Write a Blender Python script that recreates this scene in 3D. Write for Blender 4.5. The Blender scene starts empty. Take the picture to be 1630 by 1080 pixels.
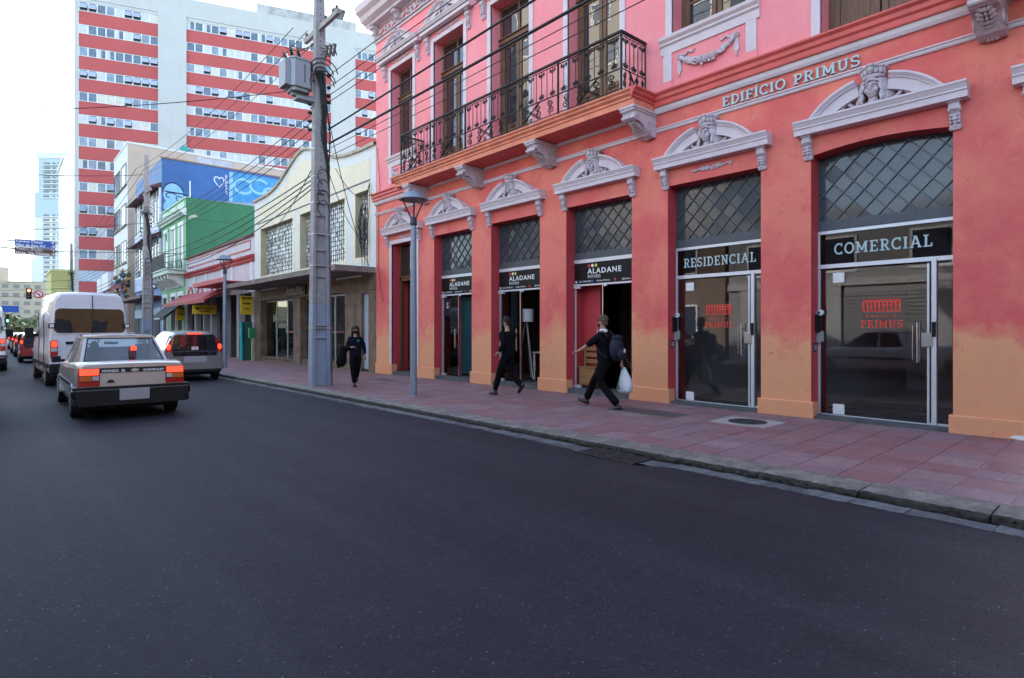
import bpy, math, random
from mathutils import Vector, Matrix
C = bpy.context.scene.collection
SC = bpy.context.scene
RND = random.Random(11)
pi = math.pi

# ------------------------------------------------------------------ camera
cam_d = bpy.data.cameras.new('camera'); cam = bpy.data.objects.new('camera', cam_d); C.objects.link(cam)
cam.location = (0, 0, 1.63)
cam.rotation_euler = (pi/2, 0, -math.atan(820/930))
cam_d.sensor_width = 36; cam_d.lens = 36*930/1630
cam_d.shift_y = -17/1630; cam_d.shift_x = 0
cam_d.clip_start = 0.05; cam_d.clip_end = 3000
SC.camera = cam
# ------------------------------------------------------------------ sky and sun
SUN_EL, SUN_AZ = math.radians(20), math.radians(50)      # azimuth from +Y towards +X
w = bpy.data.worlds.new('World'); SC.world = w; w.use_nodes = True
nt = w.node_tree; nt.nodes.clear()
sky = nt.nodes.new('ShaderNodeTexSky'); sky.sky_type = 'NISHITA'; sky.sun_disc = False
sky.sun_elevation = SUN_EL; sky.sun_rotation = SUN_AZ
sky.air_density = 1.0; sky.dust_density = 1.0; sky.ozone_density = 1.0
hs = nt.nodes.new('ShaderNodeHueSaturation'); hs.inputs['Saturation'].default_value = 0.88; hs.inputs['Value'].default_value = 1.0
bg = nt.nodes.new('ShaderNodeBackground'); bg.inputs['Strength'].default_value = 0.15
wo = nt.nodes.new('ShaderNodeOutputWorld')
nt.links.new(sky.outputs[0], hs.inputs['Color']); nt.links.new(hs.outputs[0], bg.inputs['Color']); nt.links.new(bg.outputs[0], wo.inputs[0])
sl = bpy.data.lights.new('sun', 'SUN'); sl.energy = 2.4; sl.angle = math.radians(0.8); sl.color = (1, .95, .89)
so = bpy.data.objects.new('sun', sl); C.objects.link(so)
sd = Vector((math.sin(SUN_AZ)*math.cos(SUN_EL), math.cos(SUN_AZ)*math.cos(SUN_EL), math.sin(SUN_EL)))
so.rotation_euler = (-sd).to_track_quat('-Z', 'Y').to_euler()
so.location = (40, 40, 60)
vs = SC.view_settings; vs.view_transform = 'Standard'; vs.look = 'None'; vs.gamma = 1; vs.use_curve_mapping = False
vs.exposure = 2.5
try:
    SC.cycles.max_bounces = 8; SC.cycles.transparent_max_bounces = 16; SC.cycles.caustics_reflective = False; SC.cycles.caustics_refractive = False
    SC.cycles.use_denoising = True
except Exception: pass

# ------------------------------------------------------------------ helpers
class MB:
    def __init__(s): s.v = []; s.f = []; s.m = []; s.s = []
    def add(s, vs, fs, mi=0, smooth=False):
        n = len(s.v); s.v += [tuple(p) for p in vs]
        for f in fs: s.f.append(tuple(i+n for i in f)); s.m.append(mi); s.s.append(smooth)
        return s
    def box(s, x0, x1, y0, y1, z0, z1, mi=0):
        v = [(x0,y0,z0),(x1,y0,z0),(x1,y1,z0),(x0,y1,z0),(x0,y0,z1),(x1,y0,z1),(x1,y1,z1),(x0,y1,z1)]
        return s.add(v, [(0,3,2,1),(4,5,6,7),(0,1,5,4),(1,2,6,5),(2,3,7,6),(3,0,4,7)], mi)
    def obox(s, p, q, w, h, up=(0,0,1), mi=0):
        """bar from p to q, width w (across), height h (along up)"""
        p, q, up = Vector(p), Vector(q), Vector(up); d = (q-p).normalized()
        a = d.cross(up)
        if a.length < 1e-4: a = d.cross(Vector((1,0,0)))
        a.normalize(); b = a.cross(d).normalized(); a = a*w/2; b = b*h/2
        v = [p-a-b, p+a-b, p+a+b, p-a+b, q-a-b, q+a-b, q+a+b, q-a+b]
        return s.add(v, [(0,1,2,3),(7,6,5,4),(0,4,5,1),(1,5,6,2),(2,6,7,3),(3,7,4,0)], mi)
    def prism(s, poly, axis, a, b, mi=0, smooth=False, side=None):
        """extrude polygon; axis 'x': poly in (y,z); 'y': (x,z); 'z': (x,y)"""
        def P(u, w_, t): return {'x': (t,u,w_), 'y': (u,t,w_), 'z': (u,w_,t)}[axis]
        n = len(poly)
        v = [P(u,w_,a) for u,w_ in poly] + [P(u,w_,b) for u,w_ in poly]
        s.add(v, [tuple(range(n))[::-1], tuple(range(n, 2*n))], mi)
        s.add(v, [(i,(i+1)%n,(i+1)%n+n,i+n) for i in range(n)], mi if side is None else side, smooth)
        return s
    def tube(s, pts, r, n=6, mi=0, closed=False, caps=True, rz=None):
        pts = [Vector(p) for p in pts]; k = len(pts); rs = r if isinstance(r, (list, tuple)) else [r]*k
        if k < 2: return s
        t0 = (pts[1]-pts[0]).normalized(); ref = Vector((0,0,1)) if abs(t0.z) < .9 else Vector((1,0,0))
        a = t0.cross(ref).normalized(); vs = []
        for i, p in enumerate(pts):
            t = (pts[(i+1) % k]-pts[i-1]) if closed else (pts[min(i+1,k-1)]-pts[max(i-1,0)])
            if t.length < 1e-9: t = t0
            t.normalize(); a = (a - t*a.dot(t))
            if a.length < 1e-6: a = t.orthogonal()
            a.normalize(); b = t.cross(a)
            for j in range(n):
                th = 2*pi*j/n; vs.append(p+a*math.cos(th)*rs[i]+b*math.sin(th)*rs[i]*(rz or 1))
        fs = []
        for i in range(k if closed else k-1):
            i2 = (i+1) % k
            for j in range(n): fs.append((i*n+j, i*n+(j+1)%n, i2*n+(j+1)%n, i2*n+j))
        s.add(vs, fs, mi, n > 4)
        if caps and not closed: s.add([vs[j] for j in range(n)], [tuple(range(n))[::-1]], mi); s.add([vs[(k-1)*n+j] for j in range(n)], [tuple(range(n))], mi)
        return s
    def lathe(s, prof, c=(0,0,0), n=16, mi=0, axis='z', smooth=True):
        vs = []
        for r, z in prof:
            for j in range(n):
                th = 2*pi*j/n; a, b = r*math.cos(th), r*math.sin(th)
                p = {'z': (a,b,z), 'y': (a,z,b), 'x': (z,a,b)}[axis]
                vs.append((c[0]+p[0], c[1]+p[1], c[2]+p[2]))
        k = len(prof)
        s.add(vs, [(i*n+j, i*n+(j+1)%n, (i+1)*n+(j+1)%n, (i+1)*n+j) for i in range(k-1) for j in range(n)], mi, smooth)
        s.add(vs[:n], [tuple(range(n))[::-1]], mi); s.add(vs[-n:], [tuple(range(n))], mi)
        return s
    def ball(s, c, r, n=8, m=5, mi=0, rot=None):
        r = (r,r,r) if not isinstance(r, (list,tuple)) else r
        vs = [(0,0,r[2])]
        for i in range(1, m):
            ph = pi*i/m
            for j in range(n):
                th = 2*pi*j/n; vs.append((r[0]*math.sin(ph)*math.cos(th), r[1]*math.sin(ph)*math.sin(th), r[2]*math.cos(ph)))
        vs.append((0,0,-r[2])); L = len(vs)-1
        fs = [(0,1+j,1+(j+1)%n) for j in range(n)]
        for i in range(m-2):
            for j in range(n): fs.append((1+i*n+j, 1+(i+1)*n+j, 1+(i+1)*n+(j+1)%n, 1+i*n+(j+1)%n))
        fs += [(1+(m-2)*n+j, L, 1+(m-2)*n+(j+1)%n) for j in range(n)]
        if rot: M = Matrix.Rotation(rot[0],3,'X') @ Matrix.Rotation(rot[1],3,'Y') @ Matrix.Rotation(rot[2],3,'Z'); vs = [M @ Vector(p) for p in vs]
        return s.add([(p[0]+c[0],p[1]+c[1],p[2]+c[2]) for p in vs], fs, mi, True)
    def quad(s, a, b, c, d, mi=0): return s.add([a,b,c,d], [(0,1,2,3)], mi)
    def map(s, fn): s.v = [tuple(fn(*p)) for p in s.v]; return s
    def mesh(s, name, mats):
        me = bpy.data.meshes.new(name); me.from_pydata(s.v, [], s.f)
        for m in (mats if isinstance(mats, (list,tuple)) else [mats]): me.materials.append(m)
        me.polygons.foreach_set('material_index', s.m); me.polygons.foreach_set('use_smooth', s.s)
        me.update(); return me

WL = {}
def tag(o, label=None, cat=None, group=None, kind=None):
    if label: o['label'] = label
    if cat: o['category'] = cat
    if group: o['group'] = group
    if kind: o['kind'] = kind
    return o
def link(name, data, parent=None, loc=(0,0,0), rot=None):
    o = bpy.data.objects.new(name, data); C.objects.link(o)
    loc = Vector(loc)
    if parent is not None:
        o.parent = parent; o.location = loc - WL[parent.name]
    else: o.location = loc
    if rot: o.rotation_euler = rot
    WL[o.name] = loc; return o
def thing(name, label, cat, loc=(0,0,0), group=None):
    o = link(name, None, None, loc); o.empty_display_size = .3
    return tag(o, label, cat, group)
def part(name, mb, mats, parent=None, loc=(0,0,0), rot=None, kind=None, label=None, sharp=None, bevel=0):
    me = mb.mesh(name, mats) if isinstance(mb, MB) else mb
    if sharp:
        me.polygons.foreach_set('use_smooth', [True]*len(me.polygons)); me.set_sharp_from_angle(angle=math.radians(sharp))
    o = link(name, me, parent, loc, rot)
    if bevel:
        b = o.modifiers.new('bevel', 'BEVEL'); b.width = bevel; b.segments = 2; b.limit_method = 'ANGLE'; b.angle_limit = math.radians(40)
    if kind: o['kind'] = kind
    if label: o['label'] = label
    return o
def copy_tree(o, parent=None):
    c = o.copy(); C.objects.link(c)
    if parent is not None:
        c.parent = parent; c.matrix_parent_inverse = o.matrix_parent_inverse.copy()
    WL[c.name] = WL.get(o.name, Vector((0,0,0))).copy()
    for ch in list(o.children): copy_tree(ch, c)
    return c
def place(o, loc, rz=0, label=None, group=None):
    o.location = loc; o.rotation_euler = (0,0,rz); WL[o.name] = Vector(loc)
    if label: o['label'] = label
    if group: o['group'] = group
    return o
def pz(x, y): return gz(y)+.13-max(0, 10.36-x)*.0135
def gz(y): return -0.0065*y if y < 160 else -1.04 + (y-160)*0.02
def sag(p, q, d, n=14):
    p, q = Vector(p), Vector(q)
    return [p.lerp(q, i/n) - Vector((0,0,d*4*(i/n)*(1-i/n))) for i in range(n+1)]

# ------------------------------------------------------------------ materials
def new_mat(name):
    m = bpy.data.materials.new(name); m.use_nodes = True; t = m.node_tree; t.nodes.clear()
    o = t.nodes.new('ShaderNodeOutputMaterial'); return m, t, o
def nd(t, typ, **kw):
    n = t.nodes.new(typ)
    for k, v in kw.items():
        if k in n.inputs.keys(): n.inputs[k].default_value = v
        else: setattr(n, k, v)
    return n
def pos(t, scale=(1,1,1)):
    g = t.nodes.new('ShaderNodeNewGeometry')
    if scale == (1,1,1): return g.outputs['Position']
    v = nd(t, 'ShaderNodeVectorMath', operation='MULTIPLY'); v.inputs[1].default_value = scale
    t.links.new(g.outputs['Position'], v.inputs[0]); return v.outputs[0]
def noise(t, scale, detail=4, rough=.55, vec=None, st=(1,1,1)):
    n = nd(t, 'ShaderNodeTexNoise', Scale=scale, Detail=detail, Roughness=rough)
    t.links.new(vec or pos(t, st), n.inputs['Vector']); return n.outputs['Fac']
def ramp(t, fac, stops):
    r = t.nodes.new('ShaderNodeValToRGB'); cr = r.color_ramp
    while len(cr.elements) < len(stops): cr.elements.new(.5)
    for e, (p, c) in zip(cr.elements, stops):
        e.position = p; e.color = (c,c,c,1) if isinstance(c, (int,float)) else (*c,1)
    t.links.new(fac, r.inputs[0]); return r.outputs[0]
def mixc(t, fac, a, b, typ='MIX'):
    m = nd(t, 'ShaderNodeMix', data_type='RGBA', blend_type=typ)
    for sock, v in ((m.inputs[0], fac), (m.inputs[6], a), (m.inputs[7], b)):
        if isinstance(v, (int,float)): sock.default_value = v
        elif isinstance(v, tuple): sock.default_value = (*v,1)
        else: t.links.new(v, sock)
    return m.outputs[2]
def bump(t, h, strength=.3, dist=.02, prev=None):
    b = nd(t, 'ShaderNodeBump', Strength=strength, Distance=dist); t.links.new(h, b.inputs['Height'])
    if prev: t.links.new(prev, b.inputs['Normal'])
    return b.outputs[0]
def principled(t, o, color, rough=.6, metal=0, spec=.5, normal=None, emit=None, es=0, coat=0):
    p = t.nodes.new('ShaderNodeBsdfPrincipled')
    for k, v in (('Base Color', color), ('Roughness', rough), ('Metallic', metal), ('Specular IOR Level', spec), ('Coat Weight', coat)):
        if isinstance(v, tuple): p.inputs[k].default_value = (*v,1)
        elif isinstance(v, (int,float)): p.inputs[k].default_value = v
        else: t.links.new(v, p.inputs[k])
    if normal: t.links.new(normal, p.inputs['Normal'])
    if emit: p.inputs['Emission Color'].default_value = (*emit,1); p.inputs['Emission Strength'].default_value = es
    t.links.new(p.outputs[0], o.inputs[0]); return p
MATS = {}
def mat(name, col, rough=.65, metal=0, var=.12, vs_=2.5, bmp=.0, bs=60, spec=.4, emit=None, es=0, coat=0, st=(1,1,1), dirt=0):
    if name in MATS: return MATS[name]
    m, t, o = new_mat(name)
    c = tuple(col)
    if var:
        f = ramp(t, noise(t, vs_, 5, .6, st=st), [(.3, 0.0), (.7, 1.0)])
        lo = tuple(max(0, x*(1-var)) for x in c); hi = tuple(min(1, x*(1+var)) for x in c)
        c = mixc(t, f, lo, hi)
    if dirt:
        f = ramp(t, noise(t, 1.3, 6, .7, st=(1,1,.35)), [(.5, 0.0), (.75, dirt)])
        c = mixc(t, f, c, (.09,.08,.07))
    nrm = bump(t, noise(t, bs, 4), bmp, .01) if bmp else None
    principled(t, o, c, rough, metal, spec, nrm, emit, es, coat)
    MATS[name] = m; return m
def glass(name, tint=(.9,.92,.93), ior=1.5, rough=0.0, extra=0.0):
    if name in MATS: return MATS[name]
    m, t, o = new_mat(name)
    tr = nd(t, 'ShaderNodeBsdfTransparent', Color=(*tint,1)); gl = nd(t, 'ShaderNodeBsdfGlossy', Color=(1,1,1,1), Roughness=rough)
    fr = nd(t, 'ShaderNodeFresnel', IOR=ior)
    ad = nd(t, 'ShaderNodeMath', operation='ADD'); ad.inputs[1].default_value = extra; t.links.new(fr.outputs[0], ad.inputs[0])
    mx = nd(t, 'ShaderNodeMixShader'); t.links.new(ad.outputs[0], mx.inputs[0]); t.links.new(tr.outputs[0], mx.inputs[1]); t.links.new(gl.outputs[0], mx.inputs[2])
    t.links.new(mx.outputs[0], o.inputs[0]); MATS[name] = m; return m

def facade_mat(name, upper):
    """old lime paint, in two coats, worn to ochre near the pavement"""
    m, t, o = new_mat(name)
    big = noise(t, .9, 6, .62); fine = noise(t, 5, 6, .65)
    if upper:
        c = mixc(t, ramp(t, big, [(.3,0.0),(.7,1.0)]), (.82,.225,.262), (.87,.285,.315))
        c = mixc(t, ramp(t, noise(t, 2.2, 6, .7, st=(1,1,.3)), [(.52,0.0),(.8,.35)]), c, (.88,.37,.38))
    else:
        c = mixc(t, ramp(t, big, [(.40,0.0),(.60,1.0)]), (.68,.115,.11), (.76,.19,.14))
        c = mixc(t, ramp(t, noise(t, 3.2, 7, .7), [(.60,0.0),(.72,.45)]), c, (.76,.27,.18))
        c = mixc(t, ramp(t, noise(t, 4.4, 8, .75, vec=None, st=(1,1,1.3)), [(.585,0.0),(.60,.42)]), c, (.60,.085,.095))
        c = mixc(t, ramp(t, noise(t, 7.5, 8, .8), [(.655,0.0),(.668,.5)]), c, (.78,.42,.32))
        c = mixc(t, ramp(t, noise(t, 1.5, 6, .7, st=(1,1.6,.22)), [(.54,0.0),(.74,.30)]), c, (.44,.075,.075))
        g = t.nodes.new('ShaderNodeNewGeometry'); sp = t.nodes.new('ShaderNodeSeparateXYZ'); t.links.new(g.outputs['Position'], sp.inputs[0])
        n2 = noise(t, 1.25, 7, .66); a = nd(t, 'ShaderNodeMath', operation='MULTIPLY_ADD'); a.inputs[1].default_value = -2.6; t.links.new(n2, a.inputs[0]); t.links.new(sp.outputs['Z'], a.inputs[2])
        f = ramp(t, a.outputs[0], [(.0,.9),(.02,.85),(.12,.6),(.50,0.0)])   # faded ochre band
        f2 = mixc(t, ramp(t, noise(t, 9, 8, .75), [(.62,0.0),(.65,1.0)]), f, (0,0,0))
        c = mixc(t, f2, c, (.73,.345,.175))
    c = mixc(t, ramp(t, fine, [(.3,.10),(.7,0.0)]), c, (.45,.12,.10))
    nrm = bump(t, noise(t, 26, 6, .6), .16, .012); nrm = bump(t, noise(t, 2.3, 4, .6), .22, .03, nrm)
    principled(t, o, c, .62, 0, .32, nrm); return m
M_UP = facade_mat('pink_paint', True); M_LOW = facade_mat('coral_paint', False)
M_REV = mat('red_reveal_bounce_tint', (.52,.055,.065), .5, var=.12, vs_=1.6, bmp=.08, bs=20)  # unfaded reveal paint, with the red interreflection put into its colour
M_RED = mat('red_moulding_paint', (.62,.105,.095), .5, var=.15, vs_=3, bmp=.1, bs=25)
M_TRIM = mat('lilac_white_trim', (.61,.51,.555), .55, var=.07, vs_=4, bmp=.1, bs=45)
M_STUC = mat('lilac_stucco_ornament', (.51,.42,.465), .6, var=.16, vs_=9, bmp=.25, bs=60)
M_WOOD = mat('brown_door_wood', (.13,.065,.035), .45, var=.3, vs_=6, bmp=.1, bs=40, st=(6,6,.6))
M_IRON = mat('black_wrought_iron', (.012,.012,.015), .5, .3, var=.2, vs_=20)
M_STEEL = mat('grey_steel_frame', (.075,.085,.10), .5, .2, var=.15, vs_=5, dirt=.2)
M_ALU = mat('white_aluminium', (.62,.64,.68), .35, .3, var=.06)
M_CHROME = mat('chrome', (.75,.76,.78), .15, 1, var=0)
M_BLACK = mat('black_panel', (.008,.008,.009), .5, var=.1, spec=.2)
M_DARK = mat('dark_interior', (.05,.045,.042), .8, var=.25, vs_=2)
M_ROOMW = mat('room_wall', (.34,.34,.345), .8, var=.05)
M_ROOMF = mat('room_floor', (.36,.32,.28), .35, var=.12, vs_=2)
M_WHITE = mat('white_paint', (.75,.75,.76), .5, var=.04)
M_GLASS = glass('clear_door_glass', (.93,.95,.96), 1.5, 0, .0)
M_LET = mat('pale_blue_lettering', (.42,.55,.58), .45, var=.03)
M_RUB = mat('tyre_rubber', (.012,.012,.013), .75, var=.2, vs_=30)
def pane_mat(name, base, ior=1.7, rough=.03, var=.2):
    m, t, o = new_mat(name); MATS[name] = m
    d = mixc(t, ramp(t, noise(t, 1.5, 3), [(.35,0.0),(.65,1.0)]), tuple(x*(1-var) for x in base), tuple(x*(1+var) for x in base))
    df = nd(t, 'ShaderNodeBsdfDiffuse'); t.links.new(d, df.inputs[0])
    gl = nd(t, 'ShaderNodeBsdfGlossy', Roughness=rough); fr = nd(t, 'ShaderNodeFresnel', IOR=ior)
    nb = bump(t, noise(t, 2.5, 2), .02, .05); t.links.new(nb, gl.inputs['Normal'])
    mx = nd(t, 'ShaderNodeMixShader'); t.links.new(fr.outputs[0], mx.inputs[0]); t.links.new(df.outputs[0], mx.inputs[1]); t.links.new(gl.outputs[0], mx.inputs[2])
    t.links.new(mx.outputs[0], o.inputs[0]); return m
P_LEAD = pane_mat('leaded_pane', (.055,.058,.068), 1.58, .10)
P_UPWIN = pane_mat('upper_window_pane', (.02,.02,.022), 2.3, .01)
P_FAR = [pane_mat('far_pane_blue', (.10,.14,.20), 1.6), pane_mat('far_pane_dark', (.05,.06,.085), 1.6), mat('far_curtain_pale', (.55,.57,.60), .6), mat('far_curtain_cream', (.62,.58,.52), .6), pane_mat('far_pane_mid', (.22,.28,.36), 1.5)]
P_CAR = glass('car_glass', (.66,.76,.82), 1.5, 0, .03)
P_CARDARK = pane_mat('tinted_car_glass', (.012,.014,.018), 1.6, .01)

# ------------------------------------------------------------------ text
def text_mb(s, size, depth, font=None, align='CENTER', sx=1.0, bold=0, shear=0, space=1.0):
    cu = bpy.data.curves.new('lettering', 'FONT'); cu.body = s; cu.size = size; cu.extrude = depth/2; cu.align_x = align; cu.resolution_u = 2
    if bold: cu.offset = bold
    cu.space_character = space
    if shear: cu.shear = shear
    ob = bpy.data.objects.new('lettering_tmp', cu); C.objects.link(ob)
    me = bpy.data.meshes.new_from_object(ob)
    b = MB(); b.add([(v.co.x*sx, v.co.y, v.co.z) for v in me.vertices], [tuple(p.vertices) for p in me.polygons])
    bpy.data.objects.remove(ob); bpy.data.curves.remove(cu); bpy.data.meshes.remove(me); return b
def on_facade(b, x, y, z):      # text plane facing -X
    return b.map(lambda a, c, d: (x-d, y-a, z+c))
def on_front(b, x, y, z):       # text plane facing -Y (towards camera along street)
    return b.map(lambda a, c, d: (x+a, y-d, z+c))
def arc(cx, cy, rx, ry, a0, a1, n=10):
    return [(cx+rx*math.cos(math.radians(a0+(a1-a0)*i/n)), cy+ry*math.sin(math.radians(a0+(a1-a0)*i/n))) for i in range(n+1)]
# slab-serif glyphs: width, list of (points, stroke width)
T = .17; SF = .10
def _s(x, y, w=.34): return ([(x-w/2, y), (x+w/2, y)], SF)      # serif bar
GL = {
 'I': (.40, [([(.2,0),(.2,1)],T), _s(.2,.05), _s(.2,.95)]),
 'E': (.76, [([(.2,0),(.2,1)],T), ([(.02,.05),(.70,.05)],SF), ([(.02,.95),(.68,.95)],SF), ([(.2,.5),(.52,.5)],SF), ([(.66,0),(.66,.27)],SF), ([(.64,.75),(.64,1)],SF), ([(.5,.4),(.5,.6)],.08)]),
 'F': (.70, [([(.2,0),(.2,1)],T), _s(.2,.05,.38), ([(.02,.95),(.66,.95)],SF), ([(.2,.5),(.50,.5)],SF), ([(.62,.72),(.62,1)],SF), ([(.48,.4),(.48,.6)],.08)]),
 'D': (.82, [([(.2,0),(.2,1)],T), ([(.02,.05),(.36,.05)]+arc(.36,.5,.35,.45,-90,90,10)+[(.02,.95)],.13)]),
 'C': (.80, [(arc(.44,.5,.36,.45,55,305,16),.14), ([(.68,.7),(.68,1)],SF), ([(.68,.0),(.68,.24)],SF)]),
 'O': (.88, [(arc(.44,.5,.36,.45,0,360,22),.14)]),
 'P': (.74, [([(.2,0),(.2,1)],T), _s(.2,.05,.4), ([(.02,.95),(.36,.95)]+arc(.38,.70,.27,.25,90,-90,8)+[(.2,.45)],.12)]),
 'R': (.82, [([(.2,0),(.2,1)],T), _s(.2,.05,.4), ([(.02,.95),(.36,.95)]+arc(.38,.72,.26,.23,90,-90,8)+[(.2,.49)],.12), ([(.42,.5),(.66,.05)],.14), ([(.56,.05),(.82,.05)],SF)]),
 'M': (1.08, [([(.2,0),(.2,1)],.14), ([(.88,0),(.88,1)],T), ([(.2,.98),(.54,.2)],.14), ([(.54,.2),(.88,.98)],.14), _s(.2,.05,.34), _s(.88,.05,.34), ([(.02,.95),(.26,.95)],SF), ([(.82,.95),(1.06,.95)],SF)]),
 'N': (.90, [([(.2,0),(.2,1)],.13), ([(.7,0),(.7,1)],.13), ([(.18,.98),(.72,.03)],.15), _s(.2,.05,.34), _s(.7,.95,.34), ([(.02,.95),(.24,.95)],SF)]),
 'U': (.88, [([(.2,1),(.2,.38)]+arc(.44,.36,.24,.30,180,360,10)+[(.68,1)],.14), _s(.2,.95,.34), _s(.68,.95,.34)]),
 'S': (.70, [(arc(.35,.73,.26,.22,30,270,12)+arc(.35,.27,.27,.22,90,-150,12),.13), ([(.58,.72),(.58,1)],.08), ([(.1,.0),(.1,.28)],.08)]),
 'A': (.94, [([(.16,.03),(.45,.98)],.13), ([(.78,.03),(.49,.98)],.15), ([(.26,.34),(.70,.34)],SF), _s(.16,.05,.3), _s(.78,.05,.3), ([(.32,.95),(.5,.95)],SF)]),
 'L': (.70, [([(.2,0),(.2,1)],T), ([(.02,.05),(.66,.05)],SF), _s(.2,.95,.38), ([(.62,0),(.62,.30)],SF)]),
}
GL['Í'] = (GL['I'][0], GL['I'][1]+[([(.16,1.08),(.34,1.26)],.10)])
def strip(b, pts, w, d0, d1, mi=0):
    n = len(pts); L = []; Rr = []
    for i, (x, y) in enumerate(pts):
        x0, y0 = pts[max(i-1,0)]; x1, y1 = pts[min(i+1,n-1)]
        if i == n-1 and abs(pts[0][0]-x) < 1e-6 and abs(pts[0][1]-y) < 1e-6: x1, y1 = pts[1]
        if i == 0 and abs(pts[-1][0]-x) < 1e-6 and abs(pts[-1][1]-y) < 1e-6: x0, y0 = pts[-2]
        dx, dy = x1-x0, y1-y0; l = math.hypot(dx, dy) or 1; nx, ny = -dy/l*w/2, dx/l*w/2
        L.append((x+nx, y+ny)); Rr.append((x-nx, y-ny))
    for i in range(n-1):
        a, bb, c, d = L[i], Rr[i], Rr[i+1], L[i+1]
        v = [(p[0],p[1],d0) for p in (a,bb,c,d)] + [(p[0],p[1],d1) for p in (a,bb,c,d)]
        fs = [(0,3,2,1),(4,5,6,7),(1,2,6,5),(3,0,4,7)]
        if i == 0: fs.append((0,1,5,4))
        if i == n-2: fs.append((2,3,7,6))
        b.add(v, fs, mi)
def slab_letters(s, h, depth, gap=.10, sx=1.0):
    """list of (char, MB, x offset) and total width; each glyph in its own mesh"""
    out = []; x = 0
    for ch in s:
        if ch == ' ': x += .55*h*sx; continue
        wd, st = GL[ch]; b = MB()
        for k, (pts, sw) in enumerate(st):
            strip(b, [(px*h*sx, py*h) for px, py in pts], sw*h, 0.0, depth+k*.0007)
        out.append((ch, b, x)); x += (wd+gap)*h*sx
    return out, x-gap*h*sx
# ================================================================== GROUND, ROAD, PAVEMENT
def terrain_z(x, y):
    z = gz(y)-0.35 if y < 170 else -1.5
    if y > 170:
        u = min(1, max(0, (y-230)/420)); z += 26*u*u*(3-2*u) + .9*math.sin(x*.02+y*.013)*min(1, (y-170)/200)
    return z
xs = [-1500,-700,-300,-120,-60,-30,-15,0,15,30,60,90,140,220,400,800,1500]; ys = [-1500,-500,-150,-60,0,60,110,160,170,200,240,280,320,370,430,500,600,750,950,1300,1900]
g = MB(); g.add([(x,y,terrain_z(x,y)) for y in ys for x in xs], [(j*len(xs)+i, j*len(xs)+i+1, (j+1)*len(xs)+i+1, (j+1)*len(xs)+i) for j in range(len(ys)-1) for i in range(len(xs)-1)], 0, True)
part('ground', g, mat('hill_earth', (.13,.13,.075), .9, var=.4, vs_=.05), kind='structure')

def asphalt():
    m, t, o = new_mat('asphalt')
    big = noise(t, .35, 5, .6); streak = noise(t, 1.0, 4, .6, st=(1.6,.06,1)); fine = noise(t, 60, 4, .85); mid = noise(t, 24, 5, .8)
    c = mixc(t, ramp(t, big, [(.3,0.0),(.7,1.0)]), (.0175,.017,.0265), (.0265,.0255,.038))
    c = mixc(t, ramp(t, streak, [(.45,0.0),(.68,.8)]), c, (.038,.038,.050))
    c = mixc(t, ramp(t, noise(t, 2.2, 6, .75), [(.50,0.0),(.72,.7)]), c, (.012,.0115,.018))
    c = mixc(t, ramp(t, fine, [(.36,.9),(.55,0.0)]), c, (.007,.007,.010))
    c = mixc(t, ramp(t, mid, [(.55,0.0),(.72,.6)]), c, (.066,.065,.078))
    v = nd(t, 'ShaderNodeTexVoronoi', Scale=25.0); t.links.new(pos(t), v.inputs['Vector'])
    spk = mixc(t, ramp(t, noise(t, 11, 2), [(.50,0.0),(.60,1.0)]), (0,0,0), ramp(t, v.outputs['Distance'], [(.07,.9),(.15,0.0)]))
    c = mixc(t, spk, c, (.21,.21,.235))
    v2 = nd(t, 'ShaderNodeTexVoronoi', Scale=1.3); t.links.new(pos(t), v2.inputs['Vector'])
    c = mixc(t, ramp(t, v2.outputs['Distance'], [(.03,.7),(.06,0.0)]), c, (.007,.006,.010))
    ve = nd(t, 'ShaderNodeTexVoronoi', Scale=.33, feature='DISTANCE_TO_EDGE'); w_ = nd(t, 'ShaderNodeVectorMath', operation='ADD'); nz = nd(t, 'ShaderNodeTexNoise', Scale=2.5, Detail=5.0); t.links.new(pos(t), nz.inputs['Vector']); t.links.new(pos(t), w_.inputs[0]); t.links.new(nz.outputs['Color'], w_.inputs[1]); t.links.new(w_.outputs[0], ve.inputs['Vector'])
    c = mixc(t, mixc(t, ramp(t, noise(t, .6, 3), [(.5,0.0),(.6,.8)]), (0,0,0), ramp(t, ve.outputs['Distance'], [(.0015,1.0),(.004,0.0)])), c, (.006,.006,.008))
    n = bump(t, mid, .5, .02); n = bump(t, fine, .5, .012, n)
    principled(t, o, c, .72, 0, .22, n); return m
M_ASPH = asphalt()
r = MB(); yy = [-14+i*2.0 for i in range(92)]; ry_ = [-14+i*.3 for i in range(200)]+[46+i*2 for i in range(60)]; rj = random.Random(2)
r.add([p for y in ry_ for p in ((-3.2,y,gz(y)+.004),(5.6,y,gz(y)+.004),((5.97+rj.uniform(-.04,.04)+.03*math.sin(y*.9)) if not 4.2 < y < 5.5 else 5.78,y,gz(y)+.005))], [f for i in range(len(ry_)-1) for f in ((3*i,3*i+1,3*i+4,3*i+3),(3*i+1,3*i+2,3*i+5,3*i+4))])
part('road', r, M_ASPH, kind='structure')
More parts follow.
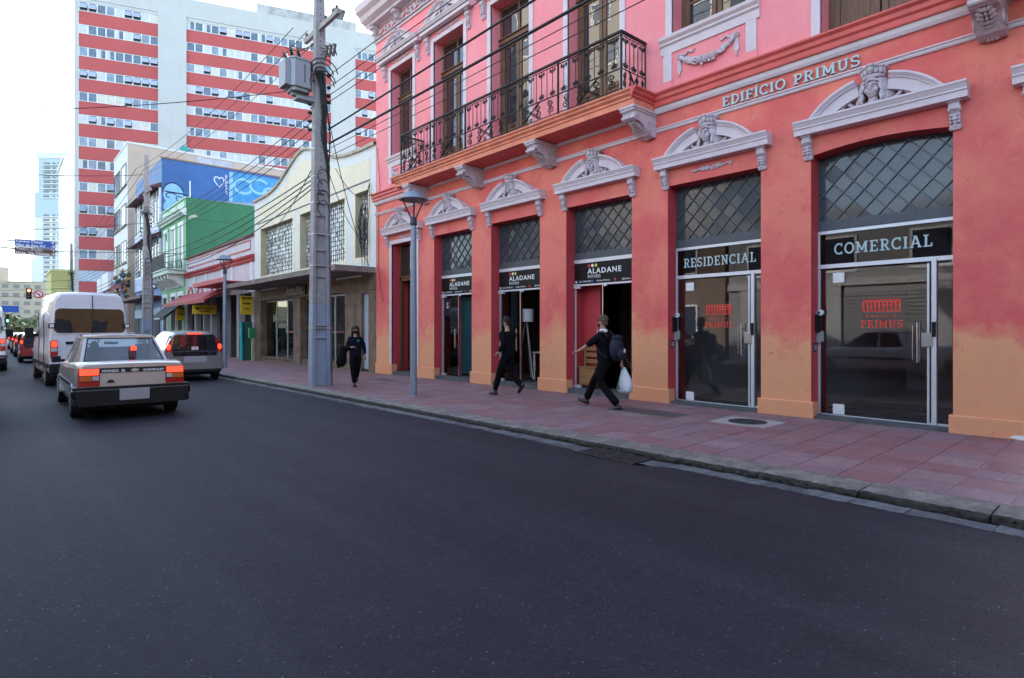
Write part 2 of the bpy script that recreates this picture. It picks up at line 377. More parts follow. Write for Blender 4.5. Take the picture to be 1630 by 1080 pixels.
# stone gutter: two rows of worn slabs
M_GUT = [mat('gutter_stone_%s' % n, c, .8, var=.45, vs_=9, bmp=.8, bs=30, dirt=.75) for n, c in (('pale',(.12,.128,.14)), ('mid',(.095,.10,.115)), ('dark',(.07,.075,.085)))]
gu = MB(); gu.add([(x,y,gz(y)-.004) for y in yy for x in (5.92,6.42)], [(2*i,2*i+1,2*i+3,2*i+2) for i in range(len(yy)-1)])
gut = part('gutter', gu, mat('gutter_mortar', (.085,.088,.10), .85, var=.35, vs_=6, bmp=.5, bs=50, dirt=.5), kind='structure')
gvar = []
for k in range(10):
    L = RND.uniform(.32,.62); b = MB(); n = 5
    top = [(x, -L/2+L*i/n + RND.uniform(-.012,.012), RND.uniform(.002,.012)) for i in range(n+1) for x in (-.108+RND.uniform(-.008,.012), .108+RND.uniform(-.012,.008))]
    b.add(top, [(2*i,2*i+1,2*i+3,2*i+2) for i in range(n)])
    ed = [2*i for i in range(n+1)][::-1] + [2*i+1 for i in range(n+1)]
    lo = [(top[i][0], top[i][1], -.02) for i in ed]; N = len(ed)
    b.add([top[i] for i in ed]+lo, [(i, i+N, (i+1)%N+N, (i+1)%N) for i in range(N)])
    gvar.append((L, b.mesh('gutter_stone', M_GUT[RND.choice([0,0,1,1,2])])))
for col, xx in enumerate((6.105,)):
    y = -1.2 - .2*col
    while y < 21:
        L, me = RND.choice(gvar)
        if not (4.1 < y+L/2 < 5.5):
            part('gutter_stone', me, None, gut, (xx, y+L/2, gz(y)+.001))
        y += L+.012
# kerb
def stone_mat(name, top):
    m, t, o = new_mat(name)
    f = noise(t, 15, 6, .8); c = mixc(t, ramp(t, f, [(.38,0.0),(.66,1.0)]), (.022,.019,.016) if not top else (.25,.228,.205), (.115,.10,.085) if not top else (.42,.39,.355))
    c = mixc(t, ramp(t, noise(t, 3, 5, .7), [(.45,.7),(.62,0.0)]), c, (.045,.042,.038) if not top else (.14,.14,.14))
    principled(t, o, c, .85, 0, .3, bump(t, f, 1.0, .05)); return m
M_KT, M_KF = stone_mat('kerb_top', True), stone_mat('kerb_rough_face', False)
ke = MB(); ke.add([(x,y,z+gz(y)) for y in yy for x,z in ((6.29,-.05),(6.29,.055),(6.70,.055))], [f for i in range(len(yy)-1) for f in ((3*i,3*i+1,3*i+4,3*i+3),(3*i+1,3*i+2,3*i+5,3*i+4))])
kerb = part('kerb', ke, M_KF, kind='structure')
kvar = []
for k in range(6):
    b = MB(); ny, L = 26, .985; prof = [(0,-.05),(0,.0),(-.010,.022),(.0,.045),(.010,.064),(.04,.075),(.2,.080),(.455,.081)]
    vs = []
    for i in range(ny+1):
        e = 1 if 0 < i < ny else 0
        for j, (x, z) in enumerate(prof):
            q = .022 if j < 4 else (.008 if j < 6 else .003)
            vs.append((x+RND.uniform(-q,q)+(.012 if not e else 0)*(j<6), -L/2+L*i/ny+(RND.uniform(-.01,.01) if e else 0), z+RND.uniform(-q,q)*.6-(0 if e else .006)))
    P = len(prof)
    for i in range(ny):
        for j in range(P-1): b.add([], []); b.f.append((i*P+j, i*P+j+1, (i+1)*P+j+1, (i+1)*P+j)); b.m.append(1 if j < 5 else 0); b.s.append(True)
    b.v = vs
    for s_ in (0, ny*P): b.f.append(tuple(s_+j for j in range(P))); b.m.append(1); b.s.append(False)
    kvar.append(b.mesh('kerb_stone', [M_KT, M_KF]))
for i in range(-3, 62):
    part('kerb_stone', RND.choice(kvar), None, kerb, (6.22+RND.uniform(-.008,.008), i+.52, gz(i+.5)))
# pavement: pink paving tiles
def tile_mat(name, a, b_):
    m, t, o = new_mat(name)
    c = mixc(t, ramp(t, noise(t, 1.6, 6, .65), [(.35,0.0),(.65,1.0)]), a, b_)
    c = mixc(t, ramp(t, noise(t, 7, 6, .7), [(.48,0.0),(.68,.55)]), c, tuple(x*.62 for x in a))
    c = mixc(t, ramp(t, noise(t, 90, 3, .8), [(.35,.35),(.55,0.0)]), c, (.10,.07,.08))
    c = mixc(t, ramp(t, noise(t, 2.3, 3, .6, st=(.6,4.2,1)), [(.64,0.0),(.70,.5)]), c, (.34,.25,.26))
    c = mixc(t, ramp(t, noise(t, 17, 2, .5), [(.73,0.0),(.76,.7)]), c, (.07,.055,.06))
    principled(t, o, c, .7, 0, .35, bump(t, noise(t, 70, 5, .7), .35, .01)); return m
M_TILE = [tile_mat('paving_pink', (.225,.12,.132), (.28,.155,.17)), tile_mat('paving_mauve', (.215,.135,.155), (.27,.175,.20)), tile_mat('paving_red', (.215,.108,.118), (.26,.138,.15)), tile_mat('paving_worn', (.24,.155,.165), (.29,.195,.21))]
PX, PY, X0 = .46, .477, 6.685
sw = MB(); y2 = [-14+i*2.0 for i in range(92)]
sw.add([(x,y,pz(x,y)-.008) for y in y2 for x in (6.66,10.6)], [(2*i,2*i+1,2*i+3,2*i+2) for i in range(len(y2)-1)])
pave = part('pavement', sw, mat('paving_joint', (.40,.29,.28), .9, var=.45, vs_=5, bmp=.3, bs=60), kind='structure')
def tile_mesh(k):
    b = MB(); hx, hy, e = PX/2-.006, PY/2-.006, .007
    o_ = [(-hx,-hy),(hx,-hy),(hx,hy),(-hx,hy)]; i_ = [(-hx+e,-hy+e),(hx-e,-hy+e),(hx-e,hy-e),(-hx+e,hy-e)]
    v = [(x,y,-.02) for x,y in o_] + [(x,y,-.004) for x,y in o_] + [(x,y,0) for x,y in i_]
    fs = [(8,9,10,11)] + [(4+j,4+(j+1)%4,8+(j+1)%4,8+j) for j in range(4)] + [(j,(j+1)%4,4+(j+1)%4,4+j) for j in range(4)]
    return b.add(v, fs)
tvar = [tile_mesh(0).mesh('paving_tile', m) for m in M_TILE]
row0 = -4
for j in range(row0, 32):
    for i in range(8):
        y = j*PY + .24
        part('paving_tile', tvar[RND.choices([0,1,2,3],[5,5,2,2])[0]], None, pave, (X0+PX*(i+.5), y, pz(X0+PX*(i+.5),y)+.002+RND.uniform(-.0018,.0018)), rot=(RND.uniform(-.003,.003)-.0065, RND.uniform(-.003,.003)-.0135, 0))
far = MB(); T0 = tile_mesh(0)
for j in range(32, 250):
    for i in range(8):
        y = j*PY+.24; cx = X0+PX*(i+.5); z = pz(cx,y)+.002+RND.uniform(-.0015,.0015)
        far.add([(a+cx, b_+y, c+z) for a,b_,c in T0.v], T0.f, RND.choices([0,1,2,3],[5,5,2,2])[0])
part('distant_paving_tiles', far, M_TILE, pave, kind='stuff')
# opposite pavement
op = MB(); op.add([(x,y,z+gz(y)) for y in y2 for x,z in ((-3.2,-.05),(-3.2,.13),(-7,.13))], [f for i in range(len(y2)-1) for f in ((3*i,3*i+3,3*i+4,3*i+1),(3*i+1,3*i+4,3*i+5,3*i+2))])
part('opposite_pavement', op, mat('opposite_paving', (.22,.20,.19), .85, var=.2), kind='structure')

# manhole cover in a cement square
M_CAST = mat('cast_iron', (.035,.034,.038), .6, .4, var=.3, vs_=14, bmp=.4, bs=50)
mh = thing('manhole_cover', 'round dark iron manhole cover in a pale cement square on the pink pavement', 'manhole cover', (9.27,4.65,pz(9.27,4.65)+.002))
b = MB(); b.box(-.40,.40,-.46,.46,-.02,.007); part('cement_surround', b, mat('cement', (.34,.32,.31), .85, var=.2, vs_=6, bmp=.3), mh, mh.location)
b = MB(); b.lathe([(.30,-.01),(.30,.0125),(.285,.0145),(.27,.0115),(0.001,.0115)], n=32)
for k in range(8):
    a = k*pi/4; b.obox((.05*math.cos(a),.05*math.sin(a),.012),(.25*math.cos(a),.25*math.sin(a),.012),.018,.006)
for rr in (.11,.19): b.tube([(rr*math.cos(q*pi/12),rr*math.sin(q*pi/12),.012) for q in range(24)], .008, 4, closed=True)
part('cover', b, M_CAST, mh, mh.location)
def plate(name, label, x0, x1, y0, y1):
    p = thing(name, label, 'access plate', ((x0+x1)/2,(y0+y1)/2,pz((x0+x1)/2,(y0+y1)/2)+.006)); c = p.location
    b = MB(); b.box(x0-c.x,x1-c.x,y0-c.y,y1-c.y,-.01,.004); part('plate', b, mat('dark_plate', (.085,.075,.08), .7, .1, var=.2, vs_=6, bmp=.3), p, c)
    b = MB(); X0_,X1_,Y0_,Y1_ = x0-c.x-.03,x1-c.x+.03,y0-c.y-.03,y1-c.y+.03
    for q in ((X0_,x0-c.x,Y0_,Y1_),(x1-c.x,X1_,Y0_,Y1_),(x0-c.x,x1-c.x,Y0_,y0-c.y),(x0-c.x,x1-c.x,y1-c.y,Y1_)): b.box(*q,-.01,.002)
    part('rim', b, mat('plate_rim', (.20,.17,.17), .8), p, c)
plate('access_plate', 'long dark utility plate set in the pavement before the RESIDENCIAL door', 8.78, 9.34, 5.75, 7.1)
plate('access_plate', 'small dark utility plate set in the pavement by the narrow end doorway', 8.92, 9.32, 16.0, 16.85)
dg = thing('drain_grate', 'rusty iron storm drain grate with parallel bars in the gutter', 'drain grate', (5.99,4.83,gz(4.83)+.004))
c = dg.location; b = MB()
b.box(-.19,.19,-.46,.46,-.06,.004); part('pit', b, mat('drain_black', (.006,.006,.006), .9), dg, c)
b = MB()
for k in range(6): x = -.15+k*.06; b.box(x-.011,x+.011,-.44,.44,.0045,.016)
for y in (-.45,0,.45): b.box(-.19,.19,y-.016,y+.016,.0048,.013)
for x in (-.195,.195): b.box(x-.014,x+.014,-.47,.47,.0046,.015)
part('bars', b, mat('worn_iron', (.05,.045,.048), .65, .4, var=.4, vs_=12, bmp=.3), dg, c)
# ================================================================== PINK CORNER BUILDING
WX = 10.4
pk = thing('pink_building', 'long pink and coral two storey building with lilac white ornaments and a black iron balcony', 'building', (16, 8.5, 0))
OPC = [3.11, 5.945, 8.82, 11.70, 14.55, 17.37]      # nearest first: shop openings
OPW = [.985, .98, .98, .98, .98, .80]
EXTRA = [0.25, -2.6, -5.45]
cs = sorted(OPC+EXTRA); hw = {c: OPW[OPC.index(c)] if c in OPC else .98 for c in cs}
YL, YR = 19.3, -7.0; LZ, XB = 4.56, 11.05
def arch_poly(yc, w_, z0, rise, zt, n=10):
    return [(yc-w_, zt)] + [(yc-w_, z0)] + [(yc-w_+2*w_*i/n, z0+rise*math.sin(pi*i/n)) for i in range(1, n)] + [(yc+w_, z0)] + [(yc+w_, zt)]
b = MB(); edges = [YR] + [v for c in cs for v in (c-hw[c], c+hw[c])] + [YL]
for k in range(0, len(edges), 2):
    y0, y1 = edges[k], edges[k+1]
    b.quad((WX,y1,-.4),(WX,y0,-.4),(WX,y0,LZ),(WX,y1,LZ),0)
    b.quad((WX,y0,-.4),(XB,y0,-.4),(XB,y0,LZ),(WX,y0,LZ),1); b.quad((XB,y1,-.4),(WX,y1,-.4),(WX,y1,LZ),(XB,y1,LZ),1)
for c in cs:
    h = hw[c]; rise = .085 if c in (OPC[0],) else .0
    P = arch_poly(c, h, LZ, rise, 4.75)
    b.add([(WX,y,z) for y,z in P], [tuple(range(len(P)))[::-1]], 0)
    Q = P[1:-1]
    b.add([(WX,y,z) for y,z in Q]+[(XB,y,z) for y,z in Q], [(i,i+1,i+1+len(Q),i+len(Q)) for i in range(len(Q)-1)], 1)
for k in range(0, len(edges), 2): b.quad((WX,edges[k+1],LZ),(WX,edges[k],LZ),(WX,edges[k],4.75),(WX,edges[k+1],4.75),0)
b.quad((WX,YL,4.75),(WX,YR,4.75),(WX,YR,6.25),(WX,YL,6.25),0)
b.quad((WX,YL,-.4),(WX,YL,6.25),(XB,YL,6.25),(XB,YL,-.4),0)
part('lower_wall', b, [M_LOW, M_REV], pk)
# upper wall with window openings
UPC = [17.5, 14.75, 11.9, 8.95, 6.03, 3.15, .3, -2.6, -5.4]; UW, UZ = .79, 10.68
uw = {c: .72 if c == 17.5 else UW for c in UPC}; sill = {c: 7.52 if c in (17.5, 6.03) else 6.5 for c in UPC}
b = MB(); us = sorted(UPC); e2 = [YR] + [v for c in us for v in (c-uw[c], c+uw[c])] + [YL]
for k in range(0, len(e2), 2):
    y0, y1 = e2[k], e2[k+1]
    b.quad((WX,y1,6.25),(WX,y0,6.25),(WX,y0,UZ),(WX,y1,UZ))
for c in us:
    y0, y1, z0 = c-uw[c], c+uw[c], sill[c]
    b.quad((WX,y0,z0),(XB,y0,z0),(XB,y0,UZ),(WX,y0,UZ),0); b.quad((XB,y1,z0),(WX,y1,z0),(WX,y1,UZ),(XB,y1,UZ),0)
    b.quad((WX,y1,UZ),(WX,y0,UZ),(XB,y0,UZ),(XB,y1,UZ),0); b.quad((WX,y0,z0),(WX,y1,z0),(XB,y1,z0),(XB,y0,z0),0)
    b.quad((WX,y1,6.25),(WX,y0,6.25),(WX,y0,z0),(WX,y1,z0))
b.quad((WX,YL,UZ),(WX,YR,UZ),(WX,YR,13.2),(WX,YL,13.2)); b.quad((WX,YL,6.25),(WX,YL,13.2),(26,YL,13.2),(26,YL,6.25)); b.quad((WX,YR,-.4),(26,YR,-.4),(26,YR,13.2),(WX,YR,13.2))
part('upper_wall', b, M_UP, pk)
b = MB(); b.box(WX+.7,26,YR+.05,YL-.05,12.9,13.15); part('roof', b, mat('roof_grey', (.2,.19,.18), .9), pk)
# plinths, one per pier
for k in range(0, len(edges), 2):
    y0, y1 = edges[k], edges[k+1]; ln = .045
    b = MB(); a0 = y0-(ln if k else 0); a1 = y1+(ln if k < len(edges)-2 else 0)
    zb = gz(y1)+.05
    b.prism([(WX-.04,zb-.3),(WX-.04,.36),(WX-.028,.375),(WX+.18,.375),(WX+.18,zb-.3)], 'y', a0, a1)
    part('plinth', b, M_LOW, pk, bevel=.006)
# mouldings
def mould(name, prof, y0, y1, m, parent=pk, x=WX, z=0, **kw):
    b = MB(); b.prism([(x-o_, z+h) for o_, h in prof], 'y', y0, y1); return part(name, b, m, parent, **kw)
mould('string_course', [(-.02,0),(.03,0),(.045,.02),(.045,.05),(.07,.06),(.07,.08),(-.02,.08)], YR, YL+.02, M_TRIM, z=5.72)
mould('grey_band', [(-.02,0),(.05,0),(.08,.05),(.09,.12),(-.02,.12)], YR, YL+.03, M_TRIM, z=6.10)
mould('red_moulding', [(-.02,0),(.12,0),(.13,.02),(.13,.10),(.17,.13),(.17,.20),(.22,.24),(.22,.27),(-.02,.31)], YR, YL+.06, M_RED, z=6.222)
mould('frieze_moulding', [(-.02,0),(.05,0),(.06,.05),(.10,.07),(.10,.12),(.05,.15),(-.02,.15)], YR, YL+.03, M_TRIM, z=11.98)
mould('roof_cornice', [(-.02,0),(.30,0),(.32,.08),(.50,.16),(.55,.30),(.70,.40),(.74,.62),(-.02,.62)], YR, YL+.25, M_TRIM, z=12.55)
mould('frieze_band', [(-.02,0),(.04,0),(.04,.06),(-.02,.06)], YR, YL+.02, M_TRIM, z=12.49)
# raised lettering on the wall, one mesh per letter
lt, tw = slab_letters('EDIFÍCIO PRIMUS', .178, .035, gap=.085, sx=1.0)
k_ = 2.37/tw
for ch, mb, x in lt:
    mb.map(lambda a, c, d: (WX-.032-d, 5.69-(a+x)*k_, 5.832+c)); part('letter', mb, [M_LET], pk)
# ---- pediments
def pediment_meshes(half, rise, arc_half, proj, zt):
    c_ = MB(); c_.prism([(.02,0),(-proj*.72,0),(-proj*.74,.095),(-proj*.82,.10),(-proj*.82,.125),(-proj*.96,.19),(-proj,.195),(-proj,.225),(.02,.225)], 'y', -half, half)
    R_ = (arc_half**2+rise**2)/(2*rise); zc = .225+rise-R_; out_ = []
    prof = [(R_,0),(R_,-proj*.95),(R_-.03,-proj*.95),(R_-.075,-proj*.78),(R_-.085,-proj*.78),(R_-.09,-proj*.66),(R_-.25,-proj*.62),(R_-.25,0)]
    aE = math.asin(arc_half/R_); aI = math.asin(.24/R_)
    for sgn in (-1, 1):
        n = 12; vs = []; a_ = MB()
        for i in range(n+1):
            a = sgn*(aE+(aI-aE)*i/n)
            for rr, ox in prof:
                z = zc+rr*math.cos(a); vs.append((ox, rr*math.sin(a), max(z, .226)))
        P = len(prof)
        a_.add(vs, [(i*P+j, i*P+(j+1)%P, (i+1)*P+(j+1)%P, (i+1)*P+j) for i in range(n) for j in range(P)], 0, False)
        a_.add(vs[-P:], [tuple(range(P))], 0); a_.add(vs[:P], [tuple(range(P))[::-1]], 0); out_.append(a_)
    return c_, out_
def curl(cx, cz, r, turns, a0, x, th, sgn=1, n=22, grow=.12):
    return [(x, cx+sgn*(r*(1-i/n*(1-grow)))*math.cos(a0+2*pi*turns*i/n), cz+(r*(1-i/n*(1-grow)))*math.sin(a0+2*pi*turns*i/n)) for i in range(n+1)]
def bust_mesh(s=1.0):
    b = MB(); x = -.17
    b.ball((x+.02,0,.475), (.115,.112,.155), 16, 12)                              # skull
    b.ball((x-.03,0,.40), (.085,.082,.085), 12, 8); b.ball((x-.05,0,.355), (.05,.05,.045), 10, 7)   # jaw, chin
    b.tube([(x-.105,0,.505),(x-.148,0,.432),(x-.125,0,.418)], [.014,.026,.018], 6)    # nose
    b.ball((x-.108,0,.388), (.018,.038,.011), 8, 5); b.ball((x-.105,0,.370), (.017,.031,.012), 8, 5)  # lips
    for sg in (-1,1):
        b.tube([(x-.10,sg*.018,.513),(x-.106,sg*.052,.522),(x-.075,sg*.09,.50)], [.010,.014,.008], 5)   # brow
        b.ball((x-.088,sg*.045,.478), (.018,.026,.014), 8, 6); b.ball((x-.07,sg*.058,.425), (.042,.042,.045), 8, 6)   # eye, cheek
        for q in range(6):                                                       # wavy locks framing the face
            y0 = .10+.020*q; xq = x-.055+.034*q
            pts = [(xq+.012*math.sin(i*1.6+q), sg*(y0+.035*math.sin(i/8*pi)+.014*math.sin(i*1.9+q*.8)+(.02 if i > 5 else 0)), .585-.043*i) for i in range(9)]
            b.tube(pts, [.024,.030,.032,.030,.032,.030,.032,.028,.014], 6)
        b.tube([(x-.03,sg*.16,.27),(x-.02,sg*.205,.25),(x-.01,sg*.22,.285),(x-.01,sg*.19,.30)], .020, 5)
        for q in range(4): b.ball((x-.085+.012*q, sg*(.018+.032*q), .588-.012*q), (.032,.024,.030), 6, 5, rot=(sg*.4*q,0,0))
    b.tube([(x+.02,0,.40),(x+.01,0,.30),(x+.05,0,.235)], [.062,.066,.10], 10)
    b.ball((x+.07,0,.25), (.11,.19,.05), 12, 6)
    b.lathe([(.135,0),(.155,.014),(.158,.05),(.14,.065)], (x+.045,0,.605), 18)       # crown band
    b.lathe([(.13,0),(.145,.06),(.12,.13),(.05,.17)], (x+.045,0,.66), 14)
    for q in range(9):                                                           # upright crown leaves
        a = -pi*.62+pi*1.24*q/8; cx, cy = x+.045-.15*math.cos(a), .15*math.sin(a)
        b.ball((cx, cy, .72), (.026,.040,.062), 7, 6, rot=(0,0,-a)); b.ball((cx-.022*math.cos(a), cy+.022*math.sin(a), .775), (.034,.036,.026), 6, 5)
        b.ball((cx-.012*math.cos(a), cy, .68), (.020,.026,.02), 6, 4)
    b.ball((x-.12,0,.735), (.03,.05,.05), 8, 6); b.ball((x-.135,0,.79), (.036,.06,.028), 8, 5); b.ball((x-.03,0,.82), (.05,.07,.03), 8, 5)
    return b
def scroll_mesh():
    rr = random.Random(5); out_ = []
    for sg in (-1,1):
        b = MB()
        U = [(-.10, sg*(.14+.26*(1-math.cos(i*pi/10))/2), .395-.15*math.sin(i*pi/10)+(.10*(i/10)**2)) for i in range(11)]
        b.tube(U, [.03]*9+[.026,.02], 6)
        b.tube([(-.10, sg*.40, .47),(-.09, sg*.385,.51),(-.08, sg*.42,.53)], .018, 5)
        b.ball((-.07, sg*.47, .33), (.05,.055,.055), 8, 6)
        for k in range(6): a = k*pi/3; b.ball((-.10, sg*.47+.045*math.cos(a), .33+.045*math.sin(a)), (.03,.026,.026), 6, 4)
        for k in range(9): y = .52+.035*k; b.ball((-.055+rr.uniform(-.01,.01), sg*y, .265+.10*(1-k/9)*rr.random()), (.035,.035,.03), 6, 4, rot=(rr.random()*3,0,0))
        for k in range(5): b.ball((-.06, sg*(.40+.03*k), .26), (.04,.035,.03), 6, 4)
        out_.append(b)
    return out_
def corbel_mesh():
    b = MB(); b.prism([(.02,-.38),(-.045,-.38),(-.06,-.34),(-.045,-.30),(-.05,-.22),(-.09,-.14),(-.135,-.10),(-.14,-.05),(-.12,0),(.02,0)], 'y', -.065, .065)
    for z, x in ((-.10,-.125),(-.345,-.05)):
        for s_ in (-1,1): b.lathe([(.04,-.012),(.045,0),(.02,.014)] if z > -.2 else [(.025,-.012),(.028,0),(.012,.012)], (x+.025, s_*.066, z), 10, axis='y')
    for k in range(6): b.ball((-.06-.012*abs(k-2.6)*-1-.02, 0, -.32+.045*k), (.03,.045-.003*abs(k-3),.03), 6, 4)
    for s_ in (-1,1):
        for k in range(5): b.ball((-.075, s_*.05, -.28+.05*k), (.03,.02,.026), 6, 4)
    b.box(-.15,.02,-.085,.085,0,.022); return b
def frieze_orn_mesh(w_, seed=1):
    b = MB(); rr = random.Random(seed)
    for k in range(34): y = rr.uniform(-w_, w_); b.ball((-.012, y, rr.uniform(-.045,.045)*(1-abs(y)/w_*.8)), (.022, rr.uniform(.025,.05), rr.uniform(.015,.028)), 6, 4, rot=(rr.uniform(-.6,.6),0,0))
    b.tube([(-.015, -w_+2*w_*i/12, .02*math.sin(i*pi/2)) for i in range(13)], .017, 5)
    for s_ in (-1,1): b.tube(curl(s_*w_*.35, 0, .05, 1.3, 0, -.015, 0, s_), .012, 5)
    return b
cm_, am_ = pediment_meshes(1.19, .45, .93, .27, 0)
PM = [cm_.mesh('pediment', M_TRIM), [q.mesh('arch', M_TRIM) for q in am_], bust_mesh().mesh('bust', M_STUC), [q.mesh('scroll', M_STUC) for q in scroll_mesh()], corbel_mesh().mesh('corbel', M_STUC), frieze_orn_mesh(.42).mesh('relief', M_STUC)]
for c in cs:
    p = part('pediment', PM[0], None, pk, (WX,c,4.895))
    for nm, me in (('arch',PM[1][0]),('arch',PM[1][1]),('bust',PM[2]),('scroll',PM[3][0]),('scroll',PM[3][1])): part(nm, me, None, p, (WX,c,4.895))
    for s_ in (-1,1): part('corbel', PM[4], None, p, (WX,c+s_*1.02,4.873))
    if c in (OPC[1], OPC[5]): part('relief', PM[5], None, p, (WX,c,4.76))
c2_, a2_ = pediment_meshes(1.30, .52, .98, .30, 0); UM = [c2_.mesh('pediment', M_TRIM), [q.mesh('arch', M_TRIM) for q in a2_]]
# white surround of the narrow end doorway
b = MB(); c = OPC[5]; h = .80
for s_ in (-1,1): b.box(WX-.025, WX+.05, *sorted((c+s_*h, c+s_*(h+.14))), .375, 4.70)
b.box(WX-.027, WX+.05, c-h, c+h, 4.562, 4.70); part('door_surround', b, M_TRIM, pk, bevel=.008)
# ---- leaded fanlight over each shop opening
def clip(poly, a, b_, c_):      # keep a*x+b*y<=c
    out = []
    for i in range(len(poly)):
        p, q = poly[i], poly[(i+1)%len(poly)]; dp, dq = a*p[0]+b_*p[1]-c_, a*q[0]+b_*q[1]-c_
        if dp <= 0: out.append(p)
        if dp*dq < 0: t_ = dp/(dp-dq); out.append((p[0]+(q[0]-p[0])*t_, p[1]+(q[1]-p[1])*t_))
    return out
FX = 10.72
def fanlight(c, h, z0, z1, rise):
    root = part('fanlight', MB().box(FX-.02,FX+.05,c-h,c+h,z0-.165,z0), M_STEEL, pk, (0,0,0))
    dw, dh = .315, .335; planes = [(1,0,c+h-.012),(-1,0,-(c-h+.012)),(0,-1,-z0),(0,1,z1+rise+.02)]
    n = 0
    for j in range(-1, 9):
        for i in range(-1, 15):
            cy, cz = c-h+dw/2*i, z0-.05+dh/2*j
            if (i+j) % 2: continue
            P = [(cy-dw/2,cz),(cy,cz-dh/2),(cy+dw/2,cz),(cy,cz+dh/2)]
            for pl in planes: P = clip(P, *pl) if P else P
            if len(P) < 3: continue
            mx, mz = sum(p[0] for p in P)/len(P), sum(p[1] for p in P)/len(P)
            ty, tz = RND.uniform(-.02,.02), RND.uniform(-.02,.02); b = MB()
            v = [(FX+.012+ty*(y-mx)+tz*(z-mz), y, z) for y,z in P]; k = len(v)
            b.add(v+[(x+.006,y,z) for x,y,z in v], [tuple(range(k))[::-1], tuple(range(k,2*k))]+[(q,(q+1)%k,(q+1)%k+k,q+k) for q in range(k)])
            part('pane', b, P_LEAD, root); n += 1
    b = MB(); zt = z1+rise+.02
    for sg in (-1,1):
        for k in range(-16, 32):
            y0 = c-h+dw*(k+.5) if sg > 0 else c-h+dw*(k+.5)
            # line through (y0, z0-.05) with slope sg*dh/dw
            p = (y0, z0-.05); sl_ = sg*dh/dw
            ys_ = sorted([p[0]+(z0-p[1])/sl_, p[0]+(zt-p[1])/sl_]); ya, yb = max(ys_[0], c-h+.01), min(ys_[1], c+h-.01)
            if yb-ya < .03: continue
            X_ = FX-.004-(.006 if sg > 0 else 0)
            b.obox((X_,ya,p[1]+(ya-p[0])*sl_),(X_,yb,p[1]+(yb-p[0])*sl_),.014,.016,up=(1,0,0))
    part('lattice', b, M_STEEL, root)
    b = MB(); b.box(FX-.01,FX+.03,c-h,c-h+.02,z0,zt); b.box(FX-.01,FX+.03,c+h-.02,c+h,z0,zt); part('frame', b, M_STEEL, root)
for k in range(5): fanlight(OPC[k], OPW[k], 3.47, LZ, .085 if k == 0 else 0)
# ---- steps / thresholds and rooms behind the openings
for k, c in enumerate(OPC):
    h = OPW[k]; zs = gz(c)+.135; b = MB(); b.box(WX+.02, XB+.3, c-h+.01, c+h-.01, zs-.3, zs+(.035 if k < 2 else .10)); part('doorstep', b, mat('door_step_stone', (.085,.088,.095), .75, var=.25, vs_=5, bmp=.2), pk)
def room(c, h, d, wm, fm, z1=4.5, extra=.5):
    b = MB(); X0_, X1_, y0, y1, z0 = XB+.002, XB+d, c-h-extra, c+h+extra, gz(c)+.14
    b.quad((X1_,y0,z0),(X1_,y1,z0),(X1_,y1,z1),(X1_,y0,z1)); b.quad((X0_,y0,z0),(X1_,y0,z0),(X1_,y0,z1),(X0_,y0,z1)); b.quad((X1_,y1,z0),(X0_,y1,z0),(X0_,y1,z1),(X1_,y1,z1))
    b.quad((X0_,y0,z1),(X1_,y0,z1),(X1_,y1,z1),(X0_,y1,z1))
    b.quad((X0_,y1,z0),(X0_,y0,z0),(X1_,y0,z0),(X1_,y1,z0), 1)
    part('room', b, [wm, fm], pk)
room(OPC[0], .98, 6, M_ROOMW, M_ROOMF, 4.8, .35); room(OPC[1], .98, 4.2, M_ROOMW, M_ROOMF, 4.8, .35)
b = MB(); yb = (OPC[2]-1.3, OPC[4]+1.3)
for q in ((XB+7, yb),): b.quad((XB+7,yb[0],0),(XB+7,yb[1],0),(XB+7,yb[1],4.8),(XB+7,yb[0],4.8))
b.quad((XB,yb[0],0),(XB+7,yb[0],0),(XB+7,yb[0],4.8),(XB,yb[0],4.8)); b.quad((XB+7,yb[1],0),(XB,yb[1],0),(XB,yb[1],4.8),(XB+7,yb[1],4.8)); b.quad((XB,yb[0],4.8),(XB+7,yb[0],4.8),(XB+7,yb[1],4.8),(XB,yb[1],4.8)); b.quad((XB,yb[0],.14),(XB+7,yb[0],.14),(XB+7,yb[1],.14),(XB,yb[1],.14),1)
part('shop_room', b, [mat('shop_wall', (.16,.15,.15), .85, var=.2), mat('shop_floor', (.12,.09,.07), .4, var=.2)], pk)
room(OPC[5], .8, 3, M_DARK, M_DARK, 4.5, .2)
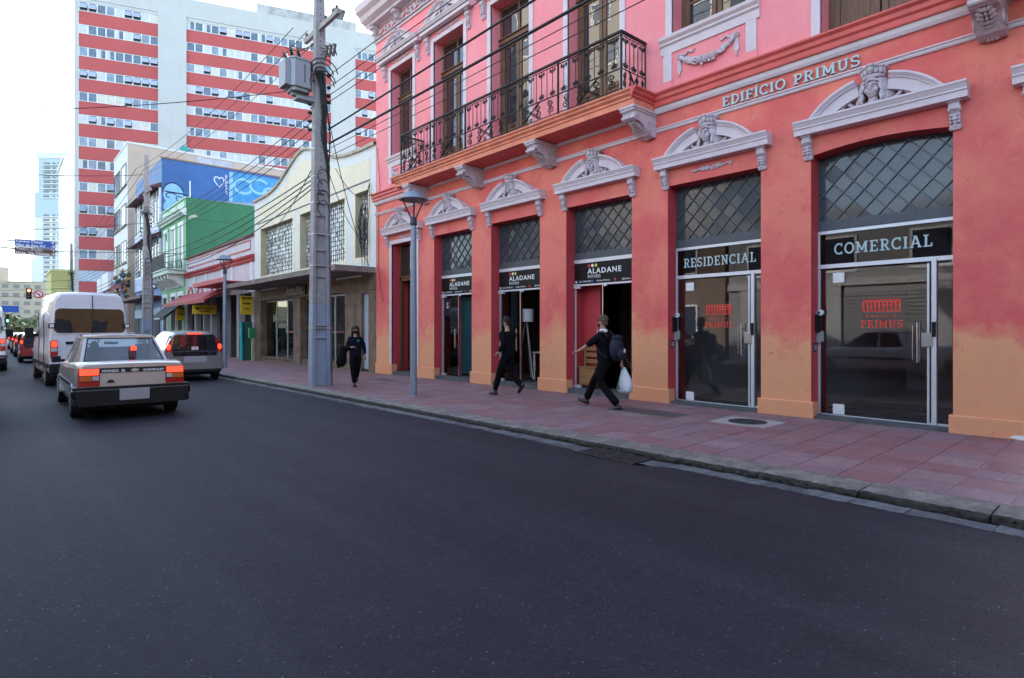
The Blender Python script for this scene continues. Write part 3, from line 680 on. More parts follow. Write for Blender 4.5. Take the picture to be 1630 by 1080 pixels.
# ---- the two lobby doors
M_DECAL = mat('red_decal', (.80,.055,.035), .5, var=0)
def lobby_door(c, h, word, wpx):
    zb = gz(c)+.175; X = FX; y0, y1 = c-h, c+h; post = y0+.30
    root = part('lobby_door', MB().box(X-.03,X+.05,y0,y1,3.245,3.30).box(X-.032,X+.05,y0,y1,2.655,2.725).box(X-.028,X+.03,y1-.035,y1,zb,2.655).box(X-.027,X+.03,y1-.03,y1,2.725,3.245).box(X-.028,X+.03,y0,y0+.02,zb,2.655), M_ALU, pk, bevel=.004)
    b = MB(); b.box(X-.05,X+.04,post-.04,post+.025,zb,2.70); b.box(X-.03,X+.03,post+.055,post+.085,zb,2.63); b.box(X-.028,X+.03,post-.28+.02,post+.08,zb-.005,zb+.03); b.box(X-.03,X+.02,post+.085,y1-.035,zb-.004,zb+.012)
    part('post', b, M_ALU, root, bevel=.004)
    b = MB(); b.box(X-.004,X+.004,post+.09,y1-.04,zb+.03,2.63); part('glass_leaf', b, M_GLASS, root)
    b = MB(); b.box(X-.004,X+.004,y0+.02,post-.045,zb+.03,2.65); part('side_glass', b, M_GLASS, root)
    b = MB(); b.box(X-.004,X+.004,y0+.002,y1-.032,2.728,3.242); part('glass_fascia', b, glass('fascia_glass', (.30,.28,.28), 1.45, 0, .0), root)
    for z in (2.40, zb+.02): b = MB(); b.box(X-.035,X-.005,y1-.42,y1-.24,z,z+.17); part('hinge_plate', b, M_WHITE, root, bevel=.006)
    b = MB()
    for xx in (-.075, .055): b.tube([(X+xx,post+.20,1.10),(X+xx,post+.20,1.72)], .017, 8)
    b.tube([(X-.075,post+.26,1.14),(X-.075,post+.26,1.68)], .008, 6)
    for z in (1.2,1.62): b.tube([(X-.075,post+.20,z),(X+.055,post+.20,z)], .011, 6)
    part('handle', b, M_CHROME, root)
    b = MB(); b.box(X-.055,X-.005,post+.0,post+.16,1.34,1.56); part('lock', b, mat('lock_steel', (.35,.34,.34), .35, .8, var=0), root, bevel=.008)
    b = MB(); b.box(X-.075,X-.052,post-.035,post+.015,1.50,1.73); part('card_reader', b, M_BLACK, root)
    lt, tw = slab_letters(word, .185, .006, gap=.11); k_ = wpx/tw
    for ch, mb, x in lt: mb.map(lambda a, c_, d: (X-.006-d, c+.03+wpx/2-(a+x)*k_, 2.885+c_)); part('letter', mb, M_LET, root)
    # red decal: little building of window rows over the name
    b = MB(); yc = c+.02; X_ = X-.0065
    def bar(ya, yb_, za, zb_): b.quad((X_,yb_,za),(X_,ya,za),(X_,ya,zb_),(X_,yb_,zb_))
    bar(yc-.27,yc+.27,2.085,2.10); bar(yc-.27,yc+.27,1.90,1.915); bar(yc-.27,yc+.27,1.99,2.0); bar(yc-.27,yc+.27,2.05,2.07)
    for k in range(10): y = yc-.27+k*.0574; bar(y,y+.022,1.9155,1.9895); bar(y,y+.03,2.001,2.0495)
    part('decal', b, M_DECAL, root)
    t1 = text_mb('E D I F Í C I O', .075, .001); on_facade(t1, X-.0065, yc, 1.80); part('decal_word', t1, M_DECAL, root)
    lt, tw = slab_letters('PRIMUS', .115, .001, gap=.10); k_ = .60/tw; b = MB()
    for ch, mb, x in lt: b.add([(X-.0066-d, yc+.30-(a+x)*k_, 1.645+c_) for a,c_,d in mb.v], mb.f)
    part('decal_name', b, M_DECAL, root)
    # things on the left jamb
    b = MB(); b.box(X-.16,X-.04,y1-.055,y1+.002,1.56,1.87); part('intercom', b, M_BLACK, root, bevel=.012)
    b = MB(); b.box(X-.10,X-.05,y1-.07,y1+.001,1.38,1.56); b.box(X-.06,X-.015,y1-.10,y1-.03,1.40,1.58); part('keypad', b, mat('grey_plastic', (.30,.30,.31), .5), root, bevel=.008)
    b = MB(); b.lathe([(.05,0),(.055,.05),(.04,.075),(.02,.085)], (X-.10,y1-.06,1.90), 12, axis='x'); b.box(X-.1,X-.05,y1-.06,y1,1.88,1.92); part('camera_dome', b, M_WHITE, root)
    b = MB(); b.box(X-.22,X-.10,y1-.008,y1+.002,1.22,1.38); part('notice', b, mat('navy_notice', (.03,.035,.07), .5), root)
    b = MB()
    for z in (1.33,1.30,1.27): b.box(X-.20,X-.12,y1-.012,y1-.0085,z-.006,z+.006)
    part('notice_text', b, M_WHITE, root)
lobby_door(OPC[0], OPW[0], 'COMERCIAL', 1.40); lobby_door(OPC[1], OPW[1], 'RESIDENCIAL', 1.54)
# ---- upper floor windows, surrounds, pediments
FRX = 10.74
def casement(c, h, z0):
    """tall two leaf french window with transom and fanlight, pieces local to the opening"""
    zt = UZ; X = FRX
    b = MB(); fw = .085
    b.box(X,X+.09,c-h,c-h+fw,z0,zt); b.box(X,X+.09,c+h-fw,c+h,z0,zt); b.box(X+.002,X+.088,c-h+fw,c+h-fw,zt-fw,zt); b.box(X+.001,X+.089,c-h+fw,c+h-fw,z0,z0+.05)
    b.box(X-.07,X+.10,c-h-.0,c+h,9.62,9.66); b.box(X-.04,X+.095,c-h+.002,c+h-.002,9.66,9.76); b.box(X-.085,X+.098,c-h-.001,c+h+.001,9.76,9.79)
    b.box(X+.003,X+.085,c-.04,c+.04,9.79,zt-fw)
    root = part('upper_window', b, M_WOOD, pk, bevel=.006)
    tall = z0 < 7
    for s_ in (-1,1):
        ya, yb = sorted((c+s_*.012, c+s_*(h-fw))); b = MB(); st = .095
        b.box(X+.012,X+.07,ya,ya+st,z0+.052,9.615); b.box(X+.012,X+.07,yb-st,yb,z0+.052,9.615)
        zz = [z0+.052, z0+.20] if not tall else [z0+.052, z0+.75]
        b.box(X+.014,X+.068,ya+st,yb-st,zz[0],zz[0]+.11); b.box(X+.014,X+.068,ya+st,yb-st,9.50,9.614)
        if tall:
            b.box(X+.014,X+.068,ya+st,yb-st,zz[1],zz[1]+.10); b.box(X+.03,X+.06,ya+st,yb-st,zz[0]+.11,zz[1]); b.box(X+.018,X+.032,ya+st+.05,yb-st-.05,zz[0]+.18,zz[1]-.06)
        mid = 8.35; b.box(X+.02,X+.062,ya+st,yb-st,mid-.025,mid+.025)
        lf = part('window_leaf', b, M_WOOD, root, bevel=.005)
        g0 = zz[1]+.10 if tall else zz[0]+.11
        for za, zb_ in ((g0, mid-.025), (mid+.025, 9.50)):
            b = MB(); t_ = RND.uniform(-.006,.006); b.quad((X+.04+t_,yb-st,za),(X+.04-t_,ya+st,za),(X+.04-t_,ya+st,zb_),(X+.04+t_,yb-st,zb_)); part('pane', b, P_UPWIN, lf)
        y2a, y2b = sorted((c+s_*.04, c+s_*(h-fw))); b = MB(); b.quad((X+.04,y2b,9.795),(X+.04,y2a,9.795),(X+.04,y2a,zt-fw),(X+.04,y2b,zt-fw)); part('fanlight_pane', b, P_UPWIN, root)
    b = MB(); b.box(X+.10,X+.12,c-h,c+h,z0,zt); part('dark_room', b, M_DARK, root)
def upper_surround(c, h, z0):
    b = MB(); tw_ = .15
    for s_ in (-1,1): b.box(WX-.03, WX+.04, *sorted((c+s_*h, c+s_*(h+tw_))), z0 if z0 < 7 else 7.52, UZ+.13)
    b.box(WX-.032, WX+.04, c-h, c+h, UZ+.001, UZ+.132); part('window_surround', b, M_TRIM, pk, bevel=.008)
for c in UPC: casement(c, uw[c], sill[c]); upper_surround(c, uw[c], sill[c])
UCOR = corbel_mesh().map(lambda x,y,z: (x*1.05, y*1.1, z*1.45)).mesh('corbel', M_STUC)
UREL = frieze_orn_mesh(.55, 9).mesh('relief', M_STUC); UPP = MB(); UPP.box(WX*0-.01,.03,-.95,.95,.0,.0)
for c in UPC:
    p = part('upper_pediment', UM[0], None, pk, (WX,c,10.98)); [part('arch', q, None, p, (WX,c,10.98)) for q in UM[1]]
    part('bust', PM[2], None, p, (WX,c,11.0)); [part('scroll', q, None, p, (WX,c,10.98)) for q in PM[3]]; part('relief', UREL, None, p, (WX,c,10.90))
    for s_ in (-1,1): part('corbel', UCOR, None, p, (WX,c+s_*1.08,10.96))
# frieze reliefs and eaves corbels
FREL = frieze_orn_mesh(.62, 4).map(lambda x,y,z: (x*1.3,y,z*3.0)).mesh('relief', M_STUC)
EC = corbel_mesh().map(lambda x,y,z: (x*2.1,y*1.7,z*1.15)).mesh('corbel', M_STUC)
y = YL-.16
while y > 4:
    part('eaves_corbel', EC, None, pk, (WX,y,12.56)); part('frieze_relief', FREL, None, pk, (WX-.01,y-.75,12.32)); y -= 1.5
# ---- framed garland panels under the two windows without balcony
def garland_panel(c, h):
    root = part('window_sill', MB().prism([(WX+.03,7.28),(WX-.03,7.28),(WX-.03,7.44),(WX-.07,7.47),(WX-.07,7.51),(WX-.12,7.56),(WX-.13,7.62),(WX+.03,7.62)], 'y', c-h-.26, c+h+.26), M_TRIM, pk)
    for s_ in (-1,1): b = MB(); b.box(WX-.028,WX+.03,*sorted((c+s_*(h-.0), c+s_*(h+.20))),6.72,7.281); part('panel_frame', b, M_TRIM, root)
    for s_ in (-1,1): b = MB(); b.box(WX-.026,WX+.03,*sorted((c+s_*(h-.0), c+s_*(h+.22))),6.50,6.719); part('panel_foot', b, M_UP, root)
    b = MB(); rr = random.Random(8); W_ = .58
    for i in range(90):
        u = rr.uniform(-1,1); zc = 7.10-.22*(1-u*u); th = .03+.055*(1-u*u)
        b.ball((WX-.03-rr.random()*.05*(1-u*u), c+u*W_, zc+rr.uniform(-th,th)), (.028,.032,.03), 6, 4, rot=(rr.random()*3,rr.random(),0))
    for k, u in enumerate((-.25,0,.25)):
        for q in range(6): a = q*pi/3; b.ball((WX-.085, c+u*W_+.04*math.cos(a), 6.90+.04*math.sin(a)), (.02,.026,.026), 6, 4)
        b.ball((WX-.10,c+u*W_,6.90), .022, 6, 4)
    b.tube([(WX-.03,c+W_*(-1+i/8),7.10-.22*(1-(-1+i/8)**2)) for i in range(17)], .05, 6)
    for s_ in (-1,1):
        y = c+s_*(W_+.03)
        for q in range(5): a = q*pi*.4; b.ball((WX-.03, y+.035*math.cos(a), 7.13+.035*math.sin(a)), .025, 6, 4)
        b.prism([(y-.02,7.10),(y-.055,6.86),(y,6.76),(y+.055,6.86),(y+.02,7.10)], 'x', WX-.03, WX+.01); b.ball((WX-.015,y,6.745), .022, 6, 4)
        b.tube([(WX-.02, y-s_*.05*i+0, 7.14+.035*math.sin(i*1.9)+.004*i) for i in range(8)], [.022,.026,.02,.026,.02,.024,.018,.008], 5)
    part('garland', b, M_STUC, root)
garland_panel(6.03, UW); garland_panel(17.5, .66); garland_panel(.3, UW)
# ---- iron balcony
def balcony(y0, y1, cor, posts, ends=(True, True)):
    root = part('balcony', MB().prism([(WX-.005,6.16),(9.63,6.16),(9.63,6.28),(9.60,6.285),(9.60,6.33),(9.545,6.37),(9.545,6.405),(9.50,6.44),(9.50,6.47),(WX-.005,6.49)], 'y', y0+.10, y1-.10), mat('balcony_slab_paint', (.70,.22,.14), .6, var=.18, vs_=3, bmp=.15, bs=30, dirt=.12), pk)
    # end faces carry the same moulding
    for ye, s_ in ((y0+.1,-1),(y1-.1,1)): b = MB(); b.prism([(ye-s_*.01,6.285),(ye+s_*.03,6.285),(ye+s_*.03,6.33),(ye+s_*.085,6.37),(ye+s_*.085,6.405),(ye+s_*.13,6.44),(ye+s_*.13,6.47),(ye-s_*.01,6.488)], 'x', 9.505, WX-.006); part('slab_moulding', b, M_RED, root)
    b = MB(); b.quad((9.64,y0+.11,6.158),(9.64,y1-.11,6.158),(WX-.01,y1-.11,6.158),(WX-.01,y0+.11,6.158)); part('soffit', b, M_RED, root)
    cb = MB(); prof = [(.0,0),(-.80,0),(-.80,-.06),(-.74,-.10),(-.72,-.17),(-.76,-.20),(-.76,-.27),(-.70,-.31),(-.60,-.30),(-.46,-.36),(-.34,-.48),(-.24,-.58),(-.12,-.62),(0,-.60)]
    cb.prism([(x,z) for x,z in prof], 'y', -.17, .17)
    cb.box(-.82,0,-.21,.21,.001,.06); cb.box(-.79,0,-.19,.19,-.055,.0)
    for s_ in (-1,1):
        cb.tube([(x, s_*.172, z) for _, x, z in [(0,a,b_) for _,a,b_ in curl(-.26,-.40,.17,2.2,pi*.1,0,0,1,30,.10)]], .014, 5)
        cb.tube([(x, s_*.172, z) for _,x,z in curl(-.66,-.20,.085,1.8,pi*.1,0,0,1,20,.15)], .010, 5)
    cb.lathe([(.055,-.17),(.06,0),(.055,.17)], (-.73,0,-.235), 12, axis='y')
    for k in range(8):
        x, z = -.62+.075*k, -.33-.04*k
        for s_ in (-1,1): cb.ball((x, s_*(.055+.022*math.sin(k)), z), (.045,.062,.022), 7, 5, rot=(s_*.55,.5,s_*.5))
        cb.ball((x, 0, z-.01), (.05,.026,.03), 6, 4, rot=(0,.6,0))
    cme = cb.map(lambda x,y,z: (x,y*.92,z*.76)).mesh('corbel', M_STUC)
    for yc in cor: part('corbel', cme, None, root, (WX-.003,yc,6.095))
    RX, z0, zm, zt = 9.56, 6.50, 6.945, 7.69
    b = MB(); pa, pb = posts[0], posts[-1]
    b.box(RX-.03,RX+.03,pa-.03,pb+.03,zt-.02,zt+.03); b.box(RX-.016,RX+.016,pa,pb,zt-.075,zt-.06)
    part('handrail', b, M_IRON, root, bevel=.008)
    b = MB(); b.box(RX-.012,RX+.012,pa,pb,zm-.012,zm+.012); b.box(RX-.010,RX+.010,pa,pb,z0+.02,z0+.036); part('rail', b, M_IRON, root)
    for yp, dirn in ((pa,1),(pb,1)):
        b = MB(); b.box(RX+.03,WX-.02,yp-.03,yp+.03,zt-.018,zt+.028); b.box(RX,WX-.02,yp-.009,yp+.009,zm-.007,zm+.007); b.box(RX,WX-.02,yp-.009,yp+.009,zt-.074,zt-.061); b.box(RX,WX-.02,yp-.009,yp+.009,z0+.021,z0+.035); b.box(WX-.035,WX-.015,yp-.011,yp+.011,z0,zt-.02)
        part('side_rail', b, M_IRON, root)
    pst = MB(); pst.box(-.018,.018,-.018,.018,-.02,zt-z0-.02); pst.ball((0,0,.02), (.03,.03,.02), 8, 5); pm = pst.mesh('post', M_IRON)
    for yp in posts: part('post', pm, None, root, (RX,yp,z0))
    bl = MB(); hgt = zt-zm
    bl.tube([(0,0,.0),(0,0,hgt-.06)], .0125, 4)
    for zc in (.33,.37,.41): bl.ball((0,0,zc), (.013,.013,.018), 6, 4)
    bm_ = bl.mesh('baluster', M_IRON)
    fl = MB()                      # leafy baluster with curls at top and foot
    fl.tube([(0,0,0),(0,0,hgt-.06)], .0125, 4); fl.ball((0,0,.37), (.015,.015,.03), 6, 4)
    for zb_, d_ in ((.03,1),(hgt-.09,-1)):
        for s_ in (-1,1):
            fl.tube([(0, y_, z_) for _, y_, z_ in curl(s_*.055, zb_+d_*.055, .042, 1.35, -pi/2*d_, 0, 0, -s_*1, 14, .25)], .0125, 4)
            fl.tube([(0,0,zb_+d_*.06),(0,s_*.02,zb_+d_*.10),(0,s_*.038,zb_+d_*.13)], [.012,.009,.003], 4)
    fm_ = fl.mesh('leaf_baluster', M_IRON)
    W_ = posts[1]-posts[0]; sc = MB(); H_ = zm-z0-.03   # lower scroll panel
    for s_ in (-1,1):
        for q in (.22, .62):
            yc = s_*W_*q/2*1.15
            sc.tube([(0,y_,z_) for _,y_,z_ in curl(yc, H_*.70, .085, 1.6, pi*.6, 0,0, s_, 18, .2)], .0145, 4)
            sc.tube([(0,y_,z_) for _,y_,z_ in curl(yc+s_*.03, H_*.30, .095, 1.6, -pi*.4, 0,0, -s_, 18, .2)], .0145, 4)
            sc.tube([(0,yc+s_*.085,H_*.70),(0,yc,H_*.5),(0,yc-s_*.06,H_*.30)], .0145, 4)
        for dd in (-.03,.03): sc.tube([(.006*s_,-s_*.30+dd,.02),(.006*s_,s_*.30+dd,H_)], .012, 4)
    for q in range(5): a = q*2*pi/5; sc.ball((-.01,.035*math.cos(a),.05+.03*math.sin(a)), (.012,.02,.02), 6, 4)
    sm_ = sc.mesh('scroll_panel', M_IRON)
    for k in range(len(posts)-1):
        pa_, pb_ = posts[k], posts[k+1]; n = 9
        part('scroll_panel', sm_, None, root, (RX,(pa_+pb_)/2,z0+.03))
        for i in range(1, n+1): part('leaf_baluster' if i % 2 else 'baluster', fm_ if i % 2 else bm_, None, root, (RX, pa_+(pb_-pa_)*i/(n+1), zm))
    for yp in (pa, pb):
        for i in range(1, 6): part('leaf_baluster' if i % 2 else 'baluster', fm_ if i % 2 else bm_, None, root, (RX+(WX-RX)*i/6,yp,zm), rot=(0,0,pi/2))
        sd_ = part('scroll_panel', sm_, None, root, ((RX+WX)/2,yp,z0+.03), rot=(0,0,pi/2)); sd_.scale = (1,.48,1)
balcony(7.10, 16.73, [7.36, 10.25, 13.12, 15.95], [7.47, 9.26, 11.04, 12.77, 14.48, 16.13])
balcony(-6.6, 1.98, [1.66, -1.2, -4.1], [-6.2, -4.2, -2.2, -.2, 1.65])
# ---- ALADANE MÓVEIS shop fronts
M_LETW = mat('white_print', (.78,.78,.78), .5, var=0); M_LR = mat('print_red', (.62,.02,.03), .5, var=0); M_LY = mat('print_yellow', (.75,.62,.02), .5, var=0); M_FB = mat('print_blue', (.05,.12,.4), .5, var=0)
def shopfront(c, h, k):
    X = FX; y0, y1 = c-h, c+h; zb = gz(c)+.23
    root = part('shop_door', MB().box(X-.03,X+.05,y0,y1,3.215,3.30).box(X-.035,X+.02,y0,y1,2.66,2.70).box(X-.02,X+.02,y1-.035,y1-.012,zb,2.70), M_ALU, pk)
    sg = part('sign_panel', MB().box(X-.02,X+.02,y0+.003,y1-.003,2.70,3.215), M_BLACK, root)
    xs_ = X-.0215
    for q, m in enumerate((M_LR, M_LETW, M_LY)):
        b = MB(); cc = c+.56-q*.11; b.lathe([(.040,0),(.040,.004)], (xs_-.004,cc-.05,3.135), 14, axis='x'); part('dot', b, m, sg)
    for s_, sz, zz, bo, sx in (('ALADANE', .175, 2.945, .004, 1.12), ('MÓVEIS', .105, 2.838, 0, 1.05)):
        t_ = text_mb(s_, sz, .003, bold=bo, sx=sx, align='LEFT', space=1.22 if bo else 1.1); on_facade(t_, xs_-.0015, c+.55, zz); part('lettering', t_, M_LETW, sg)
    for s_, yo in (('(41) 3308 6058', .64), ('Aladane Móveis', .08), ('@aladane', -.60)):
        t_ = text_mb(s_, .062, .002); on_facade(t_, xs_-.001, c+yo, 2.745); part('small_lettering', t_, M_LETW, sg)
    for m, yo in ((M_LETW,.92),(M_FB,.40),(M_LR,-.28)): b = MB(); b.box(xs_-.003,xs_,c+yo-.026,c+yo+.026,2.738,2.79); part('icon', b, m, sg)
    b = MB(); b.box(X-.05,X+.03,y1-.20,y1+.0,2.60,2.71); b.box(X-.05,X+.03,y1-.20,y1-.0,zb,zb+.07); b.box(X-.04,X-.0,c-.04,c+.04,2.62,2.70); part('clamp', b, M_ALU, root, bevel=.005)
    if k == 2: qs = ((X+.04,X+.72,c+.10,c+.11,zb+.01,2.66),(X+.0,X+.04,c+.095,c+.115,zb+.01,2.66))
    else: qs = ((X-.005,X+.005,c+.12,y1-.04,zb+.01,2.66),(X-.012,X+.012,c+.09,c+.12,zb+.01,2.66))
    b = MB(); b.box(*qs[0]); part('glass_leaf', b, M_GLASS, root)
    b = MB(); b.box(*qs[1]); part('leaf_edge', b, M_CHROME, root)
    b = MB()
    for dx in (-.07,.07): b.tube([(X+dx,c+.20,1.02),(X+dx,c+.20,1.62)], .016, 8)
    for z in (1.1,1.54): b.tube([(X-.07,c+.20,z),(X+.07,c+.20,z)], .011, 6)
    part('handle', b, M_CHROME, root)
    b = MB(); b.box(XB-.0,XB+.05,c+.45,y1+.0,zb,3.2); part('side_panel', b, M_REV, root)
for k in (2,3,4): shopfront(OPC[k], OPW[k], k)
b = MB(); b.box(XB+.02,XB+.06,OPC[4]-.25,OPC[4]+.45,.2,2.62); part('teal_door', b, mat('teal_door_paint', (.015,.075,.085), .4, var=.1), pk)
b = MB(); b.box(FX-.012,FX-.007,OPC[4]+.50,OPC[4]+.86,2.02,2.55); nb = part('notice_board', b, mat('navy_board', (.012,.013,.03), .4), pk)
t_ = text_mb('S', .26, .002); on_facade(t_, FX-.0135, OPC[4]+.68, 2.27); part('lettering', t_, M_LETW, nb)
# narrow doorway: dark leaf, fanlight, wooden transom
c = OPC[5]; b = MB(); b.box(FX,FX+.08,c-.8,c+.8,3.30,3.42); b.box(FX-.03,FX+.1,c-.8,c+.8,3.42,3.46); b.box(FX,FX+.08,c+.72,c+.8,.2,4.56); b.box(FX,FX+.08,c-.8,c-.72,.2,4.56)
nd_ = part('end_door', b, M_WOOD, pk); b = MB(); b.quad((FX+.04,c+.72,3.46),(FX+.04,c-.72,3.46),(FX+.04,c-.72,4.56),(FX+.04,c+.72,4.56)); part('pane', b, P_UPWIN, nd_)
b = MB(); b.box(XB,XB+.8,c+.70,c+.75,.2,3.3); [b.box(XB+.1,XB+.7,c+.69,c+.70,z,z+.6) for z in (.5,1.3,2.2)]; part('open_leaf', b, M_WOOD, nd_)
b = MB(); b.box(FX+.1,FX+.2,c-.2,c+.12,.35,1.9); part('panel', b, mat('ochre_wood', (.30,.17,.07), .5, var=.2), nd_)
# entrance mat with the house name
mt = thing('door_mat', 'dark framed door mat with PRIMUS woven in, inside the COMERCIAL lobby', 'door mat', (XB+1.3,3.05,.155))
b = MB(); b.box(-.75,.75,-1.2,1.2,-.005,.006); part('pile', b, mat('mat_grey', (.10,.095,.09), .95, var=.2), mt, mt.location)
b = MB()
for q in ((-.75,.75,-1.2,-1.14),(-.75,.75,1.14,1.2),(-.75,-.69,-1.14,1.14),(.69,.75,-1.14,1.14)): b.box(*q,.006,.010)
part('border', b, M_BLACK, mt, mt.location)
lt, tw = slab_letters('PRIMUS', .42, .004); k_ = 1.7/tw; b = MB()
for ch, mb, x in lt: b.add([(-.25+c_, .85-(a+x)*k_, .0065+d) for a,c_,d in mb.v], mb.f)
part('lettering', b, M_BLACK, mt, mt.location)
b = MB(); P = [(1.50,.14),(1.44,.175),(1.36,.18),(1.30,.20),(1.24,.17),(1.27,.12),(1.35,.10),(1.40,.125)]
b.prism(P, 'x', WX-.0435, WX-.039); part('bare_plaster_chip', b, M_WHITE, pk)
# ================================================================== CREAM SHOP BUILDING
def lab_part(name, boxes, m, parent, **kw):
    b = MB()
    for q in boxes: b.box(*q)
    return part(name, b, m, parent, **kw)
FXW = 10.4
M_CREAM = mat('cream_paint', (.74,.68,.54), .7, var=.05, dirt=.12); M_CW = mat('white_wall_paint', (.66,.70,.71), .7, var=.05, dirt=.12)
M_STONE = mat('brown_stone_cladding', (.17,.118,.082), .75, var=.35, vs_=2.5, bmp=.4, bs=30, dirt=.35)
M_CONC = mat('weathered_concrete', (.20,.17,.155), .85, var=.35, vs_=2, bmp=.4, bs=30, dirt=.6)
cr = thing('cream_building', 'cream and white shop building with a wavy parapet and glass block windows', 'building', (17, 26, -.15))
Y0, Y1 = 19.32, 32.75
curve = [(19.32,8.37),(20.6,8.38),(21.8,8.46),(22.6,8.58),(23.3,8.78),(24.0,9.06),(24.8,9.37),(25.4,9.58),(26.05,9.68),(26.7,9.58),(27.3,9.37),(28.1,9.06),(28.8,8.78),(29.5,8.58),(30.3,8.46),(31.5,8.40),(32.75,8.38)]
def curve_z(y):
    for (a, za), (b_, zb_) in zip(curve, curve[1:]):
        if a <= y <= b_: return za+(zb_-za)*(y-a)/(b_-a)
    return 8.38
WINS = [(27.32,31.76),(21.86,26.45),(19.91,20.95)]
b = MB(); zb, zt = 4.33, 6.82
for a, c in zip(curve, curve[1:]): b.quad((FXW,c[0],zt),(FXW,a[0],zt),(FXW,a[0],a[1]),(FXW,c[0],c[1]))
b.quad((FXW,Y1,3.6),(FXW,Y0,3.6),(FXW,Y0,zb),(FXW,Y1,zb))
ee = [Y0] + [v for q in sorted(WINS) for v in q] + [Y1]
for k in range(0, len(ee), 2): b.quad((FXW,ee[k+1],zb),(FXW,ee[k],zb),(FXW,ee[k],zt),(FXW,ee[k+1],zt))
b.quad((FXW,Y1,3.6),(FXW,Y1,8.38),(24,Y1,8.38),(24,Y1,3.6)); b.quad((FXW,Y0,8.3),(24,Y0,8.3),(24,Y1,8.3),(FXW,Y1,8.3))
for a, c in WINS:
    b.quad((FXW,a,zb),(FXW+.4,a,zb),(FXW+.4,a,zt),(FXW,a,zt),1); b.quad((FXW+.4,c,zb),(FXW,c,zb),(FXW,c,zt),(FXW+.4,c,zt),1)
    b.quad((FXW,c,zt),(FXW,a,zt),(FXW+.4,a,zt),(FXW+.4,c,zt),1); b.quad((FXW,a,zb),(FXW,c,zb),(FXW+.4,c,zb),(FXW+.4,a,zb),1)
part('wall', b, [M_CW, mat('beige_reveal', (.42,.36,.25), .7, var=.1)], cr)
b = MB(); n = len(curve)
for (a, za), (c, zc) in zip(curve, curve[1:]): b.add([(FXW-.10,a,za-.02),(FXW-.10,c,zc-.02),(FXW-.10,c,zc+.09),(FXW-.10,a,za+.09),(FXW+.35,a,za-.02),(FXW+.35,c,zc-.02),(FXW+.35,c,zc+.09),(FXW+.35,a,za+.09)], [(0,3,2,1),(3,7,6,2),(0,1,5,4),(4,5,6,7)])
part('coping', b, mat('coping_stained', (.45,.40,.31), .8, var=.3, vs_=4, dirt=.5), cr)
pan = [(y, curve_z(y)-.42) for y in [19.75+i*.42 for i in range(31)] if y < 32.35]
b = MB(); P = [(32.3,7.18),(19.75,7.18)] + pan + [(32.3,curve_z(32.3)-.42)]
b.prism(P[::-1], 'x', FXW-.012, FXW-.002); part('cream_panel', b, M_CREAM, cr)
b = MB(); b.box(FXW-.02,FXW-.002,19.75,32.3,7.13,7.165); part('groove', b, mat('groove_dark', (.10,.10,.10), .8), cr)
M_BLOCK = [pane_mat('glass_block_a', (.48,.51,.52), 1.5, .12), pane_mat('glass_block_b', (.62,.65,.66), 1.5, .15), pane_mat('glass_block_c', (.30,.33,.35), 1.5, .1), mat('glass_block_bright', (.72,.74,.74), .3)]
for a, c in WINS:
    f = .26; q = [(FXW-.010,FXW+.0,a-f if a > 20 else a-.2,a,zb-f+.05,zt+f),(FXW-.010,FXW,c,c+f if c < 32 else c+.2,zb-f+.05,zt+f),(FXW-.010,FXW,a,c,zt,zt+f),(FXW-.010,FXW,a,c,zb-f+.05,zb)]
    wnd = lab_part('glass_block_window', q, M_CREAM, cr)
    nx, nz = max(3, round((c-a)/.195)), 13; dx, dz = (c-a)/nx, (zt-zb)/nz; bb = MB(); gr = MB()
    for i in range(nx):
        for j in range(nz):
            y_, z_ = a+dx*(i+.5), zb+dz*(j+.5); hy, hz = dx/2-.018, dz/2-.018; t1, t2 = RND.uniform(-.008,.008), RND.uniform(-.008,.008); X = FXW+.298
            top = j > nz*.68
            bb.add([(X+t1,y_+hy,z_-hz),(X-t1+t2,y_-hy,z_-hz),(X-t1,y_-hy,z_+hz),(X+t1-t2,y_+hy,z_+hz)], [(0,1,2,3)], RND.choices([0,1,2,3],[4,3,2,3] if top else [5,2,4,.4])[0])
    part('glass_blocks', bb, M_BLOCK, wnd, kind='stuff')
    for i in range(1, nx): y_ = a+dx*i; gr.box(FXW+.288,FXW+.33,y_-.013,y_+.013,zb,zt)
    for j in range(1, nz): z_ = zb+dz*j; gr.box(FXW+.290,FXW+.332,a,c,z_-.013,z_+.013)
    gr.box(FXW+.34,FXW+.36,a,c,zb,zt); part('block_grid', gr, mat('dark_grid', (.05,.055,.06), .7), wnd)
lab_part('canopy', [(8.82,FXW+.05,Y0+.02,32.45,3.66,3.87)], M_CONC, cr, bevel=.01)
# stone ground floor
PIERS = [(31.76,32.66),(26.43,27.26),(20.99,21.86),(19.33,19.90)]
for a, c in PIERS:
    zb_ = gz(c)+.10; n = 6; h = (3.05-zb_)/n
    pr = lab_part('stone_pier', [(FXW+.03,FXW+.6,a+.01,c-.01,zb_-.2,3.06)], M_CONC, cr)
    for k in range(n):
        b = MB(); d = RND.uniform(-.006,.006); b.box(FXW-.0+d,FXW+.59,a,c,zb_+k*h+.004,zb_+(k+1)*h-.004); part('stone_slab', b, M_STONE, pr)
fa = lab_part('stone_fascia', [(FXW+.03,FXW+.5,Y0,Y1,3.07,3.66)], M_CONC, cr)
y = Y0
while y < Y1-.1:
    y_ = min(y+1.12, Y1); d = RND.uniform(-.005,.005); b = MB(); b.box(FXW+d,FXW+.49,y+.004,y_-.004,3.065,3.655); part('stone_slab', b, M_STONE, fa); y = y_
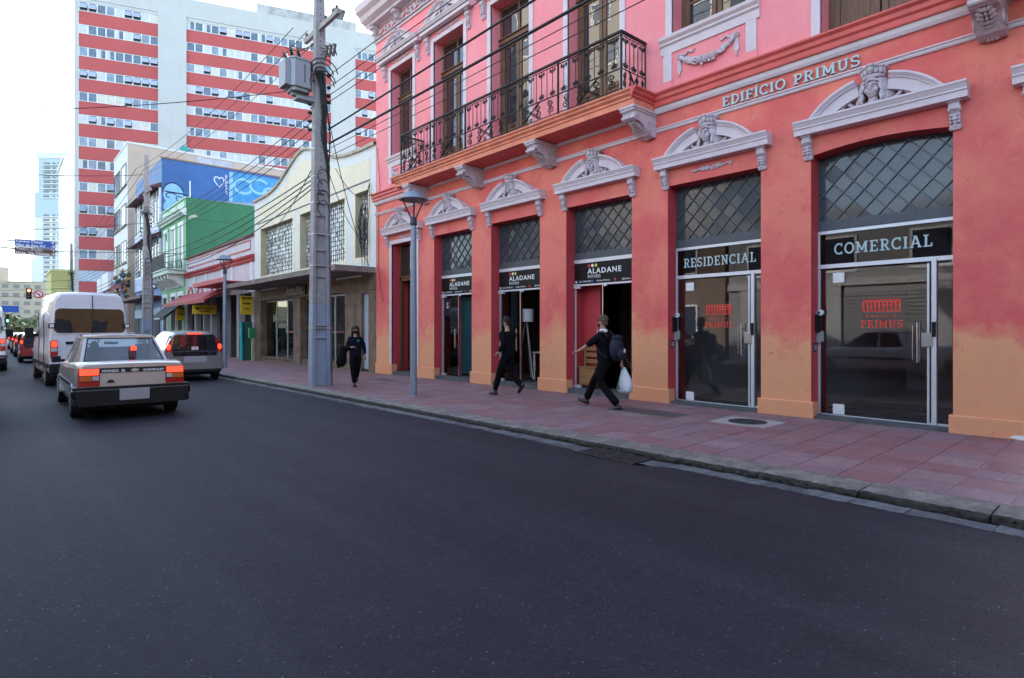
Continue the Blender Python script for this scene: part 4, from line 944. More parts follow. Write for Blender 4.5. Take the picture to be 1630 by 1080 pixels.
for a, c in ((27.26,31.76),(21.86,26.43)):
    z0 = gz(c)+.12; si = lab_part('stone_sill', [(FXW+.05,FXW+.7,a,c,z0-.2,z0+.26)], M_STONE, cr)
    sw_ = lab_part('shop_window', [(FXW+.28,FXW+.34,a+.55*k*0+ (c-a)*k/3-.025 if k else a, (FXW*0+a+(c-a)*k/3+.025), z0+.26, 3.0) for k in range(0)] + [(FXW+.28,FXW+.34,a+(c-a)*k/3-.02,a+(c-a)*k/3+.02,z0+.26,3.06) for k in range(1,3)] + [(FXW+.28,FXW+.34,a,c,2.98,3.06)], M_ALU, cr)
    b = MB(); b.quad((FXW+.31,c,z0+.26),(FXW+.31,a,z0+.26),(FXW+.31,a,2.98),(FXW+.31,c,2.98)); part('pane', b, M_GLASS, sw_)
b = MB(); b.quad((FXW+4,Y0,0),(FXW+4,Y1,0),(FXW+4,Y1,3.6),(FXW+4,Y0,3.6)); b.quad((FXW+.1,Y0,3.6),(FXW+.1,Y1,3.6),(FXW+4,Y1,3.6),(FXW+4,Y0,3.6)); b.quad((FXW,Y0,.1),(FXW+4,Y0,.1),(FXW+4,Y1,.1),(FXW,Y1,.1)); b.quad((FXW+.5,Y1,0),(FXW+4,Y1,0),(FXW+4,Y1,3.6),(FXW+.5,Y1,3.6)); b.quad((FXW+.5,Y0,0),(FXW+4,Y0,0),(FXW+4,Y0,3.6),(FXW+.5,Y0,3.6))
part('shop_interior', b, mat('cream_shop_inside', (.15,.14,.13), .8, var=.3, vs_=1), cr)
dd = lab_part('side_door', [(FXW+.14,FXW+.2,19.90,20.50,.05,2.95)], mat('pale_blue_door', (.40,.45,.55), .55, var=.05), cr); lab_part('handle', [(FXW+.08,FXW+.14,20.40,20.44,.95,1.10)], M_CHROME, dd)
lab_part('door_jamb', [(FXW+.01,FXW+.5,20.50,20.99,-.1,3.06),(FXW+.01,FXW+.5,19.90,20.50,2.96,3.06)], M_STONE, cr)
sg = lab_part('name_board', [(FXW-.10,FXW-.03,25.66,28.2,3.15,3.62)], mat('brown_board', (.05,.033,.022), .5, var=.3), cr)
for s_, sz, y_, z_ in (('Roma Arte', .42, 26.95, 3.29), ('móveis e decorações', .11, 26.95, 3.19)):
    t_ = text_mb(s_, sz, .01, shear=.35); on_facade(t_, FXW-.108, y_, z_); part('lettering', t_, mat('cream_lettering', (.55,.47,.33), .6), sg)
lab_part('back_block', [(FXW+4.1,24,Y0,Y1,-.3,8.2)], M_CW, cr)

# sofas in the shop windows
M_SOFA = mat('brown_upholstery', (.17,.105,.065), .85, var=.15, bmp=.2, bs=80)
def sofa(y, label, z=.35):
    s_ = thing('sofa', label, 'sofa', (FXW+1.0, y, gz(y)+.38))
    L = s_.location
    for nm, q in (('base',(-.40,.40,-.72,.72,.10,.32)),('seat_cushion',(-.42,.42,-.74,.74,.325,.50)),('backrest',(.25,.48,-.74,.74,.505,.85))):
        b = MB(); b.box(*q); part(nm, b, M_SOFA, s_, L, bevel=.04)
    for yy_ in (-.6,.6): b = MB(); b.lathe([(.06,-.02),(.065,0),(.06,.02)], (-.3,yy_,.06), 10, axis='x'); b.box(-.32,-.28,yy_-.03,yy_+.03,.06,.12); part('caster', b, M_WHITE, s_, L)
sofa(28.4, 'brown sofa on white casters in the shop window left of the utility pole'); sofa(22.7, 'brown sofa partly hidden behind the woman in the shop window')

# ================================================================== WHITE AND RED ONE STOREY BUILDING
rd = thing('red_trim_building', 'low white shop building with red mouldings and a red awning', 'building', (17, 40, -.2))
Y0, Y1 = 32.8, 47.9
M_LW = mat('lilac_white_wall', (.56,.54,.60), .7, var=.08, dirt=.25); M_RT = mat('red_trim_paint', (.42,.035,.04), .55, var=.2)
b = MB(); b.quad((FXW,Y1,3.6),(FXW,Y0,3.6),(FXW,Y0,6.62),(FXW,Y1,6.62)); b.quad((FXW,Y0,6.3),(25,Y0,6.3),(25,Y1,6.3),(FXW,Y1,6.3)); b.quad((FXW,Y0,3.3),(FXW,Y0,6.62),(25,Y0,6.62),(25,Y0,3.3))
part('wall', b, M_LW, rd)
lab_part('parapet_cap', [(FXW-.12,FXW+.3,Y0,Y1,6.62,6.74)], mat('dark_red_cap', (.16,.035,.03), .7, var=.2), rd)
lab_part('panel_line', [(FXW-.03,FXW,Y0+.6,Y1-.6,6.42,6.49),(FXW-.03,FXW,Y0+.6,Y1-.6,5.93,6.02),(FXW-.03,FXW,Y0+.55,Y0+.6,5.93,6.49),(FXW-.03,FXW,Y1-.6,Y1-.55,5.93,6.49)], M_RT, rd)
mould('red_cornice', [(-.02,0),(.08,0),(.12,.10),(.12,.16),(.22,.22),(.26,.34),(-.02,.42)], Y0, Y1, M_RT, rd, x=FXW, z=5.25)
for y in (33.2,36.67,38.6,42.3,45.4,47.5): lab_part('pilaster', [(FXW-.05,FXW,y-.18,y+.18,3.6,5.25)], mat('pilaster_white', (.66,.66,.69), .65, dirt=.15), rd)
for y in (46.55,43.95,40.4):
    b = MB(); r0, r1 = .62, .82
    for i in range(12):
        a0, a1 = pi*i/12, pi*(i+1)/12; F = lambda r, a, x: (x, y+r*math.cos(a), 3.75+r*1.05*math.sin(a))
        b.add([F(r0,a0,FXW-.06),F(r1,a0,FXW-.06),F(r1,a1,FXW-.06),F(r0,a1,FXW-.06),F(r0,a0,FXW),F(r1,a0,FXW),F(r1,a1,FXW),F(r0,a1,FXW)], [(0,1,2,3),(1,5,6,2),(0,3,7,4)])
    part('arch', b, M_RT, rd)
b = MB(); b.add([(9.0,37.1,3.24),(9.0,48.4,3.24),(FXW-.06,48.4,4.0),(FXW-.06,37.1,4.0),(9.0,37.1,3.32),(9.0,48.4,3.32),(FXW-.06,48.4,4.06),(FXW-.06,37.1,4.06)], [(0,1,2,3),(7,6,5,4),(0,4,5,1),(0,3,7,4),(1,5,6,2)]); b.box(8.97,9.0,37.05,48.45,3.14,3.34)
part('awning', b, mat('red_awning', (.42,.05,.055), .6, var=.15), rd)
lab_part('flat_canopy', [(9.0,FXW-.06,33.0,39.6,4.12,4.16),(8.96,9.0,33.0,39.65,4.10,4.34),(9.0,FXW-.06,39.6,39.65,4.10,4.34)], mat('red_canopy', (.52,.07,.08), .55, var=.12), rd)
M_GP = mat('grey_pillar', (.30,.30,.33), .7, var=.15)
for y, w_ in ((33.0,.25),(35.6,.22),(38.3,.25),(41.2,.20),(43.0,.12),(45.2,.25),(47.6,.25)): lab_part('pillar', [(FXW-.02,FXW+.3,y-w_,y+w_,-.3,3.62)], M_GP, rd)
b = MB(); b.quad((FXW+1.2,Y0,-.3),(FXW+1.2,Y1,-.3),(FXW+1.2,Y1,3.6),(FXW+1.2,Y0,3.6)); b.quad((FXW,Y0,3.59),(FXW,Y1,3.59),(FXW+1.2,Y1,3.59),(FXW+1.2,Y0,3.59)); part('shop_interior', b, mat('red_shop_inside', (.10,.085,.09), .8, var=.5, vs_=.9), rd)
for y in (36.9,39.8,42.1,44.2): lab_part('shop_door', [(FXW+.6,FXW+.66,y-.6,y+.5,-.2,2.7)], mat('brown_shutter', (.13,.10,.10), .6, var=.3), rd)
# yellow signs hung under the awning
M_YEL = mat('yellow_sign', (.62,.42,.02), .5, var=.08)
def yellow_sign(x, y, w_, h, z, label, lines):
    s_ = thing('yellow_sign', label, 'sign', (x,y,z), 'yellow furniture signs'); L = s_.location
    lab_part('panel', [(-w_/2,w_/2,-.03,.03,-h/2,h/2)], M_YEL, s_, loc=L)
    for i, (tx, sz) in enumerate(lines): t_ = text_mb(tx, sz, .01, bold=.004); on_front(t_, 0, -.037, h/2-sz*1.05-i*h/max(1,len(lines)+.0)*.9); part('lettering', t_, M_BLACK, s_, loc=L)
    b = MB()
    for sx in (-1,1): b.tube([(sx*w_*.4,0,h/2),(sx*w_*.4,0,h/2+.25)], .012, 5)
    part('hanger', b, M_IRON, s_, loc=L)
yellow_sign(10.05, 32.95, .62, 1.0, 2.86, 'tall yellow sign hung beside the cream building pier', [('MÓVEIS',.15),('Curitiba',.13),('e região',.1)])
yellow_sign(9.75, 40.2, 1.35, .56, 2.80, 'wide yellow sign under the red awning reading MÓVEIS', [('MÓVEIS',.30),('Curitiba',.18)])
yellow_sign(9.9, 47.3, .55, .95, 2.68, 'small tall yellow sign at the far end of the red awning', [('MÓVEIS',.13),('Curitiba',.11)])
tp = thing('teal_tube', 'tall teal tube leaning upright at the shop entrance', 'tube', (9.8,32.9,gz(33)+.13)); b = MB(); b.tube([(0,0,0),(-.03,.02,2.05)], .075, 10); part('tube', b, mat('teal_plastic', (.03,.36,.42), .4), tp, tp.location)
gp = thing('green_board', 'dark green board standing behind the teal tube', 'board', (10.1,33.0,gz(33)+.13)); lab_part('board', [(-.25,.25,-.03,.03,0,2.05)], mat('green_board', (.02,.10,.075), .6), gp, loc=gp.location)
gb = thing('meter_box', 'green meter box on a thin yellow pipe beside the stone pier', 'meter box', (9.95,31.7,gz(32)+.13)); L = gb.location
lab_part('box', [(-.17,.17,-.12,.12,1.2,1.72)], mat('green_box', (.03,.20,.08), .5), gb, loc=L, bevel=.02); b = MB(); b.tube([(0,0,0),(0,0,1.2)], .035, 8); part('pipe', b, mat('yellow_pipe', (.55,.50,.16), .5), gb, L)
lab_part('lid', [(-.175,.175,-.125,-.118,1.25,1.68)], mat('green_box', (.03,.20,.08)), gb, loc=L)

# ================================================================== GREEN TWO STOREY HOUSE
gn = thing('green_building', 'green two storey house with white window surrounds and an iron balcony', 'building', (17, 52, -.3))
Y0, Y1 = 47.95, 56.25
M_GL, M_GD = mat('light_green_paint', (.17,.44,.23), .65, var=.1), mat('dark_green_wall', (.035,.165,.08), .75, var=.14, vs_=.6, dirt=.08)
b = MB(); b.quad((FXW,Y1,-.5),(FXW,Y0,-.5),(FXW,Y0,11.2),(FXW,Y1,11.2),0); b.quad((FXW,Y0,-.5),(26,Y0,-.5),(26,Y0,11.26),(FXW,Y0,11.26),1); b.quad((FXW,Y1,9),(FXW,Y1,11.2),(26,Y1,11.2),(26,Y1,9),1); b.quad((FXW,Y0,11.15),(26,Y0,11.15),(26,Y1,11.15),(FXW,Y1,11.15),1)
part('wall', b, [M_GL, M_GD], gn)
b = MB(); b.add([(12.2+RND.uniform(0,1.5)*.9, Y0-.004, 10.0+RND.uniform(-.2,.25)) for k in range(3)], []); 
P = [(11.2,9.35),(11.6,9.9),(12.3,10.15),(12.6,10.05),(13.0,10.3),(13.6,10.0),(14.3,9.95),(13.2,9.7),(12.4,9.55),(11.9,9.25)]
b = MB(); b.prism([(10.5+(x-11.2)*.26,9.66+(z-9.25)*.40) for x,z in P], 'y', Y0-.008, Y0-.002); part('plaster_patch', b, mat('bare_plaster', (.40,.44,.40), .9, var=.2), gn)
mould('cornice', [(-.02,0),(.18,0),(.2,.1),(.34,.2),(.36,.3),(.46,.4),(.46,.5),(-.02,.52)], Y0-.05, Y1, mat('pale_green_white', (.55,.66,.57), .65, var=.08), gn, x=FXW, z=9.95)
lab_part('parapet_panel', [(FXW-.03,FXW,Y0+.4,Y0+2.8,10.65,11.05),(FXW-.03,FXW,Y0+3.1,Y0+5.4,10.65,11.05),(FXW-.03,FXW,Y0+5.7,Y1-.3,10.65,11.05),(FXW-.08,FXW+.3,Y0,Y1,11.2,11.3)], mat('pale_green_white', (.5,.6,.5)), gn)
for y in (49.4,51.9,54.6):
    w_ = lab_part('window', [(FXW-.06,FXW+.02,y-.78,y-.58,6.0,9.35),(FXW-.06,FXW+.02,y+.58,y+.78,6.0,9.35),(FXW-.07,FXW+.02,y-.80,y+.80,9.35,9.62)], M_WHITE, gn)
    lab_part('pane', [(FXW-.012,FXW-.004,y-.58,y+.58,6.0,9.35)], P_FAR[1], w_)
    lab_part('shutter', [(FXW-.04,FXW-.013,y+.05,y+.55,6.05,9.3),(FXW-.04,FXW-.013,y-.55,y-.47,6.05,9.3)], mat('pale_shutter', (.45,.48,.52), .6), w_)
bl_ = lab_part('balcony', [(9.25,FXW,48.2,56.0,5.62,5.92),(9.15,FXW,48.1,56.1,5.92,6.0)], mat('pale_green_white', (.5,.6,.5)), gn)
b = MB()
for k in range(44): y = 49.6+k*.145; b.box(9.3,9.315,y-.01,y+.01,6.0,7.2)
b.box(9.28,9.33,49.5,56.0,7.18,7.23); b.box(9.28,9.33,49.5,56.0,6.05,6.09); b.box(9.285,9.325,49.5,49.55,6,7.2); b.box(9.3,FXW,49.5,49.54,7.18,7.22)
b.quad((9.32,49.5,6.05),(9.32,56,6.05),(9.32,56,7.15),(9.32,49.5,7.15))
part('railing', b, mat('dark_mesh', (.035,.04,.05), .5), bl_)
for k in range(7):
    y = 48.8+k*1.15; b = MB(); b.prism([(FXW,5.61),(9.35,5.61),(9.4,5.3),(9.8,5.15),(10.15,4.85),(FXW,4.7)], 'y', y-.12, y+.12); part('bracket', b, M_WHITE, bl_)
for y in (49.6,51.9,54.9):
    d_ = lab_part('doorway', [(FXW-.05,FXW+.02,y-.95,y-.72,-.4,4.1),(FXW-.05,FXW+.02,y+.72,y+.95,-.4,4.1),(FXW-.055,FXW+.02,y-.95,y+.95,4.1,4.4)], M_WHITE, gn); lab_part('opening', [(FXW-.01,FXW-.004,y-.72,y+.72,-.4,4.1)], M_DARK, d_)
lab_part('sign_board', [(FXW-.12,FXW-.02,49.3,54.4,4.75,5.45)], mat('pale_sign', (.60,.60,.56), .6, var=.2, vs_=2), gn)
b = MB(); b.add([(9.1,48.6,2.5),(9.1,53.4,2.5),(FXW-.06,53.4,3.5),(FXW-.06,48.6,3.5),(9.1,48.6,2.22),(9.1,53.4,2.22)], [(0,1,2,3),(4,5,1,0),(0,3,4)]); aw = part('black_awning', b, mat('black_canvas', (.02,.02,.022), .7), gn)
for k in range(6): lab_part('awning_print', [(9.085,9.095,50.1+k*.45,50.4+k*.45,2.30,2.42)], M_LETW, aw)
# corrugated lean-to roof behind it
b = MB(); n = 60
for i in range(n):
    x0, x1 = 13.2+i*.22, 13.2+(i+1)*.22; dz = .05 if i % 2 else 0; dz1 = .05 if (i+1) % 2 else 0
    b.add([(x0,Y0+.3,11.22+dz),(x1,Y0+.3,11.22+dz1),(x1,Y1-.05,13.0+dz1+(i-10)*.02),(x0,Y1-.05,13.0+dz+(i-10)*.02)], [(0,1,2,3)])
part('corrugated_roof', b, mat('zinc_sheet', (.45,.48,.53), .5, .2, var=.15, vs_=1), gn)
ant = lab_part('vent_pipe', [(10.86,10.92,48.9,48.96,11.2,12.7)], M_ALU, gn)

# ================================================================== BLUE THREE STOREY BUILDING
bu = thing('blue_building', 'blue three storey building with graffiti on its side wall', 'building', (18, 62, -.4))
Y0, Y1, ZT = 56.3, 68.6, 15.95
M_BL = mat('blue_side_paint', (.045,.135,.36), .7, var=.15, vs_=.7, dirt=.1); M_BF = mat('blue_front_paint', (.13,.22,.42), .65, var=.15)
b = MB(); b.quad((FXW,Y1,-.5),(FXW,Y0,-.5),(FXW,Y0,ZT),(FXW,Y1,ZT),1); b.quad((FXW,Y0,-.5),(34,Y0,-.5),(34,Y0,ZT-.0),(FXW,Y0,ZT),0); b.quad((FXW,Y1,-.5),(FXW,Y1,ZT),(34,Y1,ZT),(34,Y1,-.5),0); b.quad((FXW,Y0,ZT-.1),(34,Y0,ZT-.1),(34,Y1,ZT-.1),(FXW,Y1,ZT-.1),0)
part('wall', b, [M_BL, M_BF], bu)
lab_part('roof_edge', [(FXW-.1,34,Y0-.06,Y0+.1,ZT,ZT+.12)], mat('tile_edge', (.25,.16,.14), .8), bu)
M_PAT = mat('blue_white_tiles', (.33,.42,.60), .5, var=.45, vs_=4); M_HOOD = mat('dark_red_hood', (.12,.035,.05), .65)
for ya, yb_ in ((56.5,61.6),(62.8,67.9)):
    for z in (10.6, 6.5):
        wv = lab_part('window', [(FXW-.18,FXW,ya,yb_,z-.12,z),(FXW-.18,FXW,ya,ya+.12,z,z+2.9),(FXW-.18,FXW,yb_-.12,yb_,z,z+2.9)]+[(FXW-.16,FXW-.04,ya+(yb_-ya)*q/4-.05,ya+(yb_-ya)*q/4+.05,z,z+2.9) for q in (1,2,3)]+[(FXW-.15,FXW-.05,ya+.12,yb_-.12,z+2.1,z+2.18)], M_WHITE, bu)
        for q in range(4): lab_part('pane', [(FXW-.10,FXW-.07,ya+(yb_-ya)*q/4+.06,ya+(yb_-ya)*(q+1)/4-.06,z+.01,z+2.88)], P_FAR[RND.choice([1,4,2,1])], wv)
        lab_part('spandrel', [(FXW-.20,FXW-.0,ya,yb_,z-1.35,z-.125)], M_PAT, bu)
        b = MB(); b.add([(FXW-.9,ya-.05,z+2.92),(FXW-.9,yb_+.05,z+2.92),(FXW,yb_+.05,z+3.35),(FXW,ya-.05,z+3.35),(FXW-.9,ya-.05,z+2.85),(FXW-.9,yb_+.05,z+2.85),(FXW,yb_+.05,z+2.95),(FXW,ya-.05,z+2.95)], [(0,1,2,3),(4,5,1,0),(7,4,0,3),(7,6,5,4),(5,6,2,1)]); part('window_hood', b, M_HOOD, bu)
lab_part('shop_canopy', [(8.9,FXW,56.6,70.2,4.15,4.4)], mat('maroon_canopy', (.10,.02,.035), .6), bu)
lab_part('shop_fascia', [(FXW-.1,FXW,56.5,68.4,2.6,3.4)], mat('pale_blue_fascia', (.35,.45,.56), .6, var=.15), bu)
for y in (58.2,61.4,64.8,67.6): lab_part('shop_door', [(FXW-.06,FXW-.002,y-1.1,y+.9,-.5,2.6)], M_DARK, bu)
# graffiti, flat paint on the side wall
M_G1, M_G2, M_G3 = mat('graffiti_pale_blue', (.26,.52,.72), .7, var=.12), mat('graffiti_white', (.68,.74,.80), .7), mat('graffiti_cyan', (.06,.28,.55), .7, var=.2)
gf = MB(); yg = Y0-.006
def disc(b, cx, cz, rx, rz, y_, a0=0, a1=2*pi, n=20): b.add([(cx,y_,cz)]+[(cx+rx*math.cos(a0+(a1-a0)*i/n),y_,cz+rz*math.sin(a0+(a1-a0)*i/n)) for i in range(n+1)], [(0,i+1,i+2) for i in range(n)])
disc(gf, 11.25, 13.0, .75, .95, yg); disc(gf, 11.3, 11.9, .8, .7, yg-.002); part('graffiti', gf, M_G1, bu)
gl_ = MB()
def sline(b, pts, w_, y_):
    q = MB(); strip(q, pts, w_, 0, .003); b.add([(x,y_-d,z) for x,z,d in q.v], q.f)
sline(gl_, arc(11.25,13.0,.8,1.0,20,180,10), .10, yg-.005); sline(gl_, arc(11.1,12.9,.4,.22,10,250,10), .08, yg-.009); sline(gl_, [(10.6,13.2),(12.0,13.15),(13.4,12.7)], .10, yg-.013); sline(gl_, arc(11.7,12.7,.25,.2,0,300,8), .07, yg-.017)
part('graffiti_line', gl_, mat('graffiti_navy', (.01,.02,.08), .7), bu)
gw = MB(); hx, hz = 14.85, 14.75
sline(gw, [(hx,hz-.55),(hx-.38,hz-.05)]+arc(hx-.2,hz+.12,.20,.22,200,20,8)+arc(hx+.2,hz+.12,.20,.22,160,-20,8)+[(hx+.38,hz-.05),(hx,hz-.55)], .09, yg-.004)
for k, gch in enumerate('NEMESIS'):
    if gch in GL:
        for pts, sw_ in GL[gch][1][:3]: sline(gw, [(15.32+px*.26+k*.01, hz+.42-.25*k+py*.22) for px,py in pts], .045, yg-.006-k*.001)
part('graffiti_heart', gw, M_G2, bu)
gc = MB(); gc.quad((15.75,yg,11.2),(27,yg,11.2),(27,yg,15.75),(15.75,yg,15.75)); part('graffiti_panel', gc, M_G3, bu)
gs = MB()
for k, (cx, cz, r_) in enumerate(((16.9,14.6,.8),(18.3,14.8,.8),(19.3,14.3,.6),(23.2,14.2,.9))): sline(gs, arc(cx,cz,r_,r_*.8,30,330,14), .22, yg-.004-.004*k)
sline(gs, [(15.8,11.6),(15.85,15.7)], .30, yg-.025)
for k, gch in enumerate('FELIS'):
    for pts, sw_ in GL[gch][1][:3]: sline(gs, [(19.9+k*.62+px*.6, 14.1+py*.9) for px,py in pts], .12, yg-.028-k*.002)
part('graffiti_scrawl', gs, M_G1, bu)

# ================================================================== BEIGE APARTMENT HOUSE
be = thing('beige_building', 'beige apartment house with a white street front and metal windows', 'building', (20, 78, -.5))
Y0, Y1, ZT = 73.4, 83.0, 21.25
M_BE, M_BW = mat('beige_side_plaster', (.56,.44,.36), .8, var=.08, vs_=.5, dirt=.1), mat('white_front_plaster', (.72,.71,.68), .75, var=.04)
b = MB(); b.quad((FXW,Y1,6.9),(FXW,Y0,6.9),(FXW,Y0,ZT),(FXW,Y1,ZT),1); b.quad((FXW,Y0,-.8),(52,Y0,-.8),(52,Y0,ZT),(FXW,Y0,ZT),0); b.quad((FXW,Y1,6.9),(FXW,Y1,ZT),(52,Y1,ZT),(52,Y1,6.9),0); b.quad((FXW,Y0,6.9),(FXW,Y1,6.9),(13,Y1,6.9),(13,Y0,6.9),0); b.quad((12.4,Y1,-1),(12.4,Y0,-1),(12.4,Y0,6.9),(12.4,Y1,6.9),0)
part('wall', b, [M_BE, M_BW], be)
lab_part('parapet', [(FXW-.05,52,Y0-.05,Y0+.25,ZT,ZT+.22),(FXW-.05,FXW+.2,Y0+.25,Y1,ZT,ZT+.22)], M_BW, be)
for z in (17.2, 12.9, 8.9):
    for ya, yb_ in ((74.2,77.6),(78.5,82.6)):
        wv = lab_part('window', [(FXW-.06,FXW+.02,ya,yb_,z-.1,z),(FXW-.06,FXW+.02,ya,yb_,z+2.1,z+2.2),(FXW-.06,FXW+.02,ya,ya+.1,z,z+2.1),(FXW-.06,FXW+.02,yb_-.1,yb_,z,z+2.1)], mat('brown_metal_frame', (.08,.06,.05), .5), be)
        for q in range(3): lab_part('pane', [(FXW-.02,FXW-.004,ya+.1+(yb_-ya-.2)*q/3,ya+.06+(yb_-ya-.2)*(q+1)/3,z,z+2.1)], P_FAR[RND.choice([1,4,4,3])], wv)
    lab_part('ledge', [(FXW-.12,FXW,Y0+.3,Y1-.3,z-.32,z-.22)], mat('brown_ledge', (.12,.08,.07), .7), be)
for x in (17.0, 18.9): lab_part('metal_sheet', [(x,x+1.8,Y0-.03,Y0-.006,19.3,ZT-.1)], mat('zinc_patch', (.45,.45,.50), .5, .3, var=.2), be)
dsh = thing('satellite_dish', 'teal satellite dish on the roof edge of the beige building', 'satellite dish', (16.1,75,21.3)); b = MB()
b.lathe([(.0,.0),(.25,.03),(.42,.1),(.46,.15),(.44,.16),(.25,.07),(.001,.03)], (0,-.3,.75), 16, axis='y'); b.tube([(0,0,0),(0,-.1,.7)], .05, 6); part('bowl', b, mat('teal_dish', (.03,.33,.30), .5), dsh, dsh.location)
# low shop with lilac awning beyond, hanging wares in front
lo = thing('lilac_shop', 'low shop with a sloping lilac roof and white panels beyond the beige building', 'building', (12, 89, -.6))
b = MB(); b.add([(8.6,83.3,5.2),(8.6,95,5.2),(FXW+1,95,7.6),(FXW+1,83.3,7.6)], [(0,1,2,3)]); b.box(9.6,14,83.3,95,-1,6.0); part('roof', b, mat('lilac_sheet', (.40,.36,.43), .7, var=.12), lo)
lab_part('white_panel', [(9.9,10.2,84,89.5,6.2,8.3),(9.9,10.2,90.3,94,6.2,8.0)], M_BW, lo)
HW = [mat('ware_%s' % n, c, .6) for n, c in (('orange',(.45,.14,.03)),('yellow',(.6,.38,.03)),('blue',(.05,.12,.3)),('green',(.05,.09,.04)),('brown',(.12,.07,.05)),('teal',(.08,.22,.25)),('white',(.5,.5,.5)),('dark',(.04,.045,.05)),('charcoal',(.06,.05,.05)))]
hw_ = thing('hanging_wares', 'colourful baskets and ornaments hung over the shop under the beige building', 'shop display', (9.8,71.5,3.0)); L = hw_.location
for k in range(44):
    b = MB(); p = (RND.uniform(-.8,.6), RND.uniform(-1.6,2.5), RND.uniform(1.2,4.4))
    b.ball(p, (RND.uniform(.08,.22),RND.uniform(.08,.2),RND.uniform(.1,.3)), 7, 5, rot=(RND.random(),RND.random(),0)); b.tube([p,(p[0],p[1],4.7)], .012, 4); part('ware', b, RND.choice(HW), hw_, L)
wq = thing('brown_shop', 'narrow brown shop front between the blue and beige buildings', 'building', (13,71,0)); lab_part('wall', [(11.0,20,68.7,73.3,-.8,7.6)], mat('brown_shop', (.14,.10,.08), .8, var=.3), wq)
lab_part('shop_door', [(10.95,11.0,69.2,70.6,-.6,2.4),(10.95,11.0,71.2,72.8,-.6,2.6)], M_DARK, wq)

# ================================================================== RED AND WHITE APARTMENT SLAB
ang = math.atan2(-.3162,.9487); P0 = (8.3,97.9,-.6)
ap = thing('apartment_block', 'tall apartment slab with red bands and rows of white framed windows', 'apartment block', P0); ap.rotation_euler = (0,0,ang)
M_AW, M_AR = mat('pale_grey_render', (.50,.505,.50), .8, var=.05, vs_=.3, dirt=.08), mat('red_band_render', (.46,.092,.092), .8, var=.06, vs_=.4, st=(1,1,.3))
def ap_part(name, boxes, m, parent=None, off=.6):
    b = MB()
    for q in boxes: b.box(q[0],q[1],q[2],q[3],q[4]+off,q[5]+off)
    return part(name, b, m, parent or ap, P0)
RZ = [45.85-3.05*k for k in range(12)]; SEC = [(0,9.3,9),(12.8,32.7,19),(36.4,46.5,10)]
ap_part('wall', [(-.5,48,.25,12,-2,49.0)], M_AW)
ap_part('pier', [(-.5,0,0,.25,-2,49),(9.3,12.8,-.35,.25,-2,46.3),(32.7,36.4,-.35,.25,-2,46.3),(46.5,48,0,.25,-2,46.3)], M_AW)
ap_part('parapet', [(-.5,48,-.05,.25,46.32,49.0)], M_AW)
for a, c, n in SEC:
    for k, z in enumerate(RZ):
        zn = RZ[k+1] if k < 11 else 9.4
        ap_part('red_band', [(a+.0,c-.0,.02,.25,zn+.06 if k < 11 else 9.5,z-1.26)], M_AR)
    ap_part('pale_band', [(a,c,.02,.25,8.0,9.45)], mat('pale_blue_band', (.48,.55,.66), .7, var=.15)); ap_part('red_base', [(a,c,.02,.25,-2,7.95)], M_AR)
    ap_part('top_strip', [(a,c,.02,.25,45.9,46.3)], M_AW)
WV = []
for k in range(10):
    m_ = [P_FAR[0],P_FAR[0],P_FAR[4],P_FAR[1],P_FAR[2],P_FAR[2],P_FAR[3],P_FAR[0],P_FAR[4],P_FAR[1]][k]
    b = MB(); wd = 1.0
    for q in ((-.52,-.45),(.45,.52)): b.box(q[0],q[1],.0,.1,-1.24,0,0)
    b.box(-.45,.45,.001,.1,-1.24,-1.17,0); b.box(-.45,.45,.001,.1,-.07,0,0)
    b.box(-.45,.45,.05,.07,-1.17,-.07,1)
    if k in (3, 9): b.add([(-.43,.04,-.12),(.43,.04,-.12),(.43,-.32,-.85),(-.43,-.32,-.85)], [(0,1,2,3)], 2); b.box(-.45,.45,-.33,-.28,-.88,-.84,0)
    if k in (0, 5): b.box(-.45,-.05,.03,.045,-1.17,-.07,3)
    WV.append(b.mesh('window', [M_WHITE, m_, P_FAR[4], P_FAR[2]]))
def zvis(s_): # rows hidden behind nearer roofs are left out
    return 8.5 if s_ < 4.4 else (19.5 if s_ < 7.5 else (21.5 if s_ < 13 else 23.0))
for a, c, n in SEC:
    w_ = (c-a)/n
    for k, z in enumerate(RZ):
        for i in range(n):
            s_ = a+w_*(i+.5)
            if s_ > 42 or z < zvis(s_): continue
            o = part('window', RND.choice(WV), None, ap, (P0[0]+s_, P0[1]+.02-.02, P0[2]+z+.6)); o.scale = (w_/1.045,1,1)
ap_part('penthouse', [(22,37,3,10,48.9,51.9)], mat('stained_render', (.42,.42,.42), .85, var=.25, vs_=.6, dirt=.6)); ap_part('chimney', [(33.5,35,3.2,4.6,51.9,53.2),(33.2,35.3,3.0,4.8,53.3,53.6)], mat('dark_chimney', (.12,.12,.12), .8))
b = MB(); b.tube([(27.5,4,52),(27.5,4,57.5)], .06, 5); b.box(27.2,27.8,3.97,4.03,56.2,56.3); part('antenna', b, M_ALU, ap, P0)

